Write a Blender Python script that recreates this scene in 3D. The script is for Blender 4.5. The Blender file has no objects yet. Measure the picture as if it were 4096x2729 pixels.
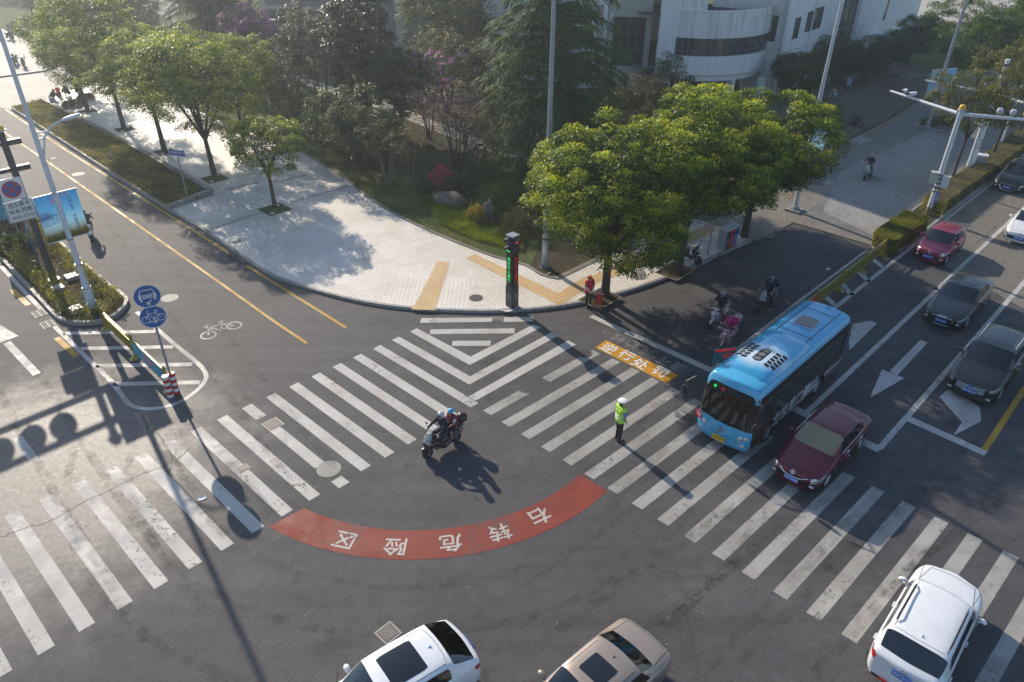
import bpy, bmesh, math, random
import numpy as np
from mathutils import Vector, Matrix
R = math.radians; PI = math.pi
random.seed(7); RNG = np.random.default_rng(7)
sc = bpy.context.scene
COL = sc.collection
# ------------------------------------------------------------------ camera
RD = R(46.3)
HAZE = .0011
CAM_H, CAM_F, PITCH, ROLL = 17.5, 2955.0, R(32.3), R(0.58)
FWD = Vector((0, math.cos(PITCH), -math.sin(PITCH)))
UP0 = Vector((0, math.sin(PITCH), math.cos(PITCH))); RT0 = Vector((1, 0, 0))
RT = RT0*math.cos(ROLL) + UP0*math.sin(ROLL); UPV = -RT0*math.sin(ROLL) + UP0*math.cos(ROLL)
cam = bpy.data.cameras.new('camera'); camo = bpy.data.objects.new('camera', cam); COL.objects.link(camo)
M = Matrix((RT, UPV, -FWD)).transposed().to_4x4(); M.translation = Vector((0, 0, CAM_H))
camo.matrix_world = M
cam.sensor_width = 36; cam.lens = CAM_F/4096*36; cam.clip_start = .1; cam.clip_end = 3000
sc.camera = camo
# ------------------------------------------------------------------ light
SUN_AZ, SUN_EL = R(125.5), R(27.5)
w = bpy.data.worlds.new('World'); sc.world = w; w.use_nodes = True
nt = w.node_tree; bg = nt.nodes['Background']; sky = nt.nodes.new('ShaderNodeTexSky')
sky.sky_type = 'NISHITA'; sky.sun_disc = False; sky.sun_elevation = SUN_EL; sky.sun_rotation = PI/2 - SUN_AZ
sky.air_density = 1.2; sky.dust_density = 0.6; sky.ozone_density = 3.0
nt.links.new(sky.outputs[0], bg.inputs[0]); bg.inputs[1].default_value = 0.135
sl = bpy.data.lights.new('sun', 'SUN'); sl.energy = 4.9; sl.angle = R(.55); sl.color = (1, .875, .715)
so = bpy.data.objects.new('sun', sl); COL.objects.link(so)
sd = Vector((math.cos(SUN_AZ)*math.cos(SUN_EL), math.sin(SUN_AZ)*math.cos(SUN_EL), math.sin(SUN_EL)))
so.rotation_euler = sd.to_track_quat('Z', 'Y').to_euler(); so.location = (0, 0, 60)
sc.view_settings.view_transform = 'Standard'; sc.view_settings.look = 'None'
sc.view_settings.exposure = 0.32; sc.view_settings.gamma = 1
sc.render.engine = 'CYCLES'
sc.cycles.max_bounces = 6; sc.cycles.transparent_max_bounces = 8; sc.cycles.volume_bounces = 1
sc.cycles.use_denoising = True
try: sc.cycles.volume_step_rate = 4
except Exception: pass
# ------------------------------------------------------------------ helpers
def g(px, py, z=0.0):
    """ground point (at height z) seen at a pixel of the 4096 x 2729 survey picture"""
    d = FWD*CAM_F + RT*(px-2048) - UPV*(py-1364.5)
    t = (CAM_H - z)/(-d.z)
    return Vector((d.x*t, d.y*t, z))
LD = R(136.3)   # headings of the two roads
RV = Vector((math.cos(RD), math.sin(RD), 0)); LV = Vector((math.cos(LD), math.sin(LD), 0))
def zat(base, py):
    lo, hi = -3, 17.3
    for _ in range(40):
        m = (lo+hi)/2; q = Vector((base.x, base.y, m-CAM_H)); y = 1364.5 - CAM_F*q.dot(UPV)/q.dot(FWD)
        if y > py: lo = m
        else: hi = m
    return (lo+hi)/2
MATS = {}
def nodes(m):
    m.use_nodes = True; n = m.node_tree
    return n, n.nodes['Principled BSDF'], n.links
def noise(n, scale, detail=4, rough=.6, coord='Object', dist=0):
    tc = n.nodes.new('ShaderNodeTexCoord'); t = n.nodes.new('ShaderNodeTexNoise')
    t.inputs['Scale'].default_value = scale; t.inputs['Detail'].default_value = detail
    t.inputs['Roughness'].default_value = rough; t.inputs['Distortion'].default_value = dist
    n.links.new(tc.outputs[coord], t.inputs['Vector']); return t
def ramp(n, src, stops):
    r = n.nodes.new('ShaderNodeValToRGB'); e = r.color_ramp.elements
    while len(e) < len(stops): e.new(.5)
    for i, (p, c) in enumerate(stops):
        e[i].position = p; e[i].color = (c, c, c, 1) if not isinstance(c, (tuple, list)) else (*c[:3], 1)
    n.links.new(src, r.inputs[0]); return r
def mixc(n, fac, a, b, mode='MIX'):
    m = n.nodes.new('ShaderNodeMix'); m.data_type = 'RGBA'; m.blend_type = mode
    for k, v in ((0, fac), (6, a), (7, b)):
        if isinstance(v, (int, float)): m.inputs[k].default_value = v
        elif isinstance(v, (tuple, list)): m.inputs[k].default_value = (*v[:3], 1)
        else: n.links.new(v, m.inputs[k])
    return m.outputs[2]
def bump(n, b, src, strength, dist=.01):
    bp = n.nodes.new('ShaderNodeBump'); bp.inputs['Strength'].default_value = strength; bp.inputs['Distance'].default_value = dist
    n.links.new(src, bp.inputs['Height']); n.links.new(bp.outputs[0], b.inputs['Normal'])
def mat(name, col, rough=.6, metal=0, spec=.5, var=.12, vs=6, coat=0, emit=0, bmp=0, bs=40):
    if name in MATS: return MATS[name]
    m = bpy.data.materials.new(name); n, b, l = nodes(m)
    b.inputs['Roughness'].default_value = rough; b.inputs['Metallic'].default_value = metal
    b.inputs['Specular IOR Level'].default_value = spec
    if coat: b.inputs['Coat Weight'].default_value = coat; b.inputs['Coat Roughness'].default_value = .06
    t = noise(n, vs, 5)
    r = ramp(n, t.outputs[0], [(.3, tuple(c*(1-var) for c in col)), (.7, tuple(min(1, c*(1+var)) for c in col))])
    l.new(r.outputs[0], b.inputs['Base Color'])
    if emit:
        b.inputs['Emission Color'].default_value = (*col, 1); b.inputs['Emission Strength'].default_value = emit
    if bmp:
        t2 = noise(n, bs, 6, .7); bump(n, b, t2.outputs[0], bmp)
    MATS[name] = m; return m
def mk_asphalt(name, base, tint, grain=.5, gloss=True):
    m = bpy.data.materials.new(name); n, b, l = nodes(m)
    big = noise(n, .22, 5, .6, dist=.6); fine = noise(n, 26, 3, .8); mid = noise(n, 2.2, 6, .7)
    c1 = ramp(n, big.outputs[0], [(.3, tuple(c*.80 for c in base)), (.62, base), (.8, tint)])
    f = ramp(n, fine.outputs[0], [(.30, .30), (.5, 1.0), (.70, 2.1)])
    c2 = mixc(n, grain, c1.outputs[0], f.outputs[0], 'MULTIPLY')
    md = ramp(n, mid.outputs[0], [(.3, .82), (.7, 1.18)])
    c3 = mixc(n, 1.0, c2, md.outputs[0], 'MULTIPLY')
    mps = n.nodes.new('ShaderNodeMapping'); mps.inputs['Rotation'].default_value = (0, 0, -RD); mps.inputs['Scale'].default_value = (.07, 1.0, 1); tcs = n.nodes.new('ShaderNodeTexCoord'); nss = n.nodes.new('ShaderNodeTexNoise'); nss.inputs['Scale'].default_value = 1.1; nss.inputs['Detail'].default_value = 5
    l.new(tcs.outputs['Object'], mps.inputs[0]); l.new(mps.outputs[0], nss.inputs['Vector']); c3 = mixc(n, .8, c3, ramp(n, nss.outputs[0], [(.35, .82), (.5, 1), (.66, 1.16)]).outputs[0], 'MULTIPLY')
    st_ = noise(n, .75, 4, .5, dist=.3); c3 = mixc(n, .8, c3, ramp(n, st_.outputs[0], [(.26, .55), (.36, 1)]).outputs[0], 'MULTIPLY')
    # cracks
    v = n.nodes.new('ShaderNodeTexVoronoi'); v.feature = 'DISTANCE_TO_EDGE'; v.inputs['Scale'].default_value = .06
    tc = n.nodes.new('ShaderNodeTexCoord'); wz = noise(n, 1.2, 5, .7)
    mx = n.nodes.new('ShaderNodeMix'); mx.data_type = 'VECTOR'; mx.inputs[0].default_value = .22
    l.new(tc.outputs['Object'], mx.inputs[4]); l.new(wz.outputs[1], mx.inputs[5]); l.new(mx.outputs[1], v.inputs['Vector'])
    ck = ramp(n, v.outputs[0], [(0, .5), (.0011, 1)])
    c4 = mixc(n, .28, c3, ck.outputs[0], 'MULTIPLY')
    l.new(c4, b.inputs['Base Color'])
    if gloss:
        gp = noise(n, 6.5, 9, .85); tg = n.nodes.new('ShaderNodeTexCoord'); vd = n.nodes.new('ShaderNodeVectorMath'); vd.operation = 'DISTANCE'
        pc = g(100, 1950); vd.inputs[1].default_value = (pc.x, pc.y, 0); l.new(tg.outputs['Object'], vd.inputs[0])
        wob = noise(n, .8, 7, .75); ma = n.nodes.new('ShaderNodeMath'); ma.operation = 'MULTIPLY_ADD'; ma.inputs[1].default_value = 7.0; l.new(wob.outputs[0], ma.inputs[0]); l.new(vd.outputs['Value'], ma.inputs[2])
        pol = ramp(n, ma.outputs[0], [(0, 1), (1, 0)]); mr = n.nodes.new('ShaderNodeMapRange'); mr.inputs[1].default_value = 7.5; mr.inputs[2].default_value = 12.0; mr.inputs[3].default_value = 1; mr.inputs[4].default_value = 0; l.new(ma.outputs[0], mr.inputs[0])
        rr = ramp(n, gp.outputs[0], [(.34, .47), (.5, .53), (.66, .61)])      # worn, polished old asphalt in one corner of the junction
        l.new(mixc(n, mr.outputs[0], (.74, .74, .74), rr.outputs[0]), b.inputs['Roughness'])
        sp = n.nodes.new('ShaderNodeMapRange'); sp.inputs[3].default_value = .28; sp.inputs[4].default_value = .5; l.new(mr.outputs[0], sp.inputs[0]); l.new(sp.outputs[0], b.inputs['Specular IOR Level'])
    else: b.inputs['Roughness'].default_value = .8
    bump(n, b, fine.outputs[0], .5, .012)
    MATS[name] = m; return m
mk_asphalt('asphalt', (.080, .077, .079), (.108, .102, .097), .75)
mk_asphalt('asphalt_patch', (.068, .067, .070), (.085, .08, .078), .75, False)
def mk_paint(name, col, wear=.55, thr=.60):
    m = bpy.data.materials.new(name); n, b, l = nodes(m)
    t = noise(n, 7, 9, .78); t2 = noise(n, .7, 4, .6)
    a = ramp(n, t.outputs[0], [(.22, tuple(c*.55 for c in col)), (.36, tuple(c*.86 for c in col)), (.7, col)])
    d = ramp(n, t2.outputs[0], [(.3, (wear, wear*.97, wear*.93)), (.65, 1.0)])
    wr_ = noise(n, 5.5, 12, .85); pz = noise(n, .5, 4, .6); am = n.nodes.new('ShaderNodeMath'); am.operation = 'MULTIPLY_ADD'; am.inputs[1].default_value = .45; l.new(pz.outputs[0], am.inputs[0]); l.new(wr_.outputs[0], am.inputs[2])
    wf = ramp(n, am.outputs[0], [(thr, 1.0), (thr+.05, 0.0)])
    l.new(mixc(n, wf.outputs[0], mixc(n, 1, a.outputs[0], d.outputs[0], 'MULTIPLY'), (.085, .082, .082)), b.inputs['Base Color'])
    rr = ramp(n, noise(n, .9, 7, .7).outputs[0], [(.4, .5), (.62, .75)]); l.new(rr.outputs[0], b.inputs['Roughness']); b.inputs['Specular IOR Level'].default_value = .25
    bump(n, b, t.outputs[0], .25, .01)
    MATS[name] = m; return m
m_ = bpy.data.materials.new('tyre_rubber_mark'); n_, b_, l_ = nodes(m_); b_.inputs['Base Color'].default_value = (.035, .034, .035, 1); b_.inputs['Roughness'].default_value = .75
t_ = noise(n_, 1.6, 8, .75, dist=.4); r_ = ramp(n_, t_.outputs[0], [(.44, 0.0), (.70, .34)]); tr_ = n_.nodes.new('ShaderNodeBsdfTransparent'); x_ = n_.nodes.new('ShaderNodeMixShader')
l_.new(r_.outputs[0], x_.inputs[0]); l_.new(tr_.outputs[0], x_.inputs[1]); l_.new(b_.outputs[0], x_.inputs[2]); l_.new(x_.outputs[0], n_.nodes['Material Output'].inputs[0]); MATS['tyre_rubber_mark'] = m_
mk_paint('paint_white', (.56, .54, .51), .8); mk_paint('paint_yellow', (.56, .32, .035), .8)
mk_paint('paint_red', (.27, .055, .036), .80); mk_paint('paint_orange', (.62, .30, .02), .85)
mk_paint('paint_worn', (.42, .405, .375), .66, .60); mk_paint('paint_faded', (.27, .265, .26), .6, .66); mk_paint('paint_old', (.30, .29, .27), .6, .66)
def mk_tiles(name, col, col2, joint, size, jw, ang, rough=.6, dirt=.8, bw=1.0):
    m = bpy.data.materials.new(name); n, b, l = nodes(m)
    tc = n.nodes.new('ShaderNodeTexCoord'); mp = n.nodes.new('ShaderNodeMapping'); mp.inputs['Rotation'].default_value = (0, 0, -ang)
    br = n.nodes.new('ShaderNodeTexBrick'); br.offset = 0 if bw == 1 else .5
    br.inputs['Scale'].default_value = 1/size; br.inputs['Mortar Size'].default_value = jw
    br.inputs['Brick Width'].default_value = bw; br.inputs['Row Height'].default_value = 1.0 if bw == 1 else .5
    br.inputs['Mortar Smooth'].default_value = .1
    br.inputs['Color1'].default_value = (*col, 1); br.inputs['Color2'].default_value = (*col2, 1); br.inputs['Mortar'].default_value = (*joint, 1)
    l.new(tc.outputs['Object'], mp.inputs[0]); l.new(mp.outputs[0], br.inputs[0])
    d = ramp(n, noise(n, .45, 8, .7, dist=.5).outputs[0], [(.3, (dirt, dirt*.95, dirt*.87)), (.6, 1.0)])
    l.new(mixc(n, 1, br.outputs[0], d.outputs[0], 'MULTIPLY'), b.inputs['Base Color'])
    b.inputs['Roughness'].default_value = rough
    bp = n.nodes.new('ShaderNodeBump'); bp.invert = True; bp.inputs['Strength'].default_value = .5; bp.inputs['Distance'].default_value = .006
    l.new(br.outputs[1], bp.inputs['Height']); l.new(bp.outputs[0], b.inputs['Normal'])
    MATS[name] = m; return m
mk_tiles('plaza_tiles', (.80, .74, .66), (.73, .68, .61), (.38, .35, .315), .21, .06, R(46.3), .5)
mk_tiles('tactile', (.66, .45, .22), (.60, .41, .20), (.30, .20, .11), .22, .05, R(46.3), .6)
mk_tiles('tactile_old', (.21, .165, .10), (.18, .14, .085), (.09, .075, .05), .3, .05, R(46.3), .8)
mk_tiles('light_tiles', (.80, .75, .68), (.76, .71, .65), (.42, .39, .35), .21, .05, R(0), .55)
mk_tiles('grey_pavers', (.19, .185, .18), (.16, .155, .15), (.09, .088, .085), .5, .03, R(46.3), .75, .65)
mk_tiles('brown_pavers', (.24, .21, .175), (.21, .185, .155), (.10, .09, .075), .42, .03, R(46.3), .7, .7, 2)
mk_tiles('apron_pavers', (.50, .47, .43), (.44, .42, .38), (.24, .22, .20), .35, .03, R(46.3), .75, .75, 2)
mk_tiles('granite', (.34, .33, .32), (.30, .29, .285), (.12, .12, .12), .9, .012, R(46.3), .6, .7, 1.2)
def mk_ground(name, a, bb, c, s1=.35, s2=9):
    m = bpy.data.materials.new(name); n, b, l = nodes(m)
    t1 = noise(n, s1, 7, .68, dist=.6); t2 = noise(n, s2, 6, .8)
    r1 = ramp(n, t1.outputs[0], [(.32, a), (.52, bb), (.7, c)])
    r2 = ramp(n, t2.outputs[0], [(.3, .55), (.7, 1.4)])
    l.new(mixc(n, .85, r1.outputs[0], r2.outputs[0], 'MULTIPLY'), b.inputs['Base Color'])
    b.inputs['Roughness'].default_value = .95; b.inputs['Specular IOR Level'].default_value = .15
    bump(n, b, t2.outputs[0], .9, .05)
    MATS[name] = m; return m
mk_ground('lawn_mat', (.045, .075, .020), (.085, .11, .032), (.14, .12, .055))
mk_ground('soil', (.12, .105, .08), (.17, .145, .11), (.11, .11, .075), .5)
mk_ground('far_ground', (.10, .09, .07), (.13, .12, .10), (.08, .09, .06), .08)
mk_ground('leaf_litter', (.07, .05, .03), (.05, .045, .025), (.12, .085, .05), 1.2, 14)
mk_ground('lane_concrete', (.15, .14, .12), (.19, .175, .15), (.22, .20, .17), .3, 5)
mk_ground('concrete_slab', (.24, .235, .23), (.28, .27, .26), (.33, .32, .30), .3, 5)
def mk_leaf(name, cols, trans=.42, rough=.42):
    """leaf colour runs along the per-leaf attribute 'tone'"""
    m = bpy.data.materials.new(name); n, b, l = nodes(m)
    at = n.nodes.new('ShaderNodeAttribute'); at.attribute_name = 'tone'
    r = ramp(n, at.outputs['Fac'], [(i/(len(cols)-1), c) for i, c in enumerate(cols)])
    l.new(r.outputs[0], b.inputs['Base Color']); b.inputs['Roughness'].default_value = rough
    b.inputs['Specular IOR Level'].default_value = .2
    tr = n.nodes.new('ShaderNodeBsdfTranslucent')
    hs = n.nodes.new('ShaderNodeHueSaturation'); hs.inputs['Saturation'].default_value = 1.15; hs.inputs['Value'].default_value = 1.9
    hs.inputs['Hue'].default_value = .485
    l.new(r.outputs[0], hs.inputs['Color']); l.new(hs.outputs[0], tr.inputs[0])
    mx = n.nodes.new('ShaderNodeMixShader'); mx.inputs[0].default_value = trans
    l.new(b.outputs[0], mx.inputs[1]); l.new(tr.outputs[0], mx.inputs[2])
    l.new(mx.outputs[0], n.nodes['Material Output'].inputs[0])
    MATS[name] = m; return m
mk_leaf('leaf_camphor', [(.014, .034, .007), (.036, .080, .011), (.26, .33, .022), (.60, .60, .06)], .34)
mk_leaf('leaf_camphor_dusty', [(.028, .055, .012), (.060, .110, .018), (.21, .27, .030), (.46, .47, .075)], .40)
mk_leaf('leaf_dark', [(.018, .040, .011), (.034, .066, .015), (.060, .098, .022), (.13, .15, .03)], .32)
mk_leaf('leaf_magnolia', [(.016, .036, .011), (.030, .056, .015), (.05, .07, .02), (.22, .18, .04)], .2, .42)
mk_leaf('leaf_green', [(.035, .07, .014), (.065, .115, .02), (.11, .16, .03), (.20, .22, .05)])
mk_leaf('leaf_olive', [(.045, .05, .02), (.075, .075, .03), (.12, .10, .04), (.17, .12, .05)])
mk_leaf('leaf_plum', [(.035, .018, .020), (.055, .028, .030), (.09, .045, .045), (.14, .08, .06)], .3)
mk_leaf('leaf_myrtle', [(.03, .045, .02), (.10, .05, .085), (.20, .08, .17), (.33, .15, .29)], .4)
mk_leaf('leaf_myrtle_tips', [(.028, .045, .02), (.04, .06, .022), (.055, .075, .026), (.36, .13, .34)], .4)
mk_leaf('leaf_cedar', [(.014, .036, .012), (.034, .072, .020), (.075, .125, .036), (.14, .20, .06)], .3, .6)
mk_leaf('leaf_hedge', [(.04, .055, .012), (.11, .125, .02), (.23, .22, .035), (.38, .32, .06)], .4, .5)
mk_leaf('leaf_sapindus', [(.05, .065, .02), (.09, .10, .03), (.15, .14, .04), (.20, .09, .04)], .45)
mk_leaf('leaf_yellow', [(.12, .12, .02), (.20, .18, .03), (.28, .24, .03), (.3, .26, .05)])
mk_leaf('leaf_grass', [(.05, .08, .012), (.10, .15, .022), (.17, .23, .03), (.26, .25, .05)])
mat('bark', (.055, .042, .032), .9, var=.4, vs=14, bmp=.6); mat('bark_pale', (.17, .145, .12), .9, var=.25, vs=10)
mat('white_wall', (.76, .77, .78), .8, var=.05, vs=.6); mat('white_wall_dirty', (.66, .67, .67), .85, var=.18, vs=1.4)
def mk_streak(name, col, amt):
    m = bpy.data.materials.new(name); n, b, l = nodes(m); tc = n.nodes.new('ShaderNodeTexCoord'); mp = n.nodes.new('ShaderNodeMapping'); mp.inputs['Scale'].default_value = (3.2, 3.2, .16)
    t = n.nodes.new('ShaderNodeTexNoise'); t.inputs['Scale'].default_value = 1; t.inputs['Detail'].default_value = 6; l.new(tc.outputs['Object'], mp.inputs[0]); l.new(mp.outputs[0], t.inputs['Vector'])
    big = noise(n, .5, 5, .6); r1 = ramp(n, t.outputs[0], [(.34, 1-amt), (.58, 1)]); r2 = ramp(n, big.outputs[0], [(.3, .9), (.7, 1)])
    l.new(mixc(n, 1, mixc(n, 1, r1.outputs[0], r2.outputs[0], 'MULTIPLY'), col, 'MULTIPLY'), b.inputs['Base Color']); b.inputs['Roughness'].default_value = .85; MATS[name] = m
mk_streak('white_wall', (.80, .81, .82), .14); mk_streak('white_wall_dirty', (.76, .77, .77), .32)
mat('cream_wall', (.42, .40, .34), .8, var=.06, vs=.8); mat('pink_wall', (.40, .34, .31), .8); mat('grey_wall', (.20, .195, .19), .85, vs=1)
mat('dark_roof', (.075, .05, .048), .85, var=.3, vs=3); mat('window_frame', (.10, .11, .11), .5); mat('curtain', (.22, .24, .25), .9, var=.2, vs=4)
mat('metal_grey', (.30, .33, .37), .45, .3); mat('metal_pale', (.48, .52, .58), .4, .2); mat('metal_white', (.62, .64, .68), .4)
mat('dark_metal', (.045, .052, .065), .45, .2, var=.2); mat('chrome', (.75, .75, .76), .12, 1, var=.02); mat('black_plastic', (.012, .012, .013), .45, var=.2)
mat('rubber', (.016, .016, .017), .8, var=.3, vs=20); mat('fence_yellow', (.27, .225, .03), .4, .2, var=.15, vs=9); mat('iron', (.085, .08, .075), .6, .3, var=.3, vs=25, bmp=.5)
mat('iron_pale', (.26, .25, .23), .6, .1, var=.25, vs=25, bmp=.5); mat('sign_blue', (.008, .10, .34), .35); mat('sign_white', (.72, .73, .74), .4, var=.03)
mat('sign_red', (.50, .015, .02), .4); mat('sign_cyan', (.05, .34, .46), .45); mat('skin', (.36, .20, .135), .6, var=.05); mat('hair', (.012, .01, .009), .6)
mat('seat_fabric', (.06, .06, .062), .9); mat('interior', (.07, .07, .072), .8); mat('seat_tan', (.34, .26, .17), .85); mat('rock', (.15, .125, .10), .9, var=.4, vs=3, bmp=.8, bs=8)
mat('lamp_green', (.03, .8, .15), .4, emit=1.1); mat('lamp_red', (.8, .02, .03), .4, emit=1.1); mat('led_red', (.55, .01, .02), .4, emit=.55); mat('lamp_off', (.03, .035, .03), .3)
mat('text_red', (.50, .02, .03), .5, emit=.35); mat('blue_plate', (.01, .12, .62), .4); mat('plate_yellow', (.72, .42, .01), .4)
mat('taillight', (.42, .006, .012), .12, coat=1); mat('indicator', (.6, .2, .03), .3)
def mk_glass(name, tint, refl=.06):
    m = bpy.data.materials.new(name); n, b, l = nodes(m)
    tr = n.nodes.new('ShaderNodeBsdfTransparent'); tr.inputs[0].default_value = (*tint, 1)
    gl = n.nodes.new('ShaderNodeBsdfGlossy'); gl.inputs['Roughness'].default_value = .03; gl.inputs[0].default_value = (.95, .97, 1, 1)
    fr = n.nodes.new('ShaderNodeFresnel'); fr.inputs[0].default_value = 1.55
    mx = n.nodes.new('ShaderNodeMixShader'); ad = n.nodes.new('ShaderNodeMath'); ad.operation = 'ADD'; ad.inputs[1].default_value = refl
    l.new(fr.outputs[0], ad.inputs[0]); l.new(ad.outputs[0], mx.inputs[0]); l.new(tr.outputs[0], mx.inputs[1]); l.new(gl.outputs[0], mx.inputs[2])
    l.new(mx.outputs[0], n.nodes['Material Output'].inputs[0]); MATS[name] = m; return m
mk_glass('glass', (.46, .56, .54), .05); mk_glass('glass_dark', (.16, .18, .19), .05); mk_glass('glass_tan_reflection', (.60, .52, .36), .08)
_m = MATS['glass_tan_reflection']; _n = _m.node_tree; _o = _n.nodes['Material Output']; _s = _o.inputs[0].links[0].from_socket; _d = _n.nodes.new('ShaderNodeBsdfDiffuse'); _d.inputs[0].default_value = (.42, .35, .20, 1)  # tan diffuse layer painted in to stand for a reflection on the windscreen
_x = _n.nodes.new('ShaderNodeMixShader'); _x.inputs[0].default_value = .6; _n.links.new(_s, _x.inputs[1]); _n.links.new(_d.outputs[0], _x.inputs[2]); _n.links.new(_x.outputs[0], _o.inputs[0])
mk_glass('glass_bus', (.62, .68, .68), .03)
mat('window_glass', (.035, .045, .05), .06, spec=.9, var=.4, vs=.7); mat('sunroof', (.010, .012, .017), .08, spec=.6, coat=.3); mat('headlamp', (.55, .60, .64), .12, .5, coat=1, var=.3, vs=25)
def paint(name, col, metal=.45, rough=.38):
    if name in MATS: return MATS[name]
    m = bpy.data.materials.new(name); n, b, l = nodes(m)
    b.inputs['Metallic'].default_value = metal; b.inputs['Roughness'].default_value = rough
    b.inputs['Coat Weight'].default_value = .8; b.inputs['Coat Roughness'].default_value = .05
    t = noise(n, 1.3, 5, .6); r = ramp(n, t.outputs[0], [(.3, tuple(c*.93 for c in col)), (.7, tuple(c*1.05 for c in col))])
    ge = n.nodes.new('ShaderNodeNewGeometry')
    l.new(mixc(n, ge.outputs['Backfacing'], r.outputs[0], (.10, .095, .09)), b.inputs['Base Color'])
    MATS[name] = m; return m
# mesh helpers ------------------------------------------------------
class MB:
    def __init__(s): s.v = []; s.f = []; s.m = []
    def add(s, vs, fs, mi=0, T=None):
        o = len(s.v)
        s.v += [tuple(T @ Vector(p)) if T is not None else tuple(p) for p in vs]
        s.f += [tuple(i+o for i in f) for f in fs]; s.m += [mi]*len(fs); return s
    def box(s, c, d, rz=0, mi=0, T=None, ry=0):
        x, y, z = d[0]/2, d[1]/2, d[2]/2
        vs = [(-x,-y,-z),(x,-y,-z),(x,y,-z),(-x,y,-z),(-x,-y,z),(x,-y,z),(x,y,z),(-x,y,z)]
        M_ = Matrix.Translation(c) @ Matrix.Rotation(rz, 4, 'Z') @ Matrix.Rotation(ry, 4, 'Y')
        if T is not None: M_ = T @ M_
        return s.add(vs, [(0,3,2,1),(4,5,6,7),(0,1,5,4),(1,2,6,5),(2,3,7,6),(3,0,4,7)], mi, M_)
    def tube(s, a, b, r0, r1=None, n=12, mi=0, T=None, cap=True):
        r1 = r0 if r1 is None else r1; a = Vector(a); b = Vector(b); d = b-a
        if d.length < 1e-6: return s
        q = d.to_track_quat('Z', 'Y').to_matrix(); vs = []
        for k in range(n):
            t = 2*PI*k/n; u = q @ Vector((math.cos(t), math.sin(t), 0)); vs += [a+u*r0, b+u*r1]
        fs = [(2*k, 2*((k+1)%n), 2*((k+1)%n)+1, 2*k+1) for k in range(n)]
        if cap: fs += [tuple(2*k for k in range(n))[::-1], tuple(2*k+1 for k in range(n))]
        return s.add(vs, fs, mi, T)
    def path(s, pts, r, n=8, mi=0, T=None):
        pts = [Vector(p) for p in pts]; rr = r if isinstance(r, (list, tuple)) else [r]*len(pts); vs = []; N = len(pts)
        for i, p in enumerate(pts):
            d = (pts[min(i+1, N-1)]-pts[max(i-1, 0)]).normalized(); q = d.to_track_quat('Z', 'Y').to_matrix()
            vs += [p + q @ Vector((math.cos(2*PI*k/n), math.sin(2*PI*k/n), 0))*rr[i] for k in range(n)]
        fs = [(i*n+k, i*n+(k+1)%n, (i+1)*n+(k+1)%n, (i+1)*n+k) for i in range(N-1) for k in range(n)]
        fs += [tuple(range(n))[::-1], tuple(range((N-1)*n, N*n))]
        return s.add(vs, fs, mi, T)
    def lathe(s, prof, n=24, c=(0, 0, 0), mi=0, T=None, axis='Z'):
        vs = []; c = Vector(c)
        for r_, z_ in prof:
            for k in range(n):
                t = 2*PI*k/n; p = (r_*math.cos(t), r_*math.sin(t), z_)
                if axis == 'Y': p = (p[0], p[2], p[1])
                if axis == 'X': p = (p[2], p[0], p[1])
                vs.append(c+Vector(p))
        fs = [(i*n+k, i*n+(k+1)%n, (i+1)*n+(k+1)%n, (i+1)*n+k) for i in range(len(prof)-1) for k in range(n)]
        return s.add(vs, fs, mi, T)
    def ball(s, c, r, seg=12, mi=0, T=None, rx=None):
        r = (r, r, r) if not isinstance(r, (tuple, list)) else r; vs = []; fs = []; m_ = seg//2
        for i in range(m_+1):
            ph = PI*i/m_
            for k in range(seg):
                t = 2*PI*k/seg; vs.append((r[0]*math.sin(ph)*math.cos(t), r[1]*math.sin(ph)*math.sin(t), r[2]*math.cos(ph)))
        for i in range(m_):
            for k in range(seg): fs.append((i*seg+k, (i+1)*seg+k, (i+1)*seg+(k+1)%seg, i*seg+(k+1)%seg))
        M_ = Matrix.Translation(c) @ (rx if rx is not None else Matrix.Identity(4))
        return s.add(vs, fs, mi, (T @ M_) if T is not None else M_)
    def prism(s, pts, z0, z1, mi=0, T=None):
        n = len(pts); vs = [(p[0], p[1], z0) for p in pts]+[(p[0], p[1], z1) for p in pts]
        fs = [tuple(range(n))[::-1], tuple(range(n, 2*n))]+[(k, (k+1)%n, n+(k+1)%n, n+k) for k in range(n)]
        return s.add(vs, fs, mi, T)
    def mesh(s, name, mats, smooth=False, clean=False):
        me = bpy.data.meshes.new(name); me.from_pydata([tuple(p) for p in s.v], [], s.f)
        for m_ in (mats if isinstance(mats, (list, tuple)) else [mats]): me.materials.append(MATS[m_] if isinstance(m_, str) else m_)
        if any(s.m): me.polygons.foreach_set('material_index', s.m)
        bm = bmesh.new(); bm.from_mesh(me)
        bmesh.ops.remove_doubles(bm, verts=bm.verts, dist=1e-5)
        bmesh.ops.recalc_face_normals(bm, faces=bm.faces)
        bm.to_mesh(me); bm.free()
        if smooth:
            me.polygons.foreach_set('use_smooth', [True]*len(me.polygons))
            me.set_sharp_from_angle(angle=R(smooth if smooth > 1 else 38))
        me.update(); return me
    def obj(s, name, mats, parent=None, smooth=False, bevel=0, **k):
        return link(name, s.mesh(name, mats, smooth), parent, bevel, **k)
def link(name, me, parent=None, bevel=0, **k):
    o = bpy.data.objects.new(name, me); COL.objects.link(o)
    if parent is not None: o.parent = parent
    if bevel:
        b = o.modifiers.new('bevel', 'BEVEL'); b.width = bevel; b.segments = 2; b.limit_method = 'ANGLE'; b.angle_limit = R(35)
    for a, v in k.items(): o[a] = v
    return o
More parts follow.
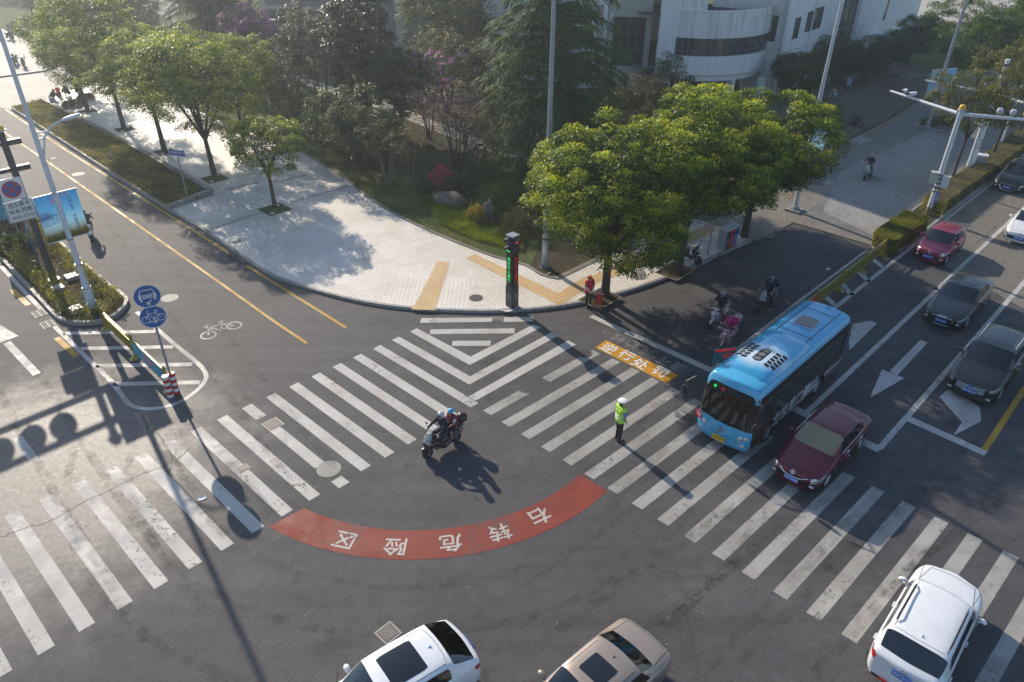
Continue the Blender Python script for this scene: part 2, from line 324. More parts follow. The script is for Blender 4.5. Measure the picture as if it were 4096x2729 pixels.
def thing(name, label, cat, loc=(0, 0, 0), rz=0, group=None, scale=None):
    o = bpy.data.objects.new(name, None); COL.objects.link(o); o.empty_display_size = .3
    o.location = loc; o.rotation_euler = (0, 0, rz); o['label'] = label; o['category'] = cat
    if group: o['group'] = group
    if scale: o.scale = (scale,)*3
    return o
def tag(o, label, cat, group=None):
    o['label'] = label; o['category'] = cat
    if group: o['group'] = group
    return o
def copy_tree(o, loc, rz, label, group=None, parent=None):
    c = o.copy(); COL.objects.link(c); c.parent = parent
    if parent is None:
        c.location = loc; c.rotation_euler = (0, 0, rz); c['label'] = label
        if group: c['group'] = group
    for ch in list(o.children): copy_tree(ch, None, None, None, None, c)
    return c
def tmp_eval(o):
    dg = bpy.context.evaluated_depsgraph_get(); return bpy.data.meshes.new_from_object(o.evaluated_get(dg), depsgraph=dg)
def text_mesh(s, size, off=0.0, ext=0.0, align='CENTER', sx=1.0, space=1.0):
    cu = bpy.data.curves.new('t', 'FONT'); cu.body = s; cu.size = size; cu.offset = off*size; cu.extrude = ext
    cu.align_x = align; cu.align_y = 'CENTER'; cu.resolution_u = 2; cu.space_line = space
    o = bpy.data.objects.new('t', cu); COL.objects.link(o); me = tmp_eval(o)
    bpy.data.objects.remove(o); bpy.data.curves.remove(cu)
    if sx != 1: me.transform(Matrix.Diagonal((sx, 1, 1, 1)))
    return me
def text(name, s, size, material, T, parent=None, off=0.0, sx=1.0, space=1.0, ext=0.0, align='CENTER'):
    me = text_mesh(s, size, off, ext, align, sx, space); me.transform(T); me.name = name
    me.materials.clear(); me.materials.append(MATS[material]); return link(name, me, parent)
def frame(o, xa, ya):
    xa = Vector(xa).normalized(); ya = Vector(ya).normalized(); z = xa.cross(ya)
    m_ = Matrix((xa, ya, z)).transposed().to_4x4(); m_.translation = o; return m_
def poly(pts, z, mi=0, mb=None):
    """flat polygon on height z; pts are 2-D world points"""
    mb = mb or MB(); mb.add([(p[0], p[1], z) for p in pts], [tuple(range(len(pts)))], mi); return mb
def sheet(name, pts, z, material, parent=None, **k):
    me = bpy.data.meshes.new(name); bm = bmesh.new()
    vs = [bm.verts.new((p[0], p[1], z)) for p in pts]; f = bm.faces.new(vs)
    f.normal_update()
    if f.normal.z < 0: f.normal_flip()
    bmesh.ops.triangulate(bm, faces=bm.faces, ngon_method='EAR_CLIP'); bm.to_mesh(me); bm.free()
    me.materials.append(MATS[material]); return link(name, me, parent, **k)
def G2(pts, z=0): return [g(x, y, z).xy for x, y in pts]
def ribbon(pts, w_, z0, z1, side=0):
    """wall/line following pts (2-D world), width w_, offset side -1/0/1"""
    n = len(pts); L_, R_ = [], []
    for i in range(n):
        a = Vector(pts[max(i-1, 0)]); b = Vector(pts[min(i+1, n-1)]); d = (b-a).normalized(); nn = Vector((-d.y, d.x)); p = Vector(pts[i])
        L_.append(p+nn*w_*(.5+.5*side)); R_.append(p-nn*w_*(.5-.5*side))
    mb = MB(); vs = []
    for i in range(n): vs += [(*R_[i], z0), (*L_[i], z0), (*L_[i], z1), (*R_[i], z1)]
    fs = []
    for i in range(n-1):
        a = 4*i; b = a+4
        if z1-z0 > .001: fs += [(a, a+3, b+3, b), (a+1, b+1, b+2, a+2), (a, b, b+1, a+1)]
        fs += [(a+2, b+2, b+3, a+3)]
    if z1-z0 > .001: fs += [(0, 1, 2, 3), (4*n-4, 4*n-1, 4*n-2, 4*n-3)]
    mb.add(vs, fs); return mb
def line(pts, w_, z, mb):
    r_ = ribbon(pts, w_, z, z); mb.add(r_.v, r_.f); return mb
def smoothpts(pts, k=4):
    P = [Vector(p) for p in pts]; out = []
    for i in range(len(P)-1):
        p0, p1, p2, p3 = P[max(i-1, 0)], P[i], P[i+1], P[min(i+2, len(P)-1)]
        for j in range(k):
            t = j/k; out.append(.5*((2*p1)+(-p0+p2)*t+(2*p0-5*p1+4*p2-p3)*t*t+(-p0+3*p1-3*p2+p3)*t**3))
    out.append(P[-1]); return out
def ang_(v): return math.atan2(v.y, v.x)
# ================================================================== setting
S_ = dict(kind='structure')
sheet('ground', [(-500, -300), (500, -300), (500, 700), (-500, 700)], -.03, 'far_ground', **S_)
road = sheet('road', [(-90, -25), (95, -25), (95, 120), (60, 120), (14, 60), (-6, 56), (-44, 104), (-90, 104)], 0, 'asphalt', **S_)
# concrete slabs of the traffic lanes beyond the fresh asphalt
lane_l = g(3660, 960).xy; lane_r = g(4096, 1180).xy
cs = [g(3640, 985).xy, g(3905, 1130).xy, g(4096, 1235).xy, (60, 40), (90, 70), (90, 95), (50, 68.5)]
sheet('road_concrete', cs, .003, 'lane_concrete', road)
jm = MB()
for a, b in (((3665, 1045), (3895, 1140)), ((3900, 950), (4096, 1010)), ((3895, 985), (3985, 905)), ((3720, 1180), (4096, 860))): line([g(*a).xy, g(*b).xy], .03, .0055, jm)
jm.obj('slab_joint', 'dark_metal', road)
# ---- kerbed corner pavement
KERB = smoothpts(G2([(678, 848), (813, 927), (1000, 1056), (1093, 1112), (1187, 1147), (1280, 1175), (1421, 1210), (1561, 1233), (1678, 1245), (1794, 1250), (1935, 1254), (2093, 1248), (2234, 1234), (2327, 1218), (2421, 1196), (2561, 1156), (2701, 1105), (2794, 1067), (2888, 1021), (3005, 969)]), 3)
LAWN = smoothpts(G2([(1206, 614), (1327, 679), (1402, 735), (1467, 792), (1584, 862), (1748, 941), (1888, 997), (1977, 1030), (2093, 1062), (2164, 1102), (2234, 1119)], .14), 3)
parkL = g(1206, 614, .14).xy
PARK_L = [parkL, (-30, 66.5), (-42.5, 77.6), (-50, 85)]
strip_in = G2([(180, 405), (551, 600), (860, 777)], .14)
kend = g(678, 848).xy
nE = g(2977, 950).xy
pl = [p for p in KERB] + [nE, g(2700, 850, .14).xy] + [g(2234, 1119, .14).xy] + LAWN[::-1][1:] + PARK_L[1:3] + G2([(330, 330), (190, 400)], .14) + strip_in
pavement = sheet('pavement', pl, .14, 'plaza_tiles', **S_)
kb = ribbon([p for p in KERB], .16, 0, .146, 1); kb.obj('kerb', 'granite', pavement)
ke = ribbon([KERB[-1], nE, g(2740, 872, .14).xy], .16, 0, .147, 1); ke.obj('kerb', 'granite', pavement)
lk = ribbon(LAWN, .18, .12, .19, 1); lk.obj('lawn_edging', 'brown_pavers', pavement)
lk = ribbon([g(2234, 1119, .14).xy, g(2700, 893, .14).xy, g(3372, 570, .1).xy], .3, .1, .17, 1); lk.obj('lawn_edging', 'brown_pavers', pavement)
sheet('light_tile_patch', G2([(1598, 1092), (1905, 1117), (1862, 1243), (1525, 1218)], .14), .1435, 'light_tiles', pavement)
sheet('light_tile_patch', G2([(1955, 1230), (1990, 1212), (2062, 1240), (2030, 1249)], .14), .1435, 'light_tiles', pavement)
tm = MB()
poly(G2([(1748, 1046), (1800, 1049), (1741, 1240), (1652, 1236)], .14), .148, mb=tm)
poly(G2([(1650, 1222), (1745, 1222), (1742, 1242), (1646, 1238)], .14), .1465, mb=tm)
poly(G2([(1867, 1035), (1897, 1017), (2284, 1196), (2236, 1221)], .14), .148, mb=tm)
poly(G2([(2236, 1221), (2410, 1120), (2360, 1097), (2190, 1198)][::-1], .14), .1465, mb=tm)
poly(G2([(2395, 1130), (2585, 1060), (2528, 1040), (2350, 1110)][::-1], .14), .148, mb=tm)
poly(G2([(2560, 1072), (2880, 915), (2835, 895), (2520, 1045)][::-1], .14), .1465, mb=tm)
tm.obj('tactile_paving', 'tactile', pavement)
bm_ = MB()
for a, b in (((1163, 810), (1397, 742)), ((830, 922), (1045, 850)), ((1093, 728), (1238, 698)), ((900, 760), (1040, 728))):
    line([g(*a, .14).xy, g(*b, .14).xy], .28, .1432, bm_)
bm_.obj('granite_band', 'apron_pavers', pavement)
# driveway beyond the kerb end, bicycle lane apron and service lane
drive = sheet('service_lane', [nE, g(3028, 969).xy, g(3172, 892).xy, g(3484, 983).xy, g(3500, 975).xy, g(3675, 823).xy, (44, 62), (78, 92), (78, 118), g(3689, 386).xy, g(3559, 470).xy, g(3372, 570).xy, g(2700, 870).xy], .03, 'grey_pavers', **S_)
sheet('paver_strip', [g(2977, 950).xy, g(3028, 969).xy, g(3172, 892).xy, g(3230, 850).xy, g(3330, 760).xy, g(3130, 700).xy, g(2760, 880).xy], .036, 'brown_pavers', drive)
sheet('paver_strip', G2([(3172, 892), (3484, 983), (3500, 960), (3215, 862)]), .0395, 'brown_pavers', drive)
p1, p2 = g(3300, 660).xy, g(3660, 425).xy; tm = MB(); line([p1, p2], .6, .038, tm); line([g(3140, 800).xy, g(3300, 690).xy], .55, .042, tm); tm.obj('tactile_paving', 'tactile_old', drive)
sheet('concrete_patch', G2([(3360, 690), (3720, 520), (4096, 400), (4300, 470), (3690, 800), (3500, 950), (3290, 850)]), .043, 'concrete_slab', drive)
lp = MB()
for q in ([(3275, 730), (3300, 715), (3395, 737), (3345, 765)], [(3430, 650), (3465, 640), (3490, 655), (3440, 665)], [(3395, 560), (3440, 545), (3490, 560), (3440, 580)]): poly(G2(q), .047, mb=lp)
lp.obj('light_tile_patch', 'concrete_slab', drive)
garden_pts = [g(2234, 1119, .14).xy]+[p for p in LAWN[::-1][1:]]+PARK_L[1:]+[(-62, 97), (-110, 150), (-110, 240), (150, 240), (150, 180), g(4000, 215).xy, g(3689, 386, .1).xy, g(3372, 570, .1).xy]
lawn = sheet('lawn', garden_pts, .155, 'lawn_mat', **S_)
sheet('soil_bed', G2([(3310, 598), (3559, 470), (3689, 386), (3800, 330), (3640, 250), (3420, 290), (3230, 380), (3000, 430), (2850, 560)], .16), .16, 'soil', lawn)
sheet('leaf_litter_bed', G2([(2120, 1070), (2164, 1102), (2234, 1117), (2640, 915), (2760, 800), (2500, 830), (2260, 960), (2150, 1000)], .16), .165, 'leaf_litter', lawn)
sheet('soil_bed', G2([(1560, 560), (2200, 700), (2560, 660), (2500, 430), (1800, 380), (1500, 420)], .16), .161, 'leaf_litter', lawn)
pm = MB()
line(smoothpts(G2([(1150, 300), (1300, 352), (1440, 395), (1580, 440), (1750, 510), (1960, 590), (2150, 645), (2380, 700)], .16), 4), 1.5, .170, pm)
pm.obj('garden_path', 'apron_pavers', lawn)
pm = MB(); poly([(-24, 96), (-2, 93), (-4, 84), (-14, 86), (-27, 90)], .167, mb=pm); pm.obj('garden_court', 'apron_pavers', lawn); pm = MB(); poly(G2([(600, 40), (700, 90), (720, 20), (640, -10)], .167), .1672, mb=pm); pm.obj('garden_court', 'concrete_slab', lawn)
sm = MB()
for i in range(26):
    t = i/25; c = g(3245+(3610-3245)*t, 455+(318-455)*t-14*math.sin(t*3), .16)
    for k in (-1, 1): sm.box((c.x+k*.28, c.y-k*.12, .172), (.75, .22, .03), R(-8))
sm.obj('stepping_stone', 'brown_pavers', lawn)
sheet('paver_strip', G2([(3480, 270), (3640, 320), (3690, 300), (3560, 262)], .16), .1735, 'brown_pavers', lawn)
sheet('court_road', [(58, 112), (75, 118), (110, 160), (60, 170), (52, 130)], .18, 'apron_pavers', lawn)
# branch entrance far left
sheet('entrance_apron', [g(47, 441).xy, g(190, 400).xy, g(330, 330).xy, (-42.5, 77.6), (-47.5, 82), g(182, 287).xy, g(0, 311).xy, g(-300, 360).xy, g(-300, 500).xy, g(-40, 425).xy], .02, 'apron_pavers', **S_)
fp = sheet('pavement_far', [g(182, 287).xy, (-47.8, 82.6), (-54, 88.6), (-60, 98), (-110, 148), (-140, 130), g(-600, 400).xy, g(0, 311).xy], .15, 'apron_pavers', **S_)
ribbon([g(182, 287).xy, g(0, 311).xy, g(-300, 350).xy], .2, 0, .16).obj('kerb', 'granite', fp)
ribbon([(-47.8, 82.6), (-54, 88.6), (-60, 98)], .16, .12, .19).obj('lawn_edging', 'granite', fp)
# ---- planting strip with granite wall
sp = G2([(47, 441), (180, 405), (551, 600), (860, 777), (678, 848), (397, 670), (290, 600)])
strip = sheet('planting_strip', sp, .22, 'leaf_litter', **S_)
ribbon([sp[1], sp[2], sp[3]], .34, 0, .34, -1).obj('strip_wall', 'granite', strip)
ribbon([sp[3], sp[4]], .34, 0, .36, -1).obj('strip_wall', 'granite', strip)
ribbon([sp[4], sp[5], sp[6], sp[0], sp[1]], .13, 0, .25, -1).obj('kerb', 'granite', strip)
# ---- median island (left) and hedge island (right)
isl = smoothpts(G2([(0, 1039), (84, 1128), (154, 1203), (210, 1264), (243, 1289), (304, 1303), (397, 1298), (467, 1270), (505, 1236), (516, 1207), (495, 1182), (439, 1142), (388, 1095), (322, 1039), (276, 1002), (0, 751)]), 3)
islp = [g(-500, 540).xy]+[g(-500, 560).xy]; far1 = isl[0]+LV.xy*22; far2 = isl[-1]+LV.xy*22
island = sheet('median_island', [far1]+isl+[far2], .17, 'leaf_litter', **S_)
ribbon([far1]+isl+[far2], .16, 0, .19, 1).obj('kerb', 'granite', island)
ri = G2([(3484, 982), (3500, 1003), (3535, 1013), (3596, 1010), (3652, 975), (3763, 882), (4096, 622)]); far3 = ri[-1]+RV.xy*45
ri2 = G2([(4096, 557), (3675, 823), (3490, 968)]); far4 = ri2[0]+RV.xy*45
hisl = sheet('hedge_island', ri+[far3, far4]+ri2, .15, 'leaf_litter', **S_)
ribbon(ri+[far3], .15, 0, .17, 1).obj('kerb', 'granite', hisl); ribbon([far4]+ri2+[ri[0]], .15, 0, .17, 1).obj('kerb', 'granite', hisl)
# ---- painted markings ------------------------------------------------
Z1 = .0045
pw = MB()
# left crossing: stripes along LV', set out along a straight baseline
def rectify(a, b, c, d): poly(G2([a, b, c, d]), Z1, mb=pw)
A0 = g(1064, 1590).xy; A1 = g(1640, 1327).xy; stepv = (A1-A0)/7
lenv = (g(1444, 1886).xy-A0); wv = (g(1102, 1572).xy-A0)
def stripe(base, l_, w_, cut=None):
    segs = [(0, 1)] if not cut else cut
    for a, b in segs:
        N = max(2, int((b-a)*12)); L1, R1 = [], []
        for i in range(N+1):
            t = a+(b-a)*i/N; j = random.uniform(-.006, .006); j2 = random.uniform(-.006, .006)
            L1.append(base+l_*t+w_*j); R1.append(base+l_*t+w_*(1+j2))
        for i in range(N): poly([L1[i], L1[i+1], R1[i+1], R1[i]], Z1, mb=pw)
for i in range(-11, 5):
    c = None
    if i == -1: c = [(0, .17), (.26, .80), (.955, 1.03)]
    stripe(A0+stepv*i*1.0, lenv if i < 4 else lenv, wv, c)
def arm(tl, tr, ia, oa):
    rectify(tl, tr, ia, oa)
arm((1493, 1396), (1521, 1380), (1914, 1613), (1883, 1630))
arm((1568, 1361), (1596, 1347), (1881, 1506), (1877, 1539)); arm((1640, 1327), (1667, 1314), (1882, 1427), (1879, 1461))
arm((2304, 1379), (2273, 1362), (1874, 1587), (1902, 1604)); arm((2232, 1344), (2206, 1330), (1881, 1506), (1877, 1539)); arm((2166, 1309), (2131, 1300), (1882, 1427), (1879, 1461))
for q in ([(1722, 1318), (2059, 1314), (2058, 1334), (1719, 1337)], [(1811, 1364), (1964, 1363), (1962, 1384), (1807, 1384)], [(1685, 1273), (1968, 1271), (1966, 1288), (1680, 1292)], [(2016, 1270), (2133, 1268), (2131, 1286), (2014, 1289)]): rectify(*q)
# right crossing
B0 = g(2083, 1737).xy; B1 = g(2429, 1953).xy; bs = (B1-B0)/4; bl = g(2526, 1471).xy-B0; bw = g(3438, 2597).xy-g(3375, 2559).xy
pw0 = pw; pw = MB()
for i in range(-2, 16):
    c = None
    if i == -2: c = [(0, .335), (.50, .985)]
    stripe(B0+bs*i, bl, bw, c)
pw.obj('worn_zebra_bars', 'paint_worn', road); pw = pw0
# nose markings of the island
nose = smoothpts(G2([(165, 1238), (206, 1293), (330, 1415), (444, 1524), (505, 1604), (537, 1627), (607, 1636), (701, 1616), (771, 1576), (813, 1534), (824, 1500), (794, 1456), (692, 1372), (612, 1303), (547, 1248)]), 4)
line(nose[4:], .19, Z1, pw); line([g(-200, 870).xy, g(0, 1062).xy, g(165, 1238).xy], .19, Z1, pw)
for a, b in (((255, 1334), (622, 1326)), ((320, 1395), (694, 1388)), ((385, 1464), (768, 1458)), ((453, 1537), (800, 1530))): line([g(*a).xy, g(*b).xy], .27, Z1, pw)
for a, b in (((27, 1370), (148, 1498)), ((70, 1750), (147, 1852))): line([g(*a).xy, g(*b).xy], .30, Z1, pw)
poly(G2([(-60, 1305), (0, 1300), (74, 1344), (0, 1372), (-80, 1360)][::-1]), Z1, mb=pw)
# right road lines
for a, b, w_ in (((4300, 640), (3223, 1654), .21), ((4300, 895), (3517, 1795), .21), ((4250, 510), (3349, 1224), .2), ((3349, 1224), (3000, 1510), .2), ((3470, 1000), (3233, 1177), .14), ((3233, 1177), (2835, 1485), .17)):
    line([g(*a).xy, g(*b).xy], w_, Z1, pw)
for q in ([(3168, 1644), (3188, 1626), (3530, 1790), (3510, 1810)], [(3610, 1677), (3628, 1660), (3950, 1806), (3936, 1824)], [(2355, 1268), (2372, 1260), (2852, 1474), (2838, 1490)],
          [(3682, 1360), (3711, 1371), (3589, 1502), (3558, 1486)], [(3528, 1478), (3618, 1513), (3479, 1592)],
          [(3790, 1560), (3757, 1588), (3848, 1689), (3815, 1742), (3924, 1686), (3919, 1630), (3880, 1600)],
          [(3410, 1297), (3479, 1283), (3508, 1294), (3400, 1400), (3395, 1370)], [(3392, 1395), (3450, 1340), (3390, 1400)]):
    poly(G2(q), Z1 + .0006*(len(q) % 3), mb=pw)
for a, b in (((3484, 1033), (3535, 1072)), ((3433, 1084), (3475, 1128)), ((3363, 1128), (3408, 1182)), ((3290, 1175), (3340, 1222))): line([g(*a).xy, g(*b).xy], .3, Z1, pw)
pw.obj('white_marking', 'paint_white', road)
py = MB()
line(G2([(-250, 235), (28, 537), (164, 629), (888, 1137), (1098, 1287), (1228, 1374)]), .14, Z1, py)
line(G2([(-200, 255), (0, 423), (93, 486), (262, 600), (907, 1007)]), .15, Z1, py); line(G2([(981, 1060), (1384, 1311)]), .15, Z1, py)
line(G2([(47, 1158), (114, 1221)]), .24, Z1, py); line(G2([(227, 1351), (306, 1426)]), .24, Z1, py)
line(G2([(4300, 1270), (4094, 1561), (3936, 1803)]), .2, Z1, py)
py.obj('yellow_marking', 'paint_yellow', road)
# red right-turn band
cc = Vector((-3.19, 23.66)); rb = MB()
a0 = ang_(g(1070, 2112).xy-cc); a1 = ang_(g(2432, 1966).xy-cc)
a0i = ang_(g(1215, 2033).xy-cc); a1i = ang_(g(2322, 1898).xy-cc)
for i in range(60):
    t0, t1 = i/60, (i+1)/60
    q = []
    for t, r_, s, e in ((t0, 7.2, a0i, a1i), (t0, 8.38, a0, a1), (t1, 8.38, a0, a1), (t1, 7.2, a0i, a1i)):
        an = s+(e-s)*t; q.append(cc+Vector((math.cos(an), math.sin(an)))*r_)
    poly(q, Z1, mb=rb)
rb.obj('red_turn_band', 'paint_red', road)
for ch, (x, y) in zip('右转危险区', ((2154, 2061), (1995, 2126), (1801, 2168), (1584, 2182), (1382, 2156))):
    p = g(x, y).xy; d = (p-cc).normalized(); up = Vector((d.x, d.y, 0)); xa = Vector((up.y, -up.x, 0))
    text('road_lettering', ch, .74, 'paint_white', frame(Vector((*(p-d*0), Z1+.003)), xa, up), road, off=.012)
# yellow warning field and the two faded words
q = G2([(2425, 1361), (2381, 1391), (2666, 1533), (2712, 1501)]); yb = MB(); poly(q, Z1, mb=yb); yb.obj('yellow_warning_field', 'paint_orange', road)
xd = (q[2]-q[1]).normalized(); yd = (q[0]-q[1]).normalized(); X3, Y3 = Vector((*xd, 0)), Vector((*yd, 0))
for ch, (x, y) in zip('逆行处罚', ((2434, 1396), (2505, 1424), (2559, 1458), (2640, 1489))):
    text('road_lettering', ch, .74, 'sign_white', frame(Vector((*g(x, y).xy, Z1+.003)), X3, Y3), road, off=.014)
for ch, (x, y) in zip('请不要越线', ((2719, 1468), (2652, 1440), (2593, 1410), (2537, 1377), (2476, 1351))):
    text('road_lettering', ch, .70, 'paint_faded', frame(Vector((*g(x, y).xy, Z1)), -X3, -Y3), road, off=.02)
for ch, (x, y) in zip('不线', ((2505, 1356), (2430, 1328))):
    text('road_lettering', ch, .5, 'paint_old', frame(Vector((*g(x, y).xy, Z1)), -X3, -Y3), road, off=-.004)
def bike_glyph(mb, T, s=1.0, w_=.055):
    def ring(cx, cy, r_):
        pts = [(cx+r_*math.cos(2*PI*k/24), cy+r_*math.sin(2*PI*k/24)) for k in range(25)]; seg(pts)
    def seg(pts):
        r_ = ribbon([Vector(p)*s for p in pts], w_*s, 0, 0); mb.add(r_.v, r_.f, 0, T)
    ring(-.5, -.22, .26); ring(.5, -.22, .26)
    seg([(-.5, -.22), (-.28, .22), (.22, .22), (.02, -.2), (-.28, .22)]); seg([(.02, -.2), (.5, -.22), (.22, .22)]); seg([(.22, .22), (.27, .38)]); seg([(.14, .39), (.38, .39)])
    seg([(-.28, .22), (-.34, .42), (-.2, .46)]); seg([(-.06, -.3), (.1, -.12)])
bgm = MB(); p = (g(829, 1330).xy+g(920, 1296).xy)/2; d = (g(920, 1296).xy-g(829, 1330).xy)
bike_glyph(bgm, frame(Vector((p.x, p.y, Z1)), (d.x, d.y, 0), (-d.y, d.x, 0)), 1.22, .07); bgm.obj('bicycle_marking', 'paint_worn', road)
# leaves and paper scraps on the road
lf = MB()
for i in range(60):
    p = g(random.uniform(300, 4000), random.uniform(1200, 2600)); a = random.random()*6; s = random.uniform(.025, .055)
    lf.add([(p.x+s*math.cos(a+k*PI/2)*(1 if k % 2 else .6), p.y+s*math.sin(a+k*PI/2)*(1 if k % 2 else .6), .012+.006*(k % 2)) for k in range(4)], [(0, 1, 2, 3)])
o = lf.obj('fallen_leaves', 'brown_pavers'); o['kind'] = 'stuff'
# ---- covers and grates: things of their own
CV = 'round iron covers in the ground'
def cover(px, py, r_, label, z=0.0, m_='iron', grp=CV):
    p = g(px, py, z); t = thing('manhole_cover', label, 'manhole cover', (p.x, p.y, z), random.random()*3, grp)
    mb = MB(); mb.lathe([(r_*1.0, 0), (r_*1.0, .008), (r_*.90, .008), (r_*.89, .004), (r_*.86, .004), (r_*.85, .007), (0, .007)], 28); mb.obj('cover_plate', m_, t)
    rb_ = MB()
    for k in range(-4, 5):
        y = k*r_*.19; hw = math.sqrt(max(0, (r_*.8)**2-y*y)); rb_.box((0, y, .0095), (2*hw, .018, .006))
        rb_.box((y, 0, .0098), (.018, 2*hw, .005))
    rb_.obj('cover_ribs', m_, t); return t
cover(1874, 1672, .40, 'worn round cover behind the rear of the two-up scooter'); cover(1315, 1876, .42, 'pale round cover cutting the end of a zebra bar', m_='iron_pale')
cover(2040, 1877, .38, 'round cover right of the two-up scooter\'s shadow'); cover(2106, 1551, .40, 'round cover between two pieces of a zebra bar near the chevrons')
cover(2337, 1414, .36, 'round cover left of the yellow warning field'); cover(1904, 1192, .34, 'small dark round cover on light paving left of the signal pillar', .146)
cover(2554, 1104, .42, 'large round cover on pavement between two kerb trees', .146, 'iron_pale'); cover(2638, 1004, .42, 'large round cover on pavement beside the parked scooter', .146, 'iron_pale')
cover(679, 1193, .40, 'pale round cover on side road behind the round blue signs', m_='iron_pale'); cover(313, 697, .40, 'pale round cover in the side road lane far up', m_='iron_pale')
def sqcover(px, py, a, b, label, z=0, m_='iron_pale', rz=RD):
    p = g(px, py, z); t = thing('utility_cover', label, 'utility cover', (p.x, p.y, z), rz, 'square covers in the ground')
    mb = MB(); mb.box((0, 0, .004), (a, b, .008)); mb.obj('cover_plate', m_, t)
    mb = MB(); mb.box((0, 0, .0115), (a*.8, b*.8, .007)); mb.obj('cover_lid', 'iron', t)
    mb = MB()
    for k in range(-3, 4): mb.box((k*a*.1, 0, .0165), (.015, b*.7, .004))
    mb.obj('cover_ribs', m_, t)
sqcover(1092, 1697, .62, .62, 'square concrete-framed cover interrupting a zebra bar on the left crossing'); sqcover(972, 1875, .42, .35, 'small square cover at the edge of a zebra bar')
sqcover(1553, 2532, .55, .55, 'square iron cover beside the white crossover with two sunroof panels'); sqcover(1990, 1276, .50, .35, 'pale square cover set in the bar nearest the kerb', rz=0)
sqcover(945, 967, .5, .4, 'square grey cover in plaza tiles near the small tree', .146); sqcover(213, 634, .3, .25, 'tiny pale square cover far up the side road lane')
def grate(px, py, a, b, label, rz, z=.0, m_='iron_pale'):
    p = g(px, py, z); t = thing('drain_grate', label, 'drain grate', (p.x, p.y, z), rz, 'slotted drain grates')
    mb = MB(); mb.box((0, 0, .003), (a, b, .006)); mb.obj('grate_pit', 'rubber', t)
    mb = MB()
    n = int(a/.07)
    for k in range(n+1): mb.box((-a/2+a*k/n, 0, .012), (.028, b, .012))
    for k in (-1, 0, 1): mb.box((0, k*b*.48, .013), (a+.03, .035, .014))
    mb.obj('grate_bars', m_, t)
grate(158, 1255, .7, .5, 'pale slotted grate against the island kerb, upper of two', LD); grate(192, 1298, .7, .5, 'pale slotted grate against the island kerb, lower of two', LD)
grate(928, 1030, .8, .42, 'dark slotted grate by the kerb, upper of the pair in the yellow line gap', LD, m_='iron'); grate(966, 1052, .8, .42, 'dark slotted grate by the kerb, lower of the pair in the yellow line gap', LD, m_='iron')
grate(3117, 918, .7, .4, 'slotted grate in brown paving beside the asphalt corner, farther one', RD, .04); grate(3080, 945, .7, .4, 'slotted grate in brown paving beside the asphalt corner, nearer one', RD, .04)

# tyre marks and cracks in the carriageway
tk = MB()
def mark(pts, w_, z): line(smoothpts(pts, 6), w_, z, tk)
for k, rr in enumerate((9.4, 11.0, 12.9)):
    mark([cc+Vector((math.cos(a), math.sin(a)))*rr for a in [R(195+12*j) for j in range(12)]], .26, .0075+.0002*k)
for k, (a, b) in enumerate((((2600, 2729), (3900, 1500)), ((3050, 2729), (4096, 1700)), ((2350, 2000), (3080, 1300)), ((1000, 2100), (300, 1150)), ((1250, 1900), (420, 780)), ((700, 2500), (60, 1500)), ((3300, 2400), (4000, 1900)), ((2300, 2600), (3300, 1900)))):
    p0, p1 = g(*a).xy, g(*b).xy; nn = (p1-p0).normalized(); nn = Vector((-nn.y, nn.x))
    for s_ in (-.75, .75): mark([p0+nn*s_, p0.lerp(p1, .5)+nn*(s_+.12), p1+nn*s_], .30, .0082+.0002*k)
tk.obj('tyre_marks', 'tyre_rubber_mark', road)
ck_ = MB(); random.seed(3)
for pts, w_ in (([(0, 2150), (120, 2105), (190, 2090), (330, 2012), (430, 1965), (560, 1900), (690, 1850), (760, 1790)], .014), ([(620, 1720), (670, 1790), (690, 1840), (670, 1900)], .012)):
    q = []
    for p in smoothpts(G2(pts), 8): q.append(p+Vector((random.uniform(-.035, .035), random.uniform(-.035, .035))))
    line(q, w_, .0105, ck_)
ck_.obj('surface_cracks', 'rubber', road)
sheet('asphalt_patch', G2([(2120, 2330), (2420, 2280), (2470, 2420), (2150, 2480)]), .0022, 'asphalt_patch', road); sheet('asphalt_patch', G2([(3560, 1900), (3760, 1990), (3690, 2060), (3490, 1960)]), .0022, 'asphalt_patch', road)
# ================================================================== vegetation
def leafmesh(name, P, D, Nn, L_, W_, tone, material, fold=0):
    """P centre, D leaf axis, Nn leaf normal, sizes; one rhombic face per leaf"""
    n = len(P); S_ = np.cross(D, Nn); S_ /= (np.linalg.norm(S_, axis=1, keepdims=True)+1e-9)
    a = P - D*L_[:, None]*.5; b = P + S_*W_[:, None]*.5 - D*L_[:, None]*.05; c = P + D*L_[:, None]*.5; d = P - S_*W_[:, None]*.5 - D*L_[:, None]*.05
    V = np.stack([a, b, c, d], 1).reshape(-1, 3).astype(np.float32)
    me = bpy.data.meshes.new(name); me.vertices.add(4*n); me.vertices.foreach_set('co', V.ravel())
    me.loops.add(4*n); me.loops.foreach_set('vertex_index', np.arange(4*n, dtype=np.int32))
    me.polygons.add(n); me.polygons.foreach_set('loop_start', np.arange(0, 4*n, 4, dtype=np.int32))
    try: me.polygons.foreach_set('loop_total', np.full(n, 4, dtype=np.int32))
    except Exception: pass
    at = me.attributes.new('tone', 'FLOAT', 'FACE'); at.data.foreach_set('value', np.clip(tone, 0, 1).astype(np.float32))
    me.materials.append(MATS[material]); me.update(calc_edges=True); return me
def unit(a): return a/(np.linalg.norm(a, axis=-1, keepdims=True)+1e-9)
def rdir(n): return unit(RNG.normal(size=(n, 3)))
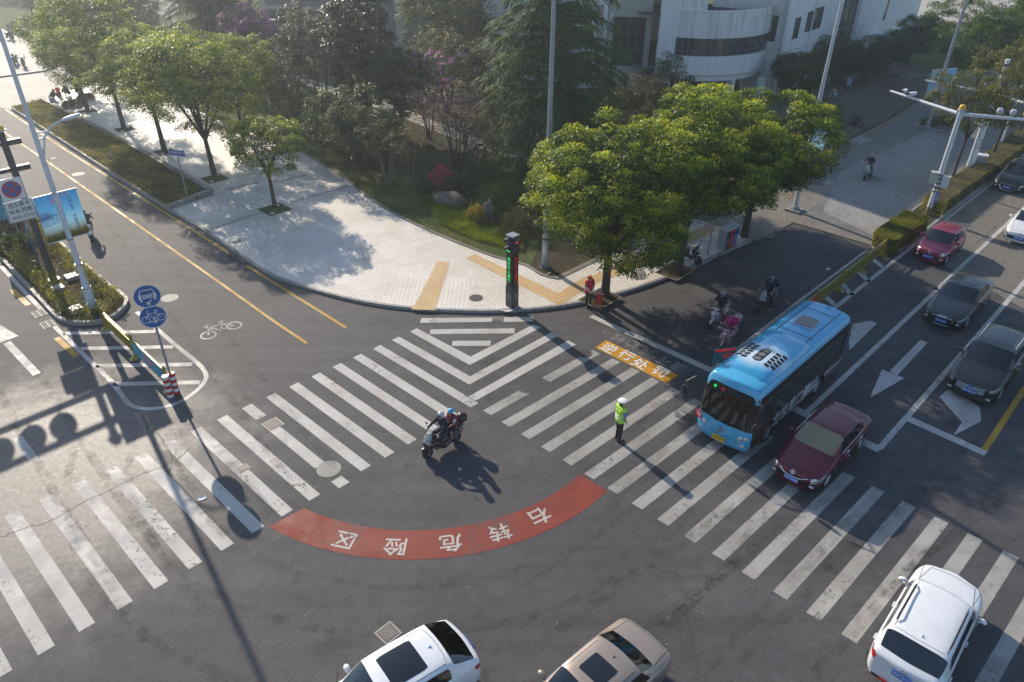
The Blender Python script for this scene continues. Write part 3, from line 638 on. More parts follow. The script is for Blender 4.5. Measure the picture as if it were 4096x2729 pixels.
def clump_leaves(cent, rad, per, leaf, tone0, droop=.5, young_lit=.35, ratio=.42):
    """leaves over the upper/outer shell of every clump"""
    n = len(cent)*per; idx = np.repeat(np.arange(len(cent)), per)
    u = rdir(n); u[:, 2] = np.where(u[:, 2] < -.35, -u[:, 2], u[:, 2])
    rr = rad[idx]*(RNG.random(n)**.22); P = cent[idx]+u*rr[:, None]*np.array([1, 1, .8])
    D = unit(u*np.array([1, 1, .4])+rdir(n)*.55+np.array([0, 0, -droop])); Nn = unit(u+rdir(n)*.7+np.array([0, 0, .5]))
    L_ = leaf*RNG.uniform(.75, 1.3, n)
    tone = tone0[idx]-.14+RNG.normal(0, .08, n)+1.15*young_lit*np.clip((u[:, 2]*rr/rad[idx]-.15), 0, 1)  # lighter tops: new growth, plus sunlit crown highlights put into the leaf tone
    return P, D, Nn, L_, L_*ratio, tone
def trunk_mb(h, r, lean, limbs, tips=None, base=0.0, fork=None):
    mb = MB(); fork = fork or h; top = Vector((lean[0]*fork, lean[1]*fork, fork)); mid = Vector((lean[0]*fork*.3, lean[1]*fork*.3, fork*.5))
    mb.path([(0, 0, -.05+base), (0, 0, .12), mid, top], [r*1.55, r*1.15, r*.92, r*.78], 10)
    for t in limbs:
        t = Vector(t); m_ = top.lerp(t, .45)+Vector((random.uniform(-.2, .2), random.uniform(-.2, .2), .12*t.z*.3))
        mb.path([top-Vector((0, 0, .1)), top.lerp(m_, .5), m_, t], [r*.62, r*.5, r*.36, r*.12], 7)
        for _ in range(3):
            s_ = top.lerp(t, random.uniform(.4, .85)); e = s_+Vector((random.uniform(-1, 1), random.uniform(-1, 1), random.uniform(.1, .9)))*.28*(t-top).length
            mb.path([s_, (s_+e)/2+Vector((0, 0, .05)), e], [r*.25, r*.16, r*.05], 5)
    return mb
def broad_tree(name, label, loc, h, rx, leafmat, seed=0, zb=2.0, ncl=200, per=90, leaf=.13, crad=.45, r=.14, fork=None, lean=(0, 0), group=None, bark='bark', lobes=5, young_lit=.35, tonem=.35, open_=0.0, rz=0, flat=1.0, cat='tree', droop=.5, multi=1, ratio=.42):
    global RNG
    RNG = np.random.default_rng(seed); random.seed(seed)
    t = thing(name, label, cat, loc, rz, group)
    # lobes of the crown
    ch = h-zb; cz = zb+ch*.52; cxy = Vector((lean[0]*cz, lean[1]*cz, 0))
    lb = [(np.array([cxy.x, cxy.y, cz]), np.array([rx*.78, rx*.78, ch*.48]))]
    for k in range(lobes):
        a = 2*PI*k/lobes+random.uniform(-.4, .4); q = rx*random.uniform(.38, .55)
        lb.append((np.array([cxy.x+q*math.cos(a), cxy.y+q*math.sin(a), cz+ch*random.uniform(-.22, .16)]), np.array([rx*.52, rx*.52, ch*random.uniform(.26, .34)])))
    C_, T_ = [], []
    for i in range(ncl*3):
        if len(C_) >= ncl: break
        c, s = lb[RNG.integers(len(lb))]
        u = rdir(1)[0]; p = c+u*s*RNG.uniform(.78, 1.04)
        inside = any((((p-c2)/s2)**2).sum() < .62 for c2, s2 in lb)
        if inside and RNG.random() < .9: continue
        if p[2] < zb-.1 or (open_ and RNG.random() < open_): continue
        C_.append(p); T_.append(tonem+RNG.normal(0, .11))
    C_ = np.array(C_); T_ = np.array(T_); rad = crad*RNG.uniform(.65, 1.25, len(C_))
    parts = [clump_leaves(C_, rad, per, leaf, T_, droop, young_lit, ratio)]
    # sparse inner leaves
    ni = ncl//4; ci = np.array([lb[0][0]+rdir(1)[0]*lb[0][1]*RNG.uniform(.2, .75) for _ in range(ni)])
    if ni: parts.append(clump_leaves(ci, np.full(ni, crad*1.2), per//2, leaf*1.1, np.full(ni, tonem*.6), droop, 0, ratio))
    A = [np.concatenate([p[k] for p in parts]) for k in range(6)]
    link('crown', leafmesh('crown', *A, leafmat), t)
    fork = fork or zb*1.05
    limbs = []
    for c, s in lb[1:]+lb[:1]: limbs.append((c[0], c[1], c[2]+s[2]*.3))
    if multi == 1: trunk_mb(h, r, lean, limbs, fork=fork).obj('trunk', bark, t, smooth=True)
    else:
        mb = MB()
        for k in range(multi):
            a = 2*PI*k/multi+random.uniform(-.3, .3); c, s = lb[1+k % lobes]
            b0 = Vector((.12*math.cos(a), .12*math.sin(a), 0)); e = Vector(c)+Vector((0, 0, s[2]*.4)); m1 = b0.lerp(e, .45)+Vector((0, 0, .12*h))
            mb.path([b0-Vector((0, 0, .05)), b0.lerp(m1, .5), m1, e], [r, r*.8, r*.55, r*.15], 7)
            for _ in range(4):
                s_ = m1.lerp(e, random.uniform(.0, .8)); e2 = s_+Vector((random.uniform(-1, 1), random.uniform(-1, 1), random.uniform(.2, 1)))*.22*h
                mb.path([s_, s_.lerp(e2, .5)+Vector((0, 0, .04)), e2], [r*.3, r*.2, r*.05], 5)
        mb.obj('trunk', bark, t, smooth=True)
    return t
def cedar(label, loc, h, rx, seed, zb=.8, leaf=.34, group='cedars in the park', nw=26, rz=0, dens=1.0):
    """deodar: whorls of long drooping boughs carrying hanging sprays"""
    global RNG
    RNG = np.random.default_rng(seed); random.seed(seed)
    t = thing('cedar_tree', label, 'tree', loc, rz, group); mb = MB(); mb.path([(0, 0, -.1), (0, 0, h*.4), (0, 0, h*.98)], [.26, .17, .03], 9)
    P, D, Nn, L_, W_, T_ = [], [], [], [], [], []
    for i in range(nw):
        f = i/(nw-1); z = zb+(h-zb)*f**.92; rl = rx*(1-f)**.70*random.uniform(.85, 1.1)+.25
        for k in range(6 if f < .75 else 4):
            a = k*2*PI/6+i*1.1+random.uniform(-.35, .35); ln = rl*random.uniform(.7, 1.12)
            dv = np.array([math.cos(a), math.sin(a), 0.]); sv = np.array([-math.sin(a), math.cos(a), 0.])
            up = .30*ln*random.uniform(.5, 1.1); pts = []
            for s in np.linspace(0, 1, 7): pts.append(np.array([0, 0, z])+dv*ln*s+np.array([0, 0, up*math.sin(s*PI*.62)-.28*ln*s*s]))
            mb.path([tuple(p) for p in pts[::2]], [.05*(1-f)+.02, .035*(1-f)+.014, .02, .008], 4)
            n = int(ln*46*dens)
            s = RNG.random(n)**.75; s = .12+.9*s; base = np.array([0, 0, z])+dv*(ln*s)[:, None]; base[:, 2] += up*np.sin(s*PI*.62)-.28*ln*s*s
            side = RNG.normal(0, 1, n)*(.12+.20*ln*np.sin(np.clip(s, 0, 1)*PI*.8+.2)*.55)
            P_ = base+sv*side[:, None]; P_[:, 2] -= np.abs(side)*.35+RNG.random(n)*.16
            d = unit(dv*.8+sv*(np.sign(side)*.6)[:, None]+np.array([0, 0, -1.])*RNG.uniform(.35, 1.3, n)[:, None]+rdir(n)*.25)
            P.append(P_); D.append(d); Nn.append(unit(np.array([0, 0, 1.])+rdir(n)*.5)); l_ = leaf*RNG.uniform(.6, 1.4, n); L_.append(l_); W_.append(l_*.15)
            T_.append(.3+.25*RNG.random()+RNG.normal(0, .1, n)+.35*np.clip(s-.6, 0, 1))
    link('crown', leafmesh('crown', *[np.concatenate(q) for q in (P, D, Nn, L_, W_, T_)], 'leaf_cedar'), t)
    mb.obj('trunk', 'bark', t, smooth=True); return t
def bush(name, label, loc, rx, ry, h, leafmat, seed, n=5000, leaf=.07, tonem=.35, young_lit=.3, group=None, cat='shrub', lump=.18, rz=0):
    global RNG
    RNG = np.random.default_rng(seed)
    u = rdir(n); u[:, 2] = np.abs(u[:, 2]); ph = RNG.random(3)*6
    k = 1+lump*np.sin(u[:, 0]*5+ph[0])*np.cos(u[:, 1]*6+ph[1])+lump*.6*np.sin(u[:, 2]*9+ph[2]+u[:, 0]*8)
    P = u*np.array([rx, ry, h])*(k*RNG.uniform(.72, 1.03, n)**1)[:, None]; P[:, 2] += .02
    D = unit(u+rdir(n)*.9); Nn = unit(u+rdir(n)*.6+np.array([0, 0, .3])); L_ = leaf*RNG.uniform(.7, 1.3, n)
    tone = tonem+.12*np.sin(P[:, 0]*4)*np.cos(P[:, 1]*5)+RNG.normal(0, .1, n)+young_lit*(u[:, 2]-.5)
    t = thing(name, label, cat, loc, rz, group); link('foliage', leafmesh('foliage', P, D, Nn, L_, L_*.5, tone, leafmat), t)
    mb = MB()
    for k in range(5):
        a = k*1.3; mb.path([(.05*math.cos(a), .05*math.sin(a), -.03), (rx*.3*math.cos(a), ry*.3*math.sin(a), h*.45), (rx*.55*math.cos(a), ry*.55*math.sin(a), h*.75)], [.03, .02, .008], 5)
    mb.obj('stem', 'bark', t); return t
def field(name, pts, z, n, leafmat, seed, leaf=.1, hgt=.25, tonem=.4, label=None, mask=None, up=.8, wr=.5, tv=.15):
    """ground cover spread over a polygon: one stuff object"""
    global RNG
    RNG = np.random.default_rng(seed); pts = np.array([tuple(p)[:2] for p in pts]); lo, hi = pts.min(0), pts.max(0); out = []
    q = RNG.uniform(lo, hi, (n*4, 2)); x, y = q[:, 0], q[:, 1]; ins = np.zeros(len(q), bool); j = len(pts)-1
    for i in range(len(pts)):
        xi, yi = pts[i]; xj, yj = pts[j]
        c = ((yi > y) != (yj > y)) & (x < (xj-xi)*(y-yi)/(yj-yi+1e-12)+xi); ins ^= c; j = i
    q = q[ins]
    if mask is not None: q = q[mask(q[:, 0], q[:, 1])]
    q = q[:n]; n = len(q)
    wav = np.sin(q[:, 0]*1.7+np.cos(q[:, 1]*1.3)*1.5)*np.cos(q[:, 1]*2.1+q[:, 0]*.6)
    lum = np.sin(q[:, 0]*6.1+wav)*np.sin(q[:, 1]*5.3)
    hh = hgt*(.65+.2*wav+.2*lum)
    P = np.column_stack([q, z+np.abs(RNG.random(n)**.5)*hh]); D = unit(rdir(n)+np.array([0, 0, up])); Nn = unit(rdir(n)*.7+np.array([0, 0, 1.]))
    L_ = leaf*RNG.uniform(.6, 1.4, n)
    o = link(name, leafmesh(name, P, D, Nn, L_, L_*wr, tonem+tv*wav+RNG.normal(0, .12, n), leafmat)); o['kind'] = 'stuff'; return o
def hedge(label, foot, z0, z1, n, seed, group='clipped hedges on the roadside island', leafmat='leaf_hedge', leaf=.075):
    global RNG
    RNG = np.random.default_rng(seed); c = sum((Vector(p) for p in foot), Vector((0, 0)))/len(foot)
    t = thing('hedge', label, 'hedge', (c.x, c.y, z0), 0, group); pts = np.array([(p[0]-c.x, p[1]-c.y) for p in foot]); H_ = z1-z0
    k = len(pts); e = [np.linalg.norm(pts[(i+1) % k]-pts[i]) for i in range(k)]; per = sum(e)
    lo, hi = pts.min(0), pts.max(0); q = RNG.uniform(lo, hi, (n*5, 2)); x, y = q[:, 0], q[:, 1]; ins = np.zeros(len(q), bool); j = k-1
    for i in range(k):
        xi, yi = pts[i]; xj, yj = pts[j]; ins ^= ((yi > y) != (yj > y)) & (x < (xj-xi)*(y-yi)/(yj-yi+1e-12)+xi); j = i
    top = q[ins][:int(n*.62)]; nt_ = len(top)
    wob = .05*np.sin(top[:, 0]*3)*np.cos(top[:, 1]*2.6)
    P1 = np.column_stack([top, H_*(1+wob)-np.abs(RNG.normal(0, .05, nt_))]); N1 = unit(np.array([0, 0, 1.])+rdir(nt_)*.6)
    ns = n-nt_; ei = RNG.choice(k, ns, p=np.array(e)/per); s = RNG.random(ns)[:, None]; a = pts[ei]; b = pts[(ei+1) % k]; m2 = a+(b-a)*s
    od = np.column_stack([(b-a)[:, 1], -(b-a)[:, 0]]); od /= np.linalg.norm(od, axis=1, keepdims=True)+1e-9; cen = pts.mean(0)
    od *= np.sign(((m2-cen)*od).sum(1))[:, None]; zz = RNG.random(ns)*H_
    bulge = .05*np.sin(m2[:, 0]*4+zz*3)-.10*np.clip((zz/H_-.8)/.2, 0, 1)**2
    P2 = np.column_stack([m2+od*(bulge+RNG.normal(0, .03, ns))[:, None], zz]); N2 = unit(np.column_stack([od, np.full(ns, .3)])+rdir(ns)*.6)
    P = np.vstack([P1, P2]); Nn = np.vstack([N1, N2]); D = unit(rdir(n)+Nn*.4); L_ = leaf*RNG.uniform(.6, 1.4, n)
    tone = .38+.16*np.sin(P[:, 0]*1.3+P[:, 1]*2.2)+RNG.normal(0, .14, n)
    link('foliage', leafmesh('foliage', P, D, Nn, L_, L_*.55, tone, leafmat), t)
    mb = MB(); cp = [Vector((p[0], p[1]))*.93 for p in pts]; mb.prism(cp, 0, H_*.9); mb.obj('branch_core', 'bark', t); return t
KT = 'camphor street trees'
# three kerb-side camphors
b = g(2420, 1180, .14); broad_tree('camphor_tree', 'round dense camphor tree on the corner, behind the flag volunteer', b, 8.4, 4.1, 'leaf_camphor', 11, 2.1, 330, 235, .13, .62, .20, 3.0, (-.005, .0), KT, lobes=7, tonem=.42, young_lit=.55)
b = g(2712, 1080, .14); broad_tree('camphor_tree', 'tall camphor tree whose leaning trunk stands over the parked scooter', b, 9.0, 3.9, 'leaf_camphor', 12, 2.3, 310, 235, .13, .62, .22, 3.2, (.05, .03), KT, lobes=7, tonem=.42, young_lit=.55)
b = g(2975, 955, .04); broad_tree('camphor_tree', 'camphor tree behind the three-colour litter bin', b, 8.3, 3.6, 'leaf_camphor', 13, 1.9, 270, 225, .135, .60, .20, 2.8, (.02, 0), KT, lobes=6, tonem=.40, young_lit=.55)
b = g(2770, 800, .15); broad_tree('camphor_tree', 'camphor tree set back between the kerb trees and the white building', b, 6.9, 2.9, 'leaf_camphor', 14, 2.2, 180, 200, .14, .60, .18, 2.9, (.0, 0), KT, lobes=6, tonem=.42, young_lit=.55)
PT = 'camphor trees in square pits on the plaza'
for (px, py, h, rx, zb, sd, nc, fk, ln_, lab) in (
    (1100, 830, 5.4, 2.35, 2.3, 21, 110, 1.9, (-.02, 0), 'small open camphor tree nearest the plaza corner'),
    (858, 705, 9.0, 4.1, 2.5, 22, 330, 2.5, (-.06, .05), 'largest plaza camphor, with a forked trunk, behind the street name sign'),
    (658, 603, 8.6, 3.3, 2.4, 23, 260, 3.0, (-.05, .04), 'slim plaza camphor between the forked one and a taller one'),
    (496, 512, 10.6, 3.7, 2.6, 24, 290, 3.0, (-.02, 0), 'tallest plaza camphor, third from the small open one'),
    (350, 438, 6.6, 2.7, 1.7, 25, 180, 2.2, (-.05, 0), 'lower camphor tree beside the heap of clippings')):
    b = g(px, py, .14); broad_tree('camphor_tree', lab, b, h, rx, 'leaf_camphor_dusty', sd, zb, nc, 140 if nc > 120 else 110, .14, .6 if nc > 120 else .40, .17 if nc > 120 else .12, fk, ln_, PT, lobes=6, tonem=.5, young_lit=.5, open_=0 if nc > 120 else .15)
broad_tree('camphor_tree', 'camphor tree on the lawn edge behind the forked plaza camphor', g(975, 560, .15), 7.6, 2.9, 'leaf_camphor_dusty', 27, 1.6, 210, 140, .14, .58, .15, 2.2, (0, 0), PT, tonem=.5, young_lit=.5)
for q, lab in ((((-40.5, 70)), 'camphor tree at the far end of the plaza row, above the lawn'), (((-62, 82)), 'camphor tree at the top corner over the parked scooters')):
    broad_tree('camphor_tree', lab, (*q, .14), 7.6, 3.2, 'leaf_camphor_dusty', int(-q[0]), 2.4, 170, 80, .17, .55, .15, 2.6, (0, 0), PT, tonem=.5, young_lit=.5)
# tree pits
for (px, py, s, lab) in ((1100, 838, 1.5, 'green square tree pit of the small open camphor'), (858, 715, 1.35, 'square tree pit of the forked camphor'), (662, 608, 1.3, 'square tree pit of the slim camphor'), (500, 518, 1.3, 'square tree pit of the tallest plaza camphor'), (350, 445, 1.3, 'square tree pit of the lower camphor by the clippings')):
    p = g(px, py, .14); t = thing('tree_pit', lab, 'tree pit', (p.x, p.y, .14), LD, 'square tree pits on the plaza')
    ribbon([Vector(q)*s for q in ((-.5, -.5), (.5, -.5), (.5, .5), (-.5, .5), (-.5, -.5))], .1, 0, .016).obj('pit_frame', 'brown_pavers', t)
    mb = MB(); mb.box((0, 0, .004), (s, s, .008)); mb.obj('pit_soil', 'lawn_mat', t)
    for k in (-1, 1):
        mb = MB(); mb.lathe([(.13, 0), (.13, .03), (.10, .035), (0, .035)], 18, (k*s*.30, -k*s*.30, .004)); mb.obj('ground_light', 'sign_white', t)
for (px, py, lab) in ((2400, 1195, 'square soil pit of the corner camphor'), (2700, 1085, 'square soil pit of the leaning camphor beside the scooter')):
    p = g(px, py, .14); t = thing('tree_pit', lab, 'tree pit', (p.x, p.y, .14), RD, 'soil tree pits by the kerb'); mb = MB(); mb.box((0, 0, .006), (1.7, 1.3, .012)); mb.obj('pit_soil', 'leaf_litter', t)
    ribbon([(-.85, -.65), (.85, -.65), (.85, .65), (-.85, .65), (-.85, -.65)], .08, 0, .02).obj('pit_frame', 'brown_pavers', t)
# park, mid ground
b = g(2190, 690, .15); cedar('big dark cedar with drooping boughs beside the tall grey mast', b, 17.0, 6.4, 31, .6, nw=32, dens=2.6, leaf=.36)
cedar('hazy dark cedar behind the purple crape myrtle', g(885, 262, .15), 14, 6.5, 32, .8, nw=30, leaf=.5, dens=1.1)
cedar('hazy cedar at the upper left behind the plaza trees', g(420, 120, .15), 11, 7, 33, 1.0, nw=24, leaf=.6, dens=.9)
cedar('far cedar at the top edge behind the two garden lamps', g(1150, 110, .15), 12, 5, 34, 1.0, nw=20, leaf=.6, dens=.8)
PB = 'trees and tall shrubs of the park'
for (nm, lab, px, py, h, rx, lm, sd, zb, nc, per, lf_, cr, r_, op, kw) in (
    ('crape_myrtle', 'rounded crape myrtle covered in purple blossom', 1035, 352, 7.8, 3.0, 'leaf_myrtle', 41, 1.2, 210, 80, .15, .5, .08, 0, dict(multi=4, tonem=.55, young_lit=.3)),
    ('magnolia_tree', 'tall glossy magnolia in front of the grey building', 1475, 520, 11.0, 2.9, 'leaf_magnolia', 42, 1.2, 230, 62, .21, .55, .14, .05, dict(tonem=.32, young_lit=.62, ratio=.5)),
    ('magnolia_tree', 'smaller glossy magnolia beside the garden lamps', 1215, 270, 6.6, 2.2, 'leaf_magnolia', 43, 1.0, 120, 50, .22, .5, .1, .05, dict(tonem=.4, young_lit=.5, ratio=.5)),
    ('crape_myrtle', 'dark crape myrtle with lilac tips on several thin stems', 1300, 470, 8.2, 3.2, 'leaf_myrtle_tips', 44, 2.6, 200, 70, .14, .5, .07, .1, dict(multi=6, tonem=.3, young_lit=.55)),
    ('dark_shrub_tree', 'dark leafy tree behind the forked plaza camphor', 1165, 500, 6.6, 3.0, 'leaf_dark', 45, .8, 180, 70, .15, .5, .1, 0, dict(multi=3)),
    ('osmanthus_tree', 'dark round osmanthus left of the pink-flowered myrtle', 1610, 560, 7.2, 2.7, 'leaf_dark', 46, 1.6, 190, 75, .14, .5, .12, 0, dict(tonem=.5)),
    ('osmanthus_bush', 'wide dark bush reaching down to the shaded lawn', 1440, 660, 5.2, 3.6, 'leaf_dark', 47, .1, 260, 75, .14, .5, .1, 0, dict(multi=4, tonem=.42)),
    ('crape_myrtle', 'loose crape myrtle with pink flower tips above the plum tree', 1720, 560, 6.4, 2.4, 'leaf_myrtle_tips', 48, 3.0, 90, 60, .13, .4, .06, .2, dict(multi=4, tonem=.5, young_lit=.9)),
    ('plum_tree', 'purple-leaved plum tree on thin dark stems', 1830, 720, 6.6, 3.3, 'leaf_plum', 49, 2.6, 180, 50, .10, .55, .08, .25, dict(multi=6, tonem=.4)),
    ('bare_shrub', 'thin reddish twiggy shrub above the red diamond ornament', 1890, 750, 5.0, 1.6, 'leaf_olive', 50, 2.6, 40, 26, .09, .4, .04, .3, dict(multi=9)),
    ('pale_shrub', 'thin grey-green shrub on pale stems in shaded lawn', 1555, 745, 4.3, 1.9, 'leaf_olive', 51, 1.5, 70, 44, .10, .4, .05, .25, dict(multi=5, bark='bark_pale', tonem=.5)),
    ('pale_shrub', 'small thin shrub on one pale stem in shaded lawn', 1645, 750, 3.6, 1.3, 'leaf_olive', 52, 1.6, 45, 40, .10, .35, .04, .2, dict(multi=2, bark='bark_pale', tonem=.5)),
    ('park_tree', 'large dark green tree between the grey and white buildings', 1800, 330, 11.5, 5.2, 'leaf_dark', 53, 2.2, 300, 80, .19, .75, .2, 0, dict(tonem=.62)),
    ('park_tree', 'yellow-green bushy tree in front of the large dark one', 1790, 450, 6.6, 3.4, 'leaf_olive', 54, 1.2, 200, 60, .14, .5, .1, .2, dict(multi=4, tonem=.45)),
    ('park_tree', 'olive bushy tree touching the left side of the big cedar', 1960, 470, 6.2, 3.0, 'leaf_olive', 55, 1.0, 170, 60, .14, .5, .1, .2, dict(multi=4, tonem=.4)),
    ('park_tree', 'hazy green tree above the small magnolia', 1290, 120, 7.5, 3.2, 'leaf_green', 56, 1.5, 120, 60, .2, .6, .12, .1, dict(tonem=.4)),
    ('park_tree', 'hazy dark tree behind the tallest plaza camphor', 560, 150, 7.0, 3.6, 'leaf_dark', 160, .5, 150, 60, .2, .6, .12, 0, dict(tonem=.4)),
    ('park_tree', 'hazy tree at the top edge behind the purple myrtle', 760, -20, 9.0, 4.6, 'leaf_dark', 161, .8, 170, 60, .22, .65, .12, 0, dict(tonem=.45)),
    ('park_tree', 'hazy green tree at the top edge left of the grey building', 1060, -30, 9.0, 4.6, 'leaf_green', 162, .8, 170, 60, .22, .65, .12, 0, dict(tonem=.35)),
    ('park_tree', 'pale hazy tree at the very top behind the far cedar', 520, -60, 8.0, 4.6, 'leaf_olive', 163, .8, 150, 60, .22, .65, .12, 0, dict(tonem=.4)),
    ('park_tree', 'hazy shrub tree behind the far lamp post', 130, 60, 6.2, 4.0, 'leaf_dark', 57, .5, 150, 60, .2, .6, .12, 0, dict(tonem=.45)),
    ('park_tree', 'hazy reddish tree at the top edge near the left', 330, -30, 7.5, 3.6, 'leaf_plum', 58, 1, 130, 60, .2, .6, .12, 0, dict(tonem=.6)),
    ('park_tree', 'grey-green tree filling the top left corner', 30, -20, 8.0, 4.2, 'leaf_dark', 59, 1, 170, 60, .2, .6, .12, 0, dict(tonem=.4)),
    ('garden_shrub', 'dark thin-leaved shrub against the white pier', 2640, 480, 5.4, 2.4, 'leaf_dark', 60, .3, 150, 60, .13, .45, .07, .15, dict(multi=5, tonem=.5)),
    ('garden_shrub', 'yellowish loose shrub right of the big cedar', 2520, 560, 5.0, 2.6, 'leaf_olive', 61, .3, 150, 55, .13, .45, .07, .2, dict(multi=5, tonem=.35)),
    ('garden_shrub', 'dark low shrub between the pier and the kerb trees', 2560, 760, 3.8, 2.8, 'leaf_dark', 62, .2, 150, 60, .13, .45, .07, .1, dict(multi=5, tonem=.45)),
    ('evergreen_shrub', 'large dark shrub against the white wall beside the drum', 3170, 395, 3.9, 2.4, 'leaf_dark', 63, .2, 190, 65, .14, .5, .08, 0, dict(multi=4, tonem=.38)),
    ('evergreen_shrub', 'tall dark shrub behind the standing man by the glass strip', 3310, 330, 4.4, 2.4, 'leaf_dark', 64, .3, 190, 65, .14, .5, .08, 0, dict(multi=4, tonem=.42)),
    ('evergreen_shrub', 'round dark shrub tree right of the standing man', 3455, 330, 4.4, 2.4, 'leaf_dark', 65, .6, 190, 65, .14, .5, .08, 0, dict(multi=4, tonem=.36)),
    ('evergreen_shrub', 'dark shrub beside the small entrance canopy', 3545, 285, 4.0, 2.0, 'leaf_dark', 66, .6, 150, 60, .15, .5, .08, 0, dict(multi=3, tonem=.44)),
    ('evergreen_shrub', 'dark tree left of the big round-crowned tree', 3620, 262, 5.0, 2.5, 'leaf_dark', 67, 1.4, 170, 65, .15, .5, .08, 0, dict(multi=2, tonem=.4)),
    ('round_tree', 'big round-crowned green tree in the upper right corner', 3890, 400, 9.6, 5.8, 'leaf_green', 68, 2.4, 380, 85, .17, .62, .18, 0, dict(lobes=8, tonem=.5, young_lit=.3)),
    ('round_tree', 'second round-crowned tree at the right edge behind the first', 4180, 330, 9.6, 5.0, 'leaf_green', 69, 2.4, 250, 80, .18, .62, .18, 0, dict(lobes=8, tonem=.42, young_lit=.3))):
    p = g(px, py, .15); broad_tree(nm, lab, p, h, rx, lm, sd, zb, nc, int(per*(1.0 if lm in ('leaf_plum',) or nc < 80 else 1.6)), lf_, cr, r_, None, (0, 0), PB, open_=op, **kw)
ST = 'feathery street trees on the hedge island'
for (px, py, h, rx, sd, lab) in ((3798, 745, 7.7, 2.9, 71, 'reddish-green feathery tree behind the nearest camera mast'), (3960, 650, 8.0, 3.1, 72, 'feathery tree with a pale trunk beside the white pole'), (4066, 560, 7.4, 2.6, 73, 'feathery tree at the right edge of the hedge island')):
    p = g(px, py, .15); broad_tree('feathery_tree', lab, p, h, rx, 'leaf_sapindus', sd, 3.9, 95, 60, .26, .55, .085, 3.2, (.02, .01), ST, lobes=6, tonem=.42, young_lit=.3, flat=.5, droop=.75, ratio=.24, open_=.25)
for (px, py, rx, h, lm, sd, nm, lab, n, lf_) in (
    (1700, 772, .62, .95, 'leaf_dark', 81, 'clipped_bush', 'small dark clipped bush left of the red diamond ornament', 3500, .06),
    (1820, 755, .85, 1.15, 'leaf_green', 82, 'clipped_bush', 'round light green clipped bush right of the red diamond ornament', 5000, .07),
    (3322, 500, .85, .9, 'leaf_yellow', 83, 'clipped_bush', 'round yellow-leaved bush in the soil bed', 3500, .08),
    (3345, 455, .4, .9, 'leaf_green', 84, 'small_conifer', 'small upright green conifer behind the yellow bush', 1500, .08),
    (2010, 850, 1.7, 1.9, 'leaf_dark', 85, 'undergrowth_bush', 'dark tangled bush behind the garden rock', 9000, .08),
    (2080, 930, 1.3, 1.3, 'leaf_olive', 86, 'undergrowth_bush', 'low olive bush beside the foot of the tall grey mast', 6000, .08),
    (1945, 770, 1.6, 1.7, 'leaf_dark', 87, 'undergrowth_bush', 'dark bush at the foot of the plum tree stems', 8000, .08),
    (2200, 850, 1.8, 1.3, 'leaf_dark', 88, 'undergrowth_bush', 'dark spreading bush under the lowest cedar boughs', 8000, .09),
    (1905, 880, .7, .8, 'leaf_yellow', 89, 'fern_clump', 'bright yellow-green fern clump in front of the rock', 2500, .10),
    (290, 425, .9, .5, 'leaf_dark', 90, 'clipping_heap', 'heap of cut green branches at the end of the granite wall', 2500, .12),
    (345, 395, .8, .45, 'leaf_olive', 91, 'clipping_heap', 'smaller heap of cut branches behind the plaza tree', 2000, .12),
    (158, 112, .8, .9, 'leaf_dark', 92, 'clipped_bush', 'small hazy round bush on the far lawn', 2000, .1),
    (70, 1000, .9, .8, 'leaf_dark', 93, 'strappy_plant', 'dark tufted plant behind the safety notice board on the island', 4000, .12),
    (20, 900, 1.0, 1.1, 'leaf_green', 94, 'clipped_bush', 'green bush at the left edge behind the cyan notice board', 5000, .09),
    (190, 870, .8, .9, 'leaf_green', 95, 'clipped_bush', 'green bush behind the dark signal pole', 4000, .09)):
    p = g(px, py, .16); bush(nm, lab, p, rx, rx, h, lm, sd, n, lf_)
# cycad in the soil bed
p = g(3420, 500, .16); t = thing('cycad', 'dark spiky cycad in the soil bed', 'plant', p); RNG = np.random.default_rng(5); P, D, Nn, L_, W_, T_ = [], [], [], [], [], []
for k in range(46):
    a = k*2.4; el = RNG.uniform(.15, 1.2); ln = RNG.uniform(.7, 1.1)
    for s in np.linspace(.15, 1, 16):
        q = np.array([math.cos(a)*math.cos(el)*ln*s, math.sin(a)*math.cos(el)*ln*s, .35+math.sin(el)*ln*s-.35*ln*s*s])
        for sg in (-1, 1):
            d = np.array([-math.sin(a)*sg+math.cos(a)*.6, math.cos(a)*sg+math.sin(a)*.6, .1]); d /= np.linalg.norm(d)
            P.append(q+d*.09); D.append(d); Nn.append([0, 0, 1]); L_.append(.2); W_.append(.03); T_.append(.3+.2*RNG.random())
link('fronds', leafmesh('fronds', *[np.array(q, float) for q in (P, D, Nn, L_, W_, T_)], 'leaf_dark'), t)
mb = MB(); mb.lathe([(.18, -.02), (.2, .2), (.13, .42), (0, .45)], 10); mb.obj('trunk', 'bark', t, smooth=True)
# hedges
hp = [g(x, y, 1.0).xy for x, y in ((3500, 926), (3512, 912), (3621, 837), (3700, 856), (3712, 868), (3706, 885), (3591, 958), (3560, 962))]
hedge('block hedge with a blunt end, nearest the traffic fence', hp, .15, 1.0, 26000, 101)
hp2 = [g(x, y, .95).xy for x, y in ((3692, 790), (3712, 772), (3760, 734), (3862, 670), (4050, 527), (4300, 350), (4420, 350), (4096, 582), (4007, 650), (3876, 740), (3775, 815), (3722, 812))]
hedge('long hedge under the camera masts', hp2, .15, .95, 42000, 102)
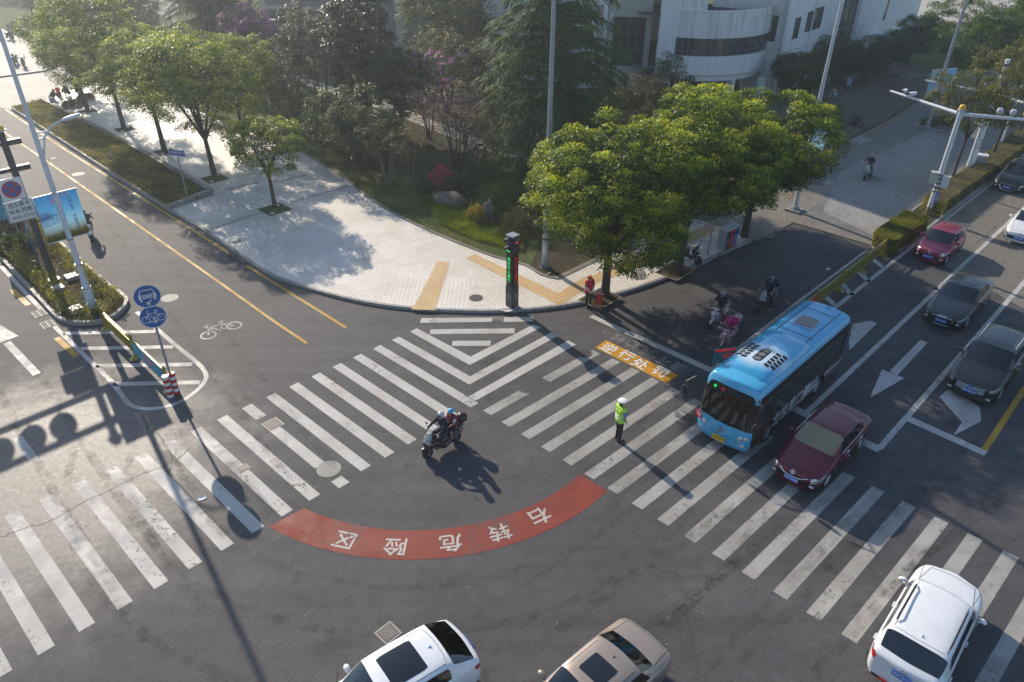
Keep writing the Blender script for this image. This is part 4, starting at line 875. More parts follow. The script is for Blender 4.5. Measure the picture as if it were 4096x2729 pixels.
# ground cover
spi = [Vector(p) for p in sp]; cen = sum(spi, Vector((0, 0)))/len(spi)
field('ground_cover', sp, .22, 42000, 'leaf_hedge', 111, .085, .24, .42, tv=.3)
field('grass_strip', [Vector(sp[1]), sp[2], sp[3], Vector(sp[3]).lerp(Vector(sp[4]), .42), Vector(sp[2]).lerp(Vector(sp[6]), .42), Vector(sp[1]).lerp(Vector(sp[0]), .42)], .22, 24000, 'leaf_grass', 118, .09, .16, .2, up=1.5, wr=.2)
isl_d = [p for p in isl]+[isl[-1]+LV.xy*9, isl[0]+LV.xy*9]
ic = g(300, 1150).xy
def edge_mask(x, y):
    ax = (x-g(400, 1240).x)*LV.x+(y-g(400, 1240).y)*LV.y; ay = -(x-g(400, 1240).x)*LV.y+(y-g(400, 1240).y)*LV.x
    pts = np.array([tuple(p) for p in isl_d]); d = np.full(x.shape, 99.)
    for i in range(len(pts)-3):
        a, b_ = pts[i], pts[i+1]; ab = b_-a; t_ = np.clip(((x-a[0])*ab[0]+(y-a[1])*ab[1])/(ab@ab+1e-9), 0, 1); d = np.minimum(d, np.hypot(x-a[0]-t_*ab[0], y-a[1]-t_*ab[1]))
    return (d < 1.05+.15*np.sin(x*3)) & (d > .22)
field('island_hedge_plants', isl_d, .17, 60000, 'leaf_hedge', 112, .085, .80, .45, mask=edge_mask, tv=.25)
field('ground_leaves', isl_d, .17, 6000, 'leaf_yellow', 113, .13, .10, .2, up=.1, wr=.4)
gl = G2([(1206, 614), (1402, 735), (1584, 862), (1748, 941), (1977, 1030), (2100, 1050), (2080, 880), (1900, 800), (1700, 760), (1500, 700), (1320, 600)], .16)
field('grass', gl, .155, 26000, 'leaf_grass', 114, .075, .07, .05, up=1.5, wr=.18, tv=.1)
gl2 = G2([(1680, 800), (1760, 900), (1900, 965), (2090, 1010), (2120, 930), (1950, 850), (1830, 810), (1740, 780)], .16)
field('tall_grass', gl2, .155, 22000, 'leaf_grass', 115, .14, .28, .35, up=1.8, wr=.14)
field('weeds', G2([(3310, 598), (3559, 470), (3689, 386), (3640, 250), (3230, 380), (2850, 560)], .16), .16, 9000, 'leaf_olive', 116, .1, .06, .1, up=.3, wr=.4)
field('undergrowth', G2([(1150, 560), (1400, 640), (1800, 720), (2100, 760), (2500, 800), (2560, 640), (2100, 560), (1500, 430), (1150, 480)], .16), .16, 18000, 'leaf_dark', 117, .1, .14, .5, up=.6, wr=.4)
# rocks
for (px, py, s, sd, lab) in ((1800, 815, (1.15, .55, .55), 1, 'low grey rock in front of the clipped bushes'), (1955, 880, (.35, .3, 1.0), 2, 'upright pale rock beside the tangled bush'), (2200, 1100, (.16, .14, .12), 3, 'small stone beside the mast foot')):
    random.seed(sd); mb = MB(); mb.ball((0, 0, s[2]*.35), s, 20)
    me = mb.mesh('garden_rock', 'rock', True); ph = [random.random()*6 for _ in range(6)]
    for v in me.vertices:
        c = v.co; k = 1+.16*math.sin(c.x*5+ph[0])*math.cos(c.y*7+ph[1])+.12*math.sin(c.z*9+ph[2]+c.x*6)+.07*math.sin(c.x*15+ph[3])*math.sin(c.y*13+ph[4]+c.z*11); v.co = Vector((c.x*k, c.y*k, c.z*k))
    p = g(px, py, .16); o = link('garden_rock', me); o.location = p; o.rotation_euler = (0, 0, R(-25)); tag(o, lab, 'rock', 'garden rocks')
# ================================================================== buildings
def wall_frame(a, b, z=0):
    a = Vector((*a, z)); b = Vector((*b, z)); d = (b-a).normalized(); return frame(a, d, (0, 0, 1)), (b-a).length   # x along wall, y up, z outward (right-hand side of a->b)
def window(parent, T, x, y, w_, h_, nx=2, ny=1, depth=.12, gm='window_glass', fm='window_frame', curtain=False):
    mb = MB(); fr = .055
    for k in range(nx+1): mb.box((x+w_*k/nx, y+h_/2, -.02), (fr, h_+fr, .07), T=T)
    for k in range(ny+1): mb.box((x+w_/2, y+h_*k/ny, -.018), (w_+fr, fr, .066), T=T)
    o = mb.obj('window', fm, parent)
    mb = MB(); mb.box((x+w_/2, y+h_/2, -.05), (w_, h_, .012), T=T); mb.obj('pane', gm, o)
    return o
def wall_open(name, T, L_, z0, z1, opens, material, parent, th=.25):
    """wall with real openings: x intervals and z intervals"""
    mb = MB(); xs = sorted({0, L_, *[o[0] for o in opens], *[o[0]+o[2] for o in opens]})
    zs = sorted({z0, z1, *[o[1] for o in opens], *[o[1]+o[3] for o in opens]})
    for i in range(len(xs)-1):
        run = None
        for j in range(len(zs)-1):
            cx, cz = (xs[i]+xs[i+1])/2, (zs[j]+zs[j+1])/2
            hole = any(o[0] < cx < o[0]+o[2] and o[1] < cz < o[1]+o[3] for o in opens)
            if not hole: run = (run[0], zs[j+1]) if run else (zs[j], zs[j+1])
            if (hole or j == len(zs)-2) and run:
                mb.box(((xs[i]+xs[i+1])/2, (run[0]+run[1])/2, -th/2), (xs[i+1]-xs[i], run[1]-run[0], th), T=T); run = None
    return mb.obj(name, material, parent)
wb = thing('white_building', 'white office building with a curved drum and a ribbon of windows', 'building')
dc = Vector((16.9, 76.4)); dr = 7.35
def arc(c, r_, a0, a1, n): return [Vector((c.x+r_*math.cos(a0+(a1-a0)*k/n), c.y+r_*math.sin(a0+(a1-a0)*k/n))) for k in range(n+1)]
DA0, DA1 = R(238), R(356)
for nm, z0, z1, rr in (('drum_wall', 5.45, 7.62, dr), ('drum_wall', 2.35, 3.95, dr), ('drum_soffit', 1.75, 2.36, dr-.35)):
    ribbon(arc(dc, rr, DA0, DA1, 56), .25, z0, z1, 1 if 0 else 0).obj(nm, 'white_wall_dirty' if nm == 'drum_wall' and z0 > 5 else 'white_wall', wb, smooth=True)
ribbon(arc(dc, dr+.03, DA0, DA1, 56), .34, 7.62, 7.70).obj('parapet_cap', 'white_wall', wb, smooth=True)
mb = MB(); mb.prism([tuple(p) for p in arc(dc, dr-.15, R(180), R(372), 50)], 7.0, 7.12); mb.obj('drum_roof', 'dark_roof', wb)
wa = arc(dc, dr-.02, DA0, DA1, 30); gm_ = MB(); r_ = ribbon(wa, .03, 3.95, 5.45); gm_.add(r_.v, r_.f); ribw = MB()
for k, p in enumerate(wa):
    ribw.box((p.x, p.y, 4.7), (.07, .09, 1.5), math.atan2(p.y-dc.y, p.x-dc.x))
for z in (3.97, 4.35, 5.43): r_ = ribbon(wa, .09, z-.03, z+.03); ribw.add(r_.v, r_.f)
rw_ = ribw.obj('ribbon_window', 'window_frame', wb); gm_.obj('pane', 'window_glass', rw_)
cu_ = MB(); r_ = ribbon(arc(dc, dr-.4, DA0, DA1, 40), .04, 3.9, 5.4); cu_.add(r_.v, r_.f); cu_.obj('curtain', 'curtain', rw_)
mb = MB(); mb.prism([tuple(p) for p in arc(dc, dr-.1, R(180), R(372), 40)], 2.40, 2.5); mb.prism([tuple(p) for p in arc(dc, dr-.1, R(180), R(372), 40)], 1.70, 1.78); mb.obj('floor_slab', 'grey_wall', wb)
for q_ in ((23.0, 71.0), (19.8, 70.0), (13.8, 71.5)): mb = MB(); mb.box((*q_, .9), (.5, .6, 1.8), R(40)); mb.obj('column', 'white_wall', wb)
mb = MB(); mb.box((17, 75, .9), (9, 4, 1.8)); mb.obj('ground_floor_core', 'window_glass', wb)
# pier and stepped wall left of the drum
T, L_ = wall_frame((11.6, 69.7), (15.3, 69.2)); mb = MB(); mb.box((1.85, 4.3, -1.2), (1.5, 8.6, 2.4), T=T); mb.obj('pier', 'white_wall', wb)
mb = MB(); mb.box((3.25, 7.1, -.35), (3.4, 3.1, .6), T=T); mb.obj('stepped_wall', 'white_wall_dirty', wb)
# recess with tall windows
T, L_ = wall_frame((8.3, 72.6), (12.4, 72.2)); wall_open('recess_wall', T, L_, 0, 8.8, [(.7, 2.4, 2.9, 4.2)], 'cream_wall', wb)
window(wb, T, .7, 2.4, 2.9, 4.2, 4, 3)
# left facade
T, L_ = wall_frame((-3, 74.2), (8.3, 71.8)); ops = [(6.2, 1.2, 4.2, 1.7), (6.2, 4.3, 4.2, 1.5), (1, 4.3, 4.2, 1.5), (1, 1.2, 4.2, 1.7)]
wall_open('facade_wall', T, L_, 0, 8.8, ops, 'white_wall', wb)
for o_ in ops: window(wb, T, o_[0], o_[1], o_[2], o_[3], 4, 2)
mb = MB(); mb.box((10.9, 4, .08), (.55, 7.4, .15), T=T); mb.obj('pilaster', 'pink_wall', wb); mb = MB(); mb.box((5.7, 4, .08), (.5, 7.4, .15), T=T); mb.obj('pilaster', 'pink_wall', wb)
mb = MB(); mb.box((5.6, 3.6, .25), (11, .22, .5), T=T); mb.obj('string_course', 'white_wall_dirty', wb)
mb = MB(); mb.path([T @ Vector((11.25, .2, .2)), T @ Vector((11.25, 5.5, .2)), T @ Vector((11.6, 6.2, .2)), T @ Vector((11.9, 6.8, .25))], .09, 10); mb.box((T @ Vector((11.95, 7.0, .25))), (.25, .25, .4)); mb.obj('downpipe', 'metal_white', wb, smooth=True)
# left drum
d2 = Vector((2.3, 77.0)); a2 = (R(150), R(330))
ribbon(arc(d2, 4.6, *a2, 40), .25, 6.3, 8.9).obj('drum_wall', 'white_wall', wb, smooth=True); ribbon(arc(d2, 5.0, *a2, 40), 1.0, 4.9, 5.1).obj('balcony_ledge', 'white_wall_dirty', wb, smooth=True)
ribbon(arc(d2, 4.6, *a2, 40), .25, 0, 1.7).obj('drum_wall', 'white_wall', wb, smooth=True)
gl_ = ribbon(arc(d2, 4.5, *a2, 30), .05, 1.7, 6.3); gw = MB()
for p in arc(d2, 4.6, *a2, 9): gw.box((p.x, p.y, 4.0), (.35, .35, 4.7), math.atan2(p.y-d2.y, p.x-d2.x))
gl_.obj('pane', 'window_glass', gw.obj('column', 'pink_wall', wb))
# right wing
A_, B_ = (24.4, 71.0), (36.4, 84.6); T, L_ = wall_frame(A_, B_)
T5, L5 = wall_frame((18.5, 75.6), (25.3, 72.0)); wall_open('wing_wall', T5, L5, 0, 11.5, [(5.2, 4.6, 1.0, 2.2)], 'white_wall', wb); window(wb, T5, 5.2, 4.6, 1.0, 2.2, 2, 2)
ops = [(1.35, 4.9, 1.25, 1.8), (4.0, 5.2, 1.25, 1.75), (5.75, 5.2, 1.9, 1.9), (1.3, 0, 1.6, 3.2)]
wall_open('wing_wall', T, L_-5.4, 0, 11.5, ops, 'white_wall', wb)
for o_ in ops[:3]: window(wb, T, *o_, 2, 2)
mb = MB(); mb.box((2.1, 1.6, -1.2), (1.6, 3.2, .1), T=T); mb.obj('doorway', 'window_glass', wb)
mb = MB(); mb.box(((L_-5.4+2.6), 5.7, -.5), (5.2, 11.5, .1), T=T); gt = mb.obj('stair_glass', 'window_glass', wb)
mb = MB()
for k in range(6): mb.box((L_-5.4+2.6, .4+1.9*k, -.42), (5.2, .16, .1), T=T)
for k in range(4): mb.box((L_-5.4+.1+1.7*k, 5.7, -.41), (.08, 11.4, .09), T=T)
mb.obj('mullions', 'window_frame', gt)
mb = MB(); mb.path([T @ Vector((5.3, 0, .1)), T @ Vector((5.3, 11, .1))], .06, 8); mb.obj('downpipe', 'metal_white', wb)
mb = MB(); mb.box((L_/2-2, 3.9, .012), (L_-5.2, .03, .02), T=T); mb.obj('wall_joint', 'window_frame', wb)
T2, L2 = wall_frame(B_, (56, 111.5)); ops = [(11.5, 3.3, 1.3, 2.2)]
wall_open('wing_wall', T2, L2, 0, 12, ops, 'white_wall', wb); window(wb, T2, *ops[0], 1, 2)
T4, L4 = wall_frame((33.9, 86.0), B_); wall_open('wing_wall', T4, L4, 0, 12, [], 'white_wall', wb)
mb = MB(); mb.box((L2/2, 2.4, .012), (L2, .04, .02), T=T2); mb.box((8.6, 2.1, 1.0), (4, .16, 2.2), T=T2); mb.obj('entrance_canopy', 'white_wall_dirty', wb)
mb = MB(); mb.prism([(12.4, 72.4), (24.4, 71.2), (36.2, 84.8), (55.6, 111.6), (45, 121), (12, 100)], 11.2, 11.5); mb.prism([(-3, 74.4), (8.3, 72.2), (13, 74), (13, 99), (-3, 99)], 8.5, 8.8); mb.obj('roof', 'dark_roof', wb)
T3, L3 = wall_frame((56, 111.5), (47, 120)); wall_open('wing_wall', T3, L3, 0, 12, [], 'white_wall', wb)
mb = MB(); mb.prism([(-2, 76.5), (21, 102), (21, 114), (-2, 114)], 0, 22.5); mb.obj('tower_block', 'white_wall', wb)
# grey building at the back
gb = thing('grey_building', 'dark grey building with pale concrete columns behind the magnolia', 'building')
T, L_ = wall_frame((-31, 98), (-7.5, 93.5)); ops = [(1+4.2*k, 4.4, 3, 2.4) for k in range(5)]+[(1+4.2*k, .4, 3, 2.4) for k in range(3)]
wall_open('wall', T, L_, 0, 13, ops, 'grey_wall', gb)
for o_ in ops: window(gb, T, *o_, 3, 2)
mb = MB()
for x in (.3, 4.6, 13.3, 14.6, 17.6): mb.box((x, 6.5, .25), (.8, 13, .5), T=T)
for y in (.15, 3.6, 8.0): mb.box((7.5, y, .35), (14, .35, .6), T=T)
mb.obj('column', 'cream_wall', gb)
T, L_ = wall_frame((-7.5, 93.5), (-3, 112)); wall_open('wall', T, L_, 0, 13, [], 'grey_wall', gb)
mb = MB(); mb.prism([(-31, 98.2), (-7.6, 93.8), (-3.2, 112), (-30, 116)], 12.6, 12.9); mb.obj('roof', 'dark_roof', gb)
mb = MB(); mb.box((-14.5, 89.6, .35), (6, 3, .7), R(-10)); mb.box((-14.5, 88.0, .2), (7, 1.5, .4), R(-10)); mb.obj('entrance_steps', 'cream_wall', gb)
# ================================================================== street furniture
def banner_pair(root, z0, h_, w_, dx, ang, texts, mats_=('sign_blue',), gap=.22):
    T0 = Matrix.Rotation(ang, 4, 'Z')
    for s in (-1, 1):
        if not texts[0 if s < 0 else 1] and texts[0 if s < 0 else 1] is None: continue
        x0 = s*(gap+w_/2)
        F = T0 @ frame(Vector((x0, 0, z0+h_/2)), (1, 0, 0), (0, 0, 1))
        mb = MB(); mb.box((0, 0, 0), (w_, h_, .03), T=F); b_ = mb.obj('banner', 'banner_sky', root)
        mb = MB(); mb.box((0, h_/2+.02, 0), (w_+.06, .04, .04), T=F); mb.box((0, -h_/2-.02, 0), (w_+.06, .04, .04), T=F); mb.obj('banner_bar', 'metal_white', b_)
        for (s_, size, x, y, m_) in texts[0 if s < 0 else 1]:
            Ft = T0 @ frame(Vector((x0, 0, z0+h_/2)), (1, 0, 0), (0, 0, 1)) @ Matrix.Translation((x*w_, y*h_, .018))
            text('banner_lettering', s_, size, m_, Ft, b_, .01)
m = bpy.data.materials.new('banner_sky'); n, b, l = nodes(m)      # printed sky over a meadow, banded along the banner height
tc = n.nodes.new('ShaderNodeTexCoord'); sx = n.nodes.new('ShaderNodeSeparateXYZ'); l.new(tc.outputs['Generated'], sx.inputs[0])
wz = noise(n, 3.0, 6, .7, 'Generated', .6); ad = n.nodes.new('ShaderNodeMath'); ad.operation = 'MULTIPLY_ADD'; ad.inputs[1].default_value = .16; l.new(wz.outputs[0], ad.inputs[0]); l.new(sx.outputs[2], ad.inputs[2])
r1 = ramp(n, ad.outputs[0], [(.10, (.10, .12, .02)), (.2, (.20, .19, .04)), (.28, (.42, .50, .50)), (.45, (.50, .70, .80)), (.75, (.26, .55, .76)), (1, (.12, .42, .68))])
cl = ramp(n, noise(n, 4.5, 7, .75, 'Generated', 1.0).outputs[0], [(.52, 0.0), (.72, .6)]); hi_ = ramp(n, sx.outputs[2], [(.3, 0.0), (.45, 1.0)])
l.new(mixc(n, mixc(n, 1, cl.outputs[0], hi_.outputs[0], 'MULTIPLY'), r1.outputs[0], (.75, .80, .82)), b.inputs['Base Color']); b.inputs['Roughness'].default_value = .45; MATS['banner_sky'] = m
tr = n.nodes.new('ShaderNodeBsdfTranslucent'); l.new(b.inputs['Base Color'].links[0].from_socket, tr.inputs[0]); mx = n.nodes.new('ShaderNodeMixShader'); mx.inputs[0].default_value = .55; l.new(b.outputs[0], mx.inputs[1]); l.new(tr.outputs[0], mx.inputs[2]); l.new(mx.outputs[0], n.nodes['Material Output'].inputs[0])
def pole(root, h_, r0, r1, m_, base_h=0.0, name='pole'):
    mb = MB(); mb.tube((0, 0, 0), (0, 0, h_), r0, r1, 20); mb.lathe([(r0*1.9, 0), (r0*1.9, .03), (r0*1.15, .03)], 20)
    for k in range(6):
        a = k*PI/3; mb.box((math.cos(a)*r0*1.45, math.sin(a)*r0*1.45, .13), (r0*.7, .02, .22), a)
    return mb.obj(name, m_, root, smooth=True)
def ring_band(root, z, r_, m_='chrome', parent=None):
    mb = MB(); mb.lathe([(r_, -.03), (r_+.02, -.03), (r_+.02, .03), (r_, .03)], 20, (0, 0, z)); mb.obj('clamp_band', m_, root, smooth=True)
def lamp_head(root, T, m_='metal_white'):
    mb = MB(); mb.ball((0, 0, 0), (.42, .14, .085), 16, T=T); h_ = mb.obj('lamp_head', m_, root, smooth=True)
    mb = MB(); mb.ball((.05, 0, -.045), (.3, .10, .05), 14, T=T); mb.obj('lamp_lens', 'sign_white', h_, smooth=True)
# centre mast
p = g(2178, 1067, .15); t = thing('light_mast', 'tall grey mast on the lawn corner in front of the big cedar', 'lamp post', p); pole(t, 15.2, .155, .085, 'metal_grey')
mb = MB(); mb.box((-.02, -.155, 1.0), (.14, .03, .55)); mb.obj('service_door', 'metal_pale', t, bevel=.01); mb = MB(); mb.lathe([(.16, 1.55), (.165, 1.6), (.15, 1.65)], 16); mb.obj('collar', 'dark_metal', t)
# right mast beside garden
p = g(3178, 842, .04); t = thing('light_mast', 'tall pale mast behind the kerb trees carrying a short lamp arm', 'lamp post', p)
zt = zat(p, 8); pole(t, zt, .15, .085, 'metal_pale'); mb = MB(); mb.box((0, 0, .06), (.9, .9, .12), RD); mb.obj('footing', 'concrete_slab', t)
mb = MB(); mb.path([(0, 0, zt-.1), (-.2, -.1, zt+.25), (-.9, -.45, zt+.55)], .035, 8); mb.obj('lamp_arm', 'metal_pale', t); lamp_head(t, Matrix.Translation((-1.1, -.55, zt+.56)) @ Matrix.Rotation(R(207), 4, 'Z'))
banner_pair(t, zat(p, 640), 2.4, .85, 0, RD-R(30), (None, [('生态\n宜居', .26, 0, .1, 'sign_white')]), gap=.2)
# left lamp post with banners
p = g(371, 1226, .17); t = thing('street_lamp', 'white lamp post with two civic banners on the planted island', 'lamp post', p)
pole(t, 12.6, .135, .075, 'metal_white')
mb = MB(); mb.lathe([(.135, .0), (.19, .02), (.19, 1.0), (.165, 1.12), (.14, 1.5)], 20); mb.obj('base_sleeve', 'metal_white', t, smooth=True)
for z in (1.0, 2.2): ring_band(t, z, .17 if z < 1.1 else .14)
za = zat(p, 640)
T0 = Matrix.Rotation(RD, 4, 'Z'); mb = MB(); hd = T0 @ Vector((1.15, 0, za+1.25))
mb.path([T0 @ Vector((.08, 0, za)), T0 @ Vector((.32, 0, za+.72)), T0 @ Vector((.72, 0, za+1.12)), hd], .045, 8); mb.path([T0 @ Vector((.05, 0, za+.95)), T0 @ Vector((.50, 0, za+.93))], .03, 6); mb.path([T0 @ Vector((.05, 0, za+.68)), T0 @ Vector((.32, 0, za+.70))], .03, 6); mb.obj('lamp_arm', 'metal_white', t, smooth=True)
lamp_head(t, Matrix.Translation(hd+Vector((.25, .27, .05))) @ Matrix.Rotation(RD, 4, 'Z') @ Matrix.Rotation(R(-8), 4, 'Y'), 'metal_white')
zb0 = zat(p, 965); zb1 = zat(p, 790); hb = zb1-zb0
for z in (zb0-.05, zb1+.02): ring_band(t, z, .13)
banner_pair(t, zb0, hb, .74, 0, RD, ([('富强\n民主\n文明\n和谐', .12, .28, -.03, 'sign_blue'), ('自由\n平等\n公正\n法治', .12, -.02, -.03, 'sign_blue'), ('爱国\n敬业\n诚信\n友善', .12, -.32, -.05, 'sign_blue'), ('中\n国\n梦', .10, .40, .36, 'text_red')],
    [('文\n明\n城\n市\n\n共\n建\n共\n享', .17, .0, .02, 'sign_blue'), ('文明城市', .09, -.22, .44, 'text_red')]), gap=.12)
# dark traffic-signal pole with no-stopping board
p = g(215, 1118, .17); t = thing('signal_pole', 'dark signal pole with a yellow cap, no-stopping board and signal arms', 'traffic signal', p)
zt = zat(p, 540); mb = MB(); mb.tube((0, 0, 0), (0, 0, zt), .17, .14, 12); mb.lathe([(.3, 0), (.3, .04), (.17, .04)], 12); mb.obj('pole', 'dark_metal', t, smooth=True)
mb = MB(); mb.ball((0, 0, zt+.1), (.2, .2, .18), 14); mb.obj('pole_cap', 'plate_yellow', t, smooth=True); mb = MB(); mb.lathe([(.24, zt), (.26, zt+.06), (.1, zt+.06)], 16); mb.obj('cap_flange', 'metal_white', t)
T0 = Matrix.Rotation(RD, 4, 'Z'); z1, z2 = zt-.55, zt-1.75
mb = MB()
for z in (z1, z2): mb.box((-2.2, 0, z), (5.6, .16, .18), T=T0); mb.box((.3, 0, z), (.75, .2, .24), T=T0)
mb.obj('signal_arm', 'dark_metal', t)
for k in range(4):
    x = -1.5-1.05*k; mb = MB(); F = T0 @ Matrix.Translation((x, -.16, (z1+z2)/2)); mb.lathe([(.46, -.06), (.46, .06), (.36, .06), (.36, .10), (0, .10), (0, -.06)], 24, mi=0, T=F @ Matrix.Rotation(R(90), 4, 'X')); s_ = mb.obj('signal_head', 'dark_metal', t, smooth=True)
    mb = MB(); mb.lathe([(.2, .105), (0, .105)], 18, T=F @ Matrix.Rotation(R(90), 4, 'X')); mb.obj('signal_lens', 'lamp_off', s_)
    mb = MB(); mb.box((0, .08, 0), (.06, .06, 1.2), T=F); mb.obj('signal_bracket', 'dark_metal', s_)
mb = MB(); mb.box((-.75, -.0, zt-2.5), (.6, .3, .7), T=T0); mb.obj('control_box', 'dark_metal', t)
# no stopping sign + text plate, mounted on that pole
def board(root, T, w_, h_, m_='sign_white', name='sign_board', rim=None):
    mb = MB(); mb.box((0, 0, 0), (w_, h_, .03), T=T); o = mb.obj(name, m_, root, bevel=.01)
    if rim:
        mb = MB()
        for (x, y, a, b_) in ((0, h_/2-.035, w_-.07, .022), (0, -h_/2+.035, w_-.07, .022), (w_/2-.035, 0, .022, h_-.07), (-w_/2+.035, 0, .022, h_-.07)): mb.box((x, y, .0165), (a, b_, .004), T=T)
        mb.obj('sign_border', rim, o)
    return o
zc = zat(p, 800)
F = T0 @ frame(Vector((-.42, -.26, zc+.52)), (1, 0, 0), (0, 0, 1)); bo = board(t, F, .98, 1.02)
mb = MB(); mb.lathe([(.40, .018), (.40, .024), (0, .024)], 32, T=F); mb.obj('sign_ring', 'sign_red', bo)
mb = MB(); mb.lathe([(.325, .0245), (.325, .027), (0, .027)], 32, T=F); mb.obj('sign_disc', 'sign_blue', bo)
mb = MB(); mb.box((0, 0, .0285), (.70, .07, .003), R(45), T=F); mb.box((0, 0, .0315), (.70, .07, .003), R(-45), T=F); mb.obj('sign_cross', 'sign_red', bo)
F = T0 @ frame(Vector((-.36, -.265, zc-.52)), (1, 0, 0), (0, 0, 1)); bo = board(t, F, 1.2, 1.0, 'sign_white', 'penalty_plate', 'dark_metal')
for i, s_ in enumerate(('违反禁令', '标志,罚款', '100元,记3分')): text('sign_lettering', s_, .235 if i < 2 else .2, 'black_plastic', F @ Matrix.Translation((0, .29-.29*i, .02)), bo, .012)
# cyan safety board, low thin post
p = g(93, 977, .17); t = thing('notice_board', 'cyan safety notice with red characters on a thin post', 'sign', p); mb = MB(); mb.tube((0, 0, 0), (0, 0, 2.1), .035, None, 10); mb.obj('post', 'metal_grey', t)
F = Matrix.Rotation(RD, 4, 'Z') @ frame(Vector((-.35, -.05, 2.3)), (1, 0, 0), (0, 0, 1)); bo = board(t, F, 1.5, 1.5, 'sign_cyan'); mb = MB(); mb.box((0, -.66, .0175), (1.44, .15, .005), T=F); mb.obj('sign_strip', 'sign_blue', bo)
text('sign_lettering', '十\n次\n事\n故\n九\n次\n快', .19, 'text_red', F @ Matrix.Translation((.42, .06, .02)), bo, .02); text('sign_lettering', '︱\n遵\n法\n守\n礼\n︱', .17, 'sign_blue', F @ Matrix.Translation((.02, .05, .02)), bo, .005)
text('sign_lettering', '泰州交警·守护大道', .11, 'sign_white', F @ Matrix.Translation((0, -.66, .022)), bo)
# narrow blue sign seen edge on
p = g(150, 1040, .17); t = thing('crossing_sign', 'slim blue sign on blue post seen nearly edge on behind the signal pole', 'sign', p); mb = MB(); mb.tube((0, 0, 0), (0, 0, 2.2), .04, None, 10); mb.obj('post', 'sign_blue', t)
F = Matrix.Rotation(R(115), 4, 'Z') @ frame(Vector((0, -.05, 1.95)), (1, 0, 0), (0, 0, 1)); bo = board(t, F, .8, .8, 'sign_blue'); mb = MB()
mb.add([(-.22, -.2, .018), (.22, -.2, .018), (0, .24, .018)], [(0, 1, 2)], 0, F); mb.obj('sign_symbol', 'sign_white', bo)
# street name sign
p = g(752, 800, .22); t = thing('street_name_sign', 'blue street name plate on a grey post in the planting strip', 'sign', p); mb = MB(); mb.tube((0, 0, 0), (0, 0, 2.75), .045, None, 10); mb.obj('post', 'metal_grey', t)
F = Matrix.Rotation(R(-16), 4, 'Z') @ frame(Vector((0, -.02, 2.95)), (1, 0, 0), (0, 0, 1)); bo = board(t, F, 1.15, .42, 'sign_blue', 'name_plate'); text('sign_lettering', '西 凤凰东路 东', .18, 'sign_white', F @ Matrix.Translation((0, .04, .02)), bo, .008)
mb = MB(); mb.box((0, -.165, .017), (1.11, .07, .006), T=F); mb.obj('plate_strip', 'sign_white', bo)
# two round mandatory signs
p = g(700, 1568); t = thing('round_signs', 'grey post with two round blue signs, car above bicycle', 'sign', p)
mb = MB(); mb.tube((0, 0, 0), (0, 0, 4.45), .045, None, 12); mb.obj('post', 'metal_grey', t, smooth=True)
fa = R(300); nx = Vector((-math.sin(fa), math.cos(fa), 0))
zd1, zd2 = 3.50, 4.36
for z, kind in ((zd2, 'car'), (zd1, 'bicycle')):
    F = frame(Vector((math.cos(fa)*.07, math.sin(fa)*.07, z)), nx, (0, 0, 1)); mb = MB(); mb.lathe([(0, -.015), (.45, -.015), (.46, 0), (.45, .012), (0, .012)], 40, T=F)
    o = mb.obj('sign_disc', 'sign_blue', t, smooth=30)
    mb = MB(); mb.lathe([(.455, .013), (.465, .016), (.445, .016)], 40, T=F); mb.obj('disc_rim', 'sign_white', o); gm = MB(); G_ = F @ Matrix.Translation((0, .06, .0165))
    def bar(pts, w_): r_ = ribbon([Vector(q) for q in pts], w_, 0, 0); gm.add(r_.v, r_.f, 0, G_)
    if kind == 'bicycle':
        bike_glyph(gm, F @ Matrix.Translation((0, .04, .0165)), .52, .05); bar([(-.16, -.26), (.12, -.26)], .04); bar([(.0, -.18), (.12, -.26), (.0, -.34)], .04)
    else:
        bar([(-.26, .02), (-.2, .2), (.2, .2), (.26, .02)], .035)
        for y in (.0, -.06, -.12): bar([(-.17 if y else -.27, y), (.17 if y else .27, y)], .033)
        for s_ in (-1, 1): bar([(s_*.25, .04), (s_*.26, -.15)], .085); bar([(s_*.23, -.12), (s_*.23, -.24)], .07)
        bar([(.10, -.22), (-.06, -.38)], .04); bar([(-.06, -.27), (-.06, -.38), (.05, -.38)], .04)
    gm.obj('sign_symbol', 'sign_white', o)
# striped bollard tubes
p = g(690, 1574); t = thing('crash_bollard', 'red and white banded bollard tubes at the foot of the round signs', 'bollard', p, RD)
for k, x in enumerate((-.13, .13)):
    mb = MB()
    n_ = 7
    for j in range(n_):
        for m_i in (0,): mb.tube((x, .03*k-.14, .14*j), (x, .03*k-.14, .14*(j+1)), .125, None, 20, mi=(j+k) % 2, cap=(j in (0, n_-1)))
    mb.obj('bollard_tube', ['sign_white', 'sign_red'], t)
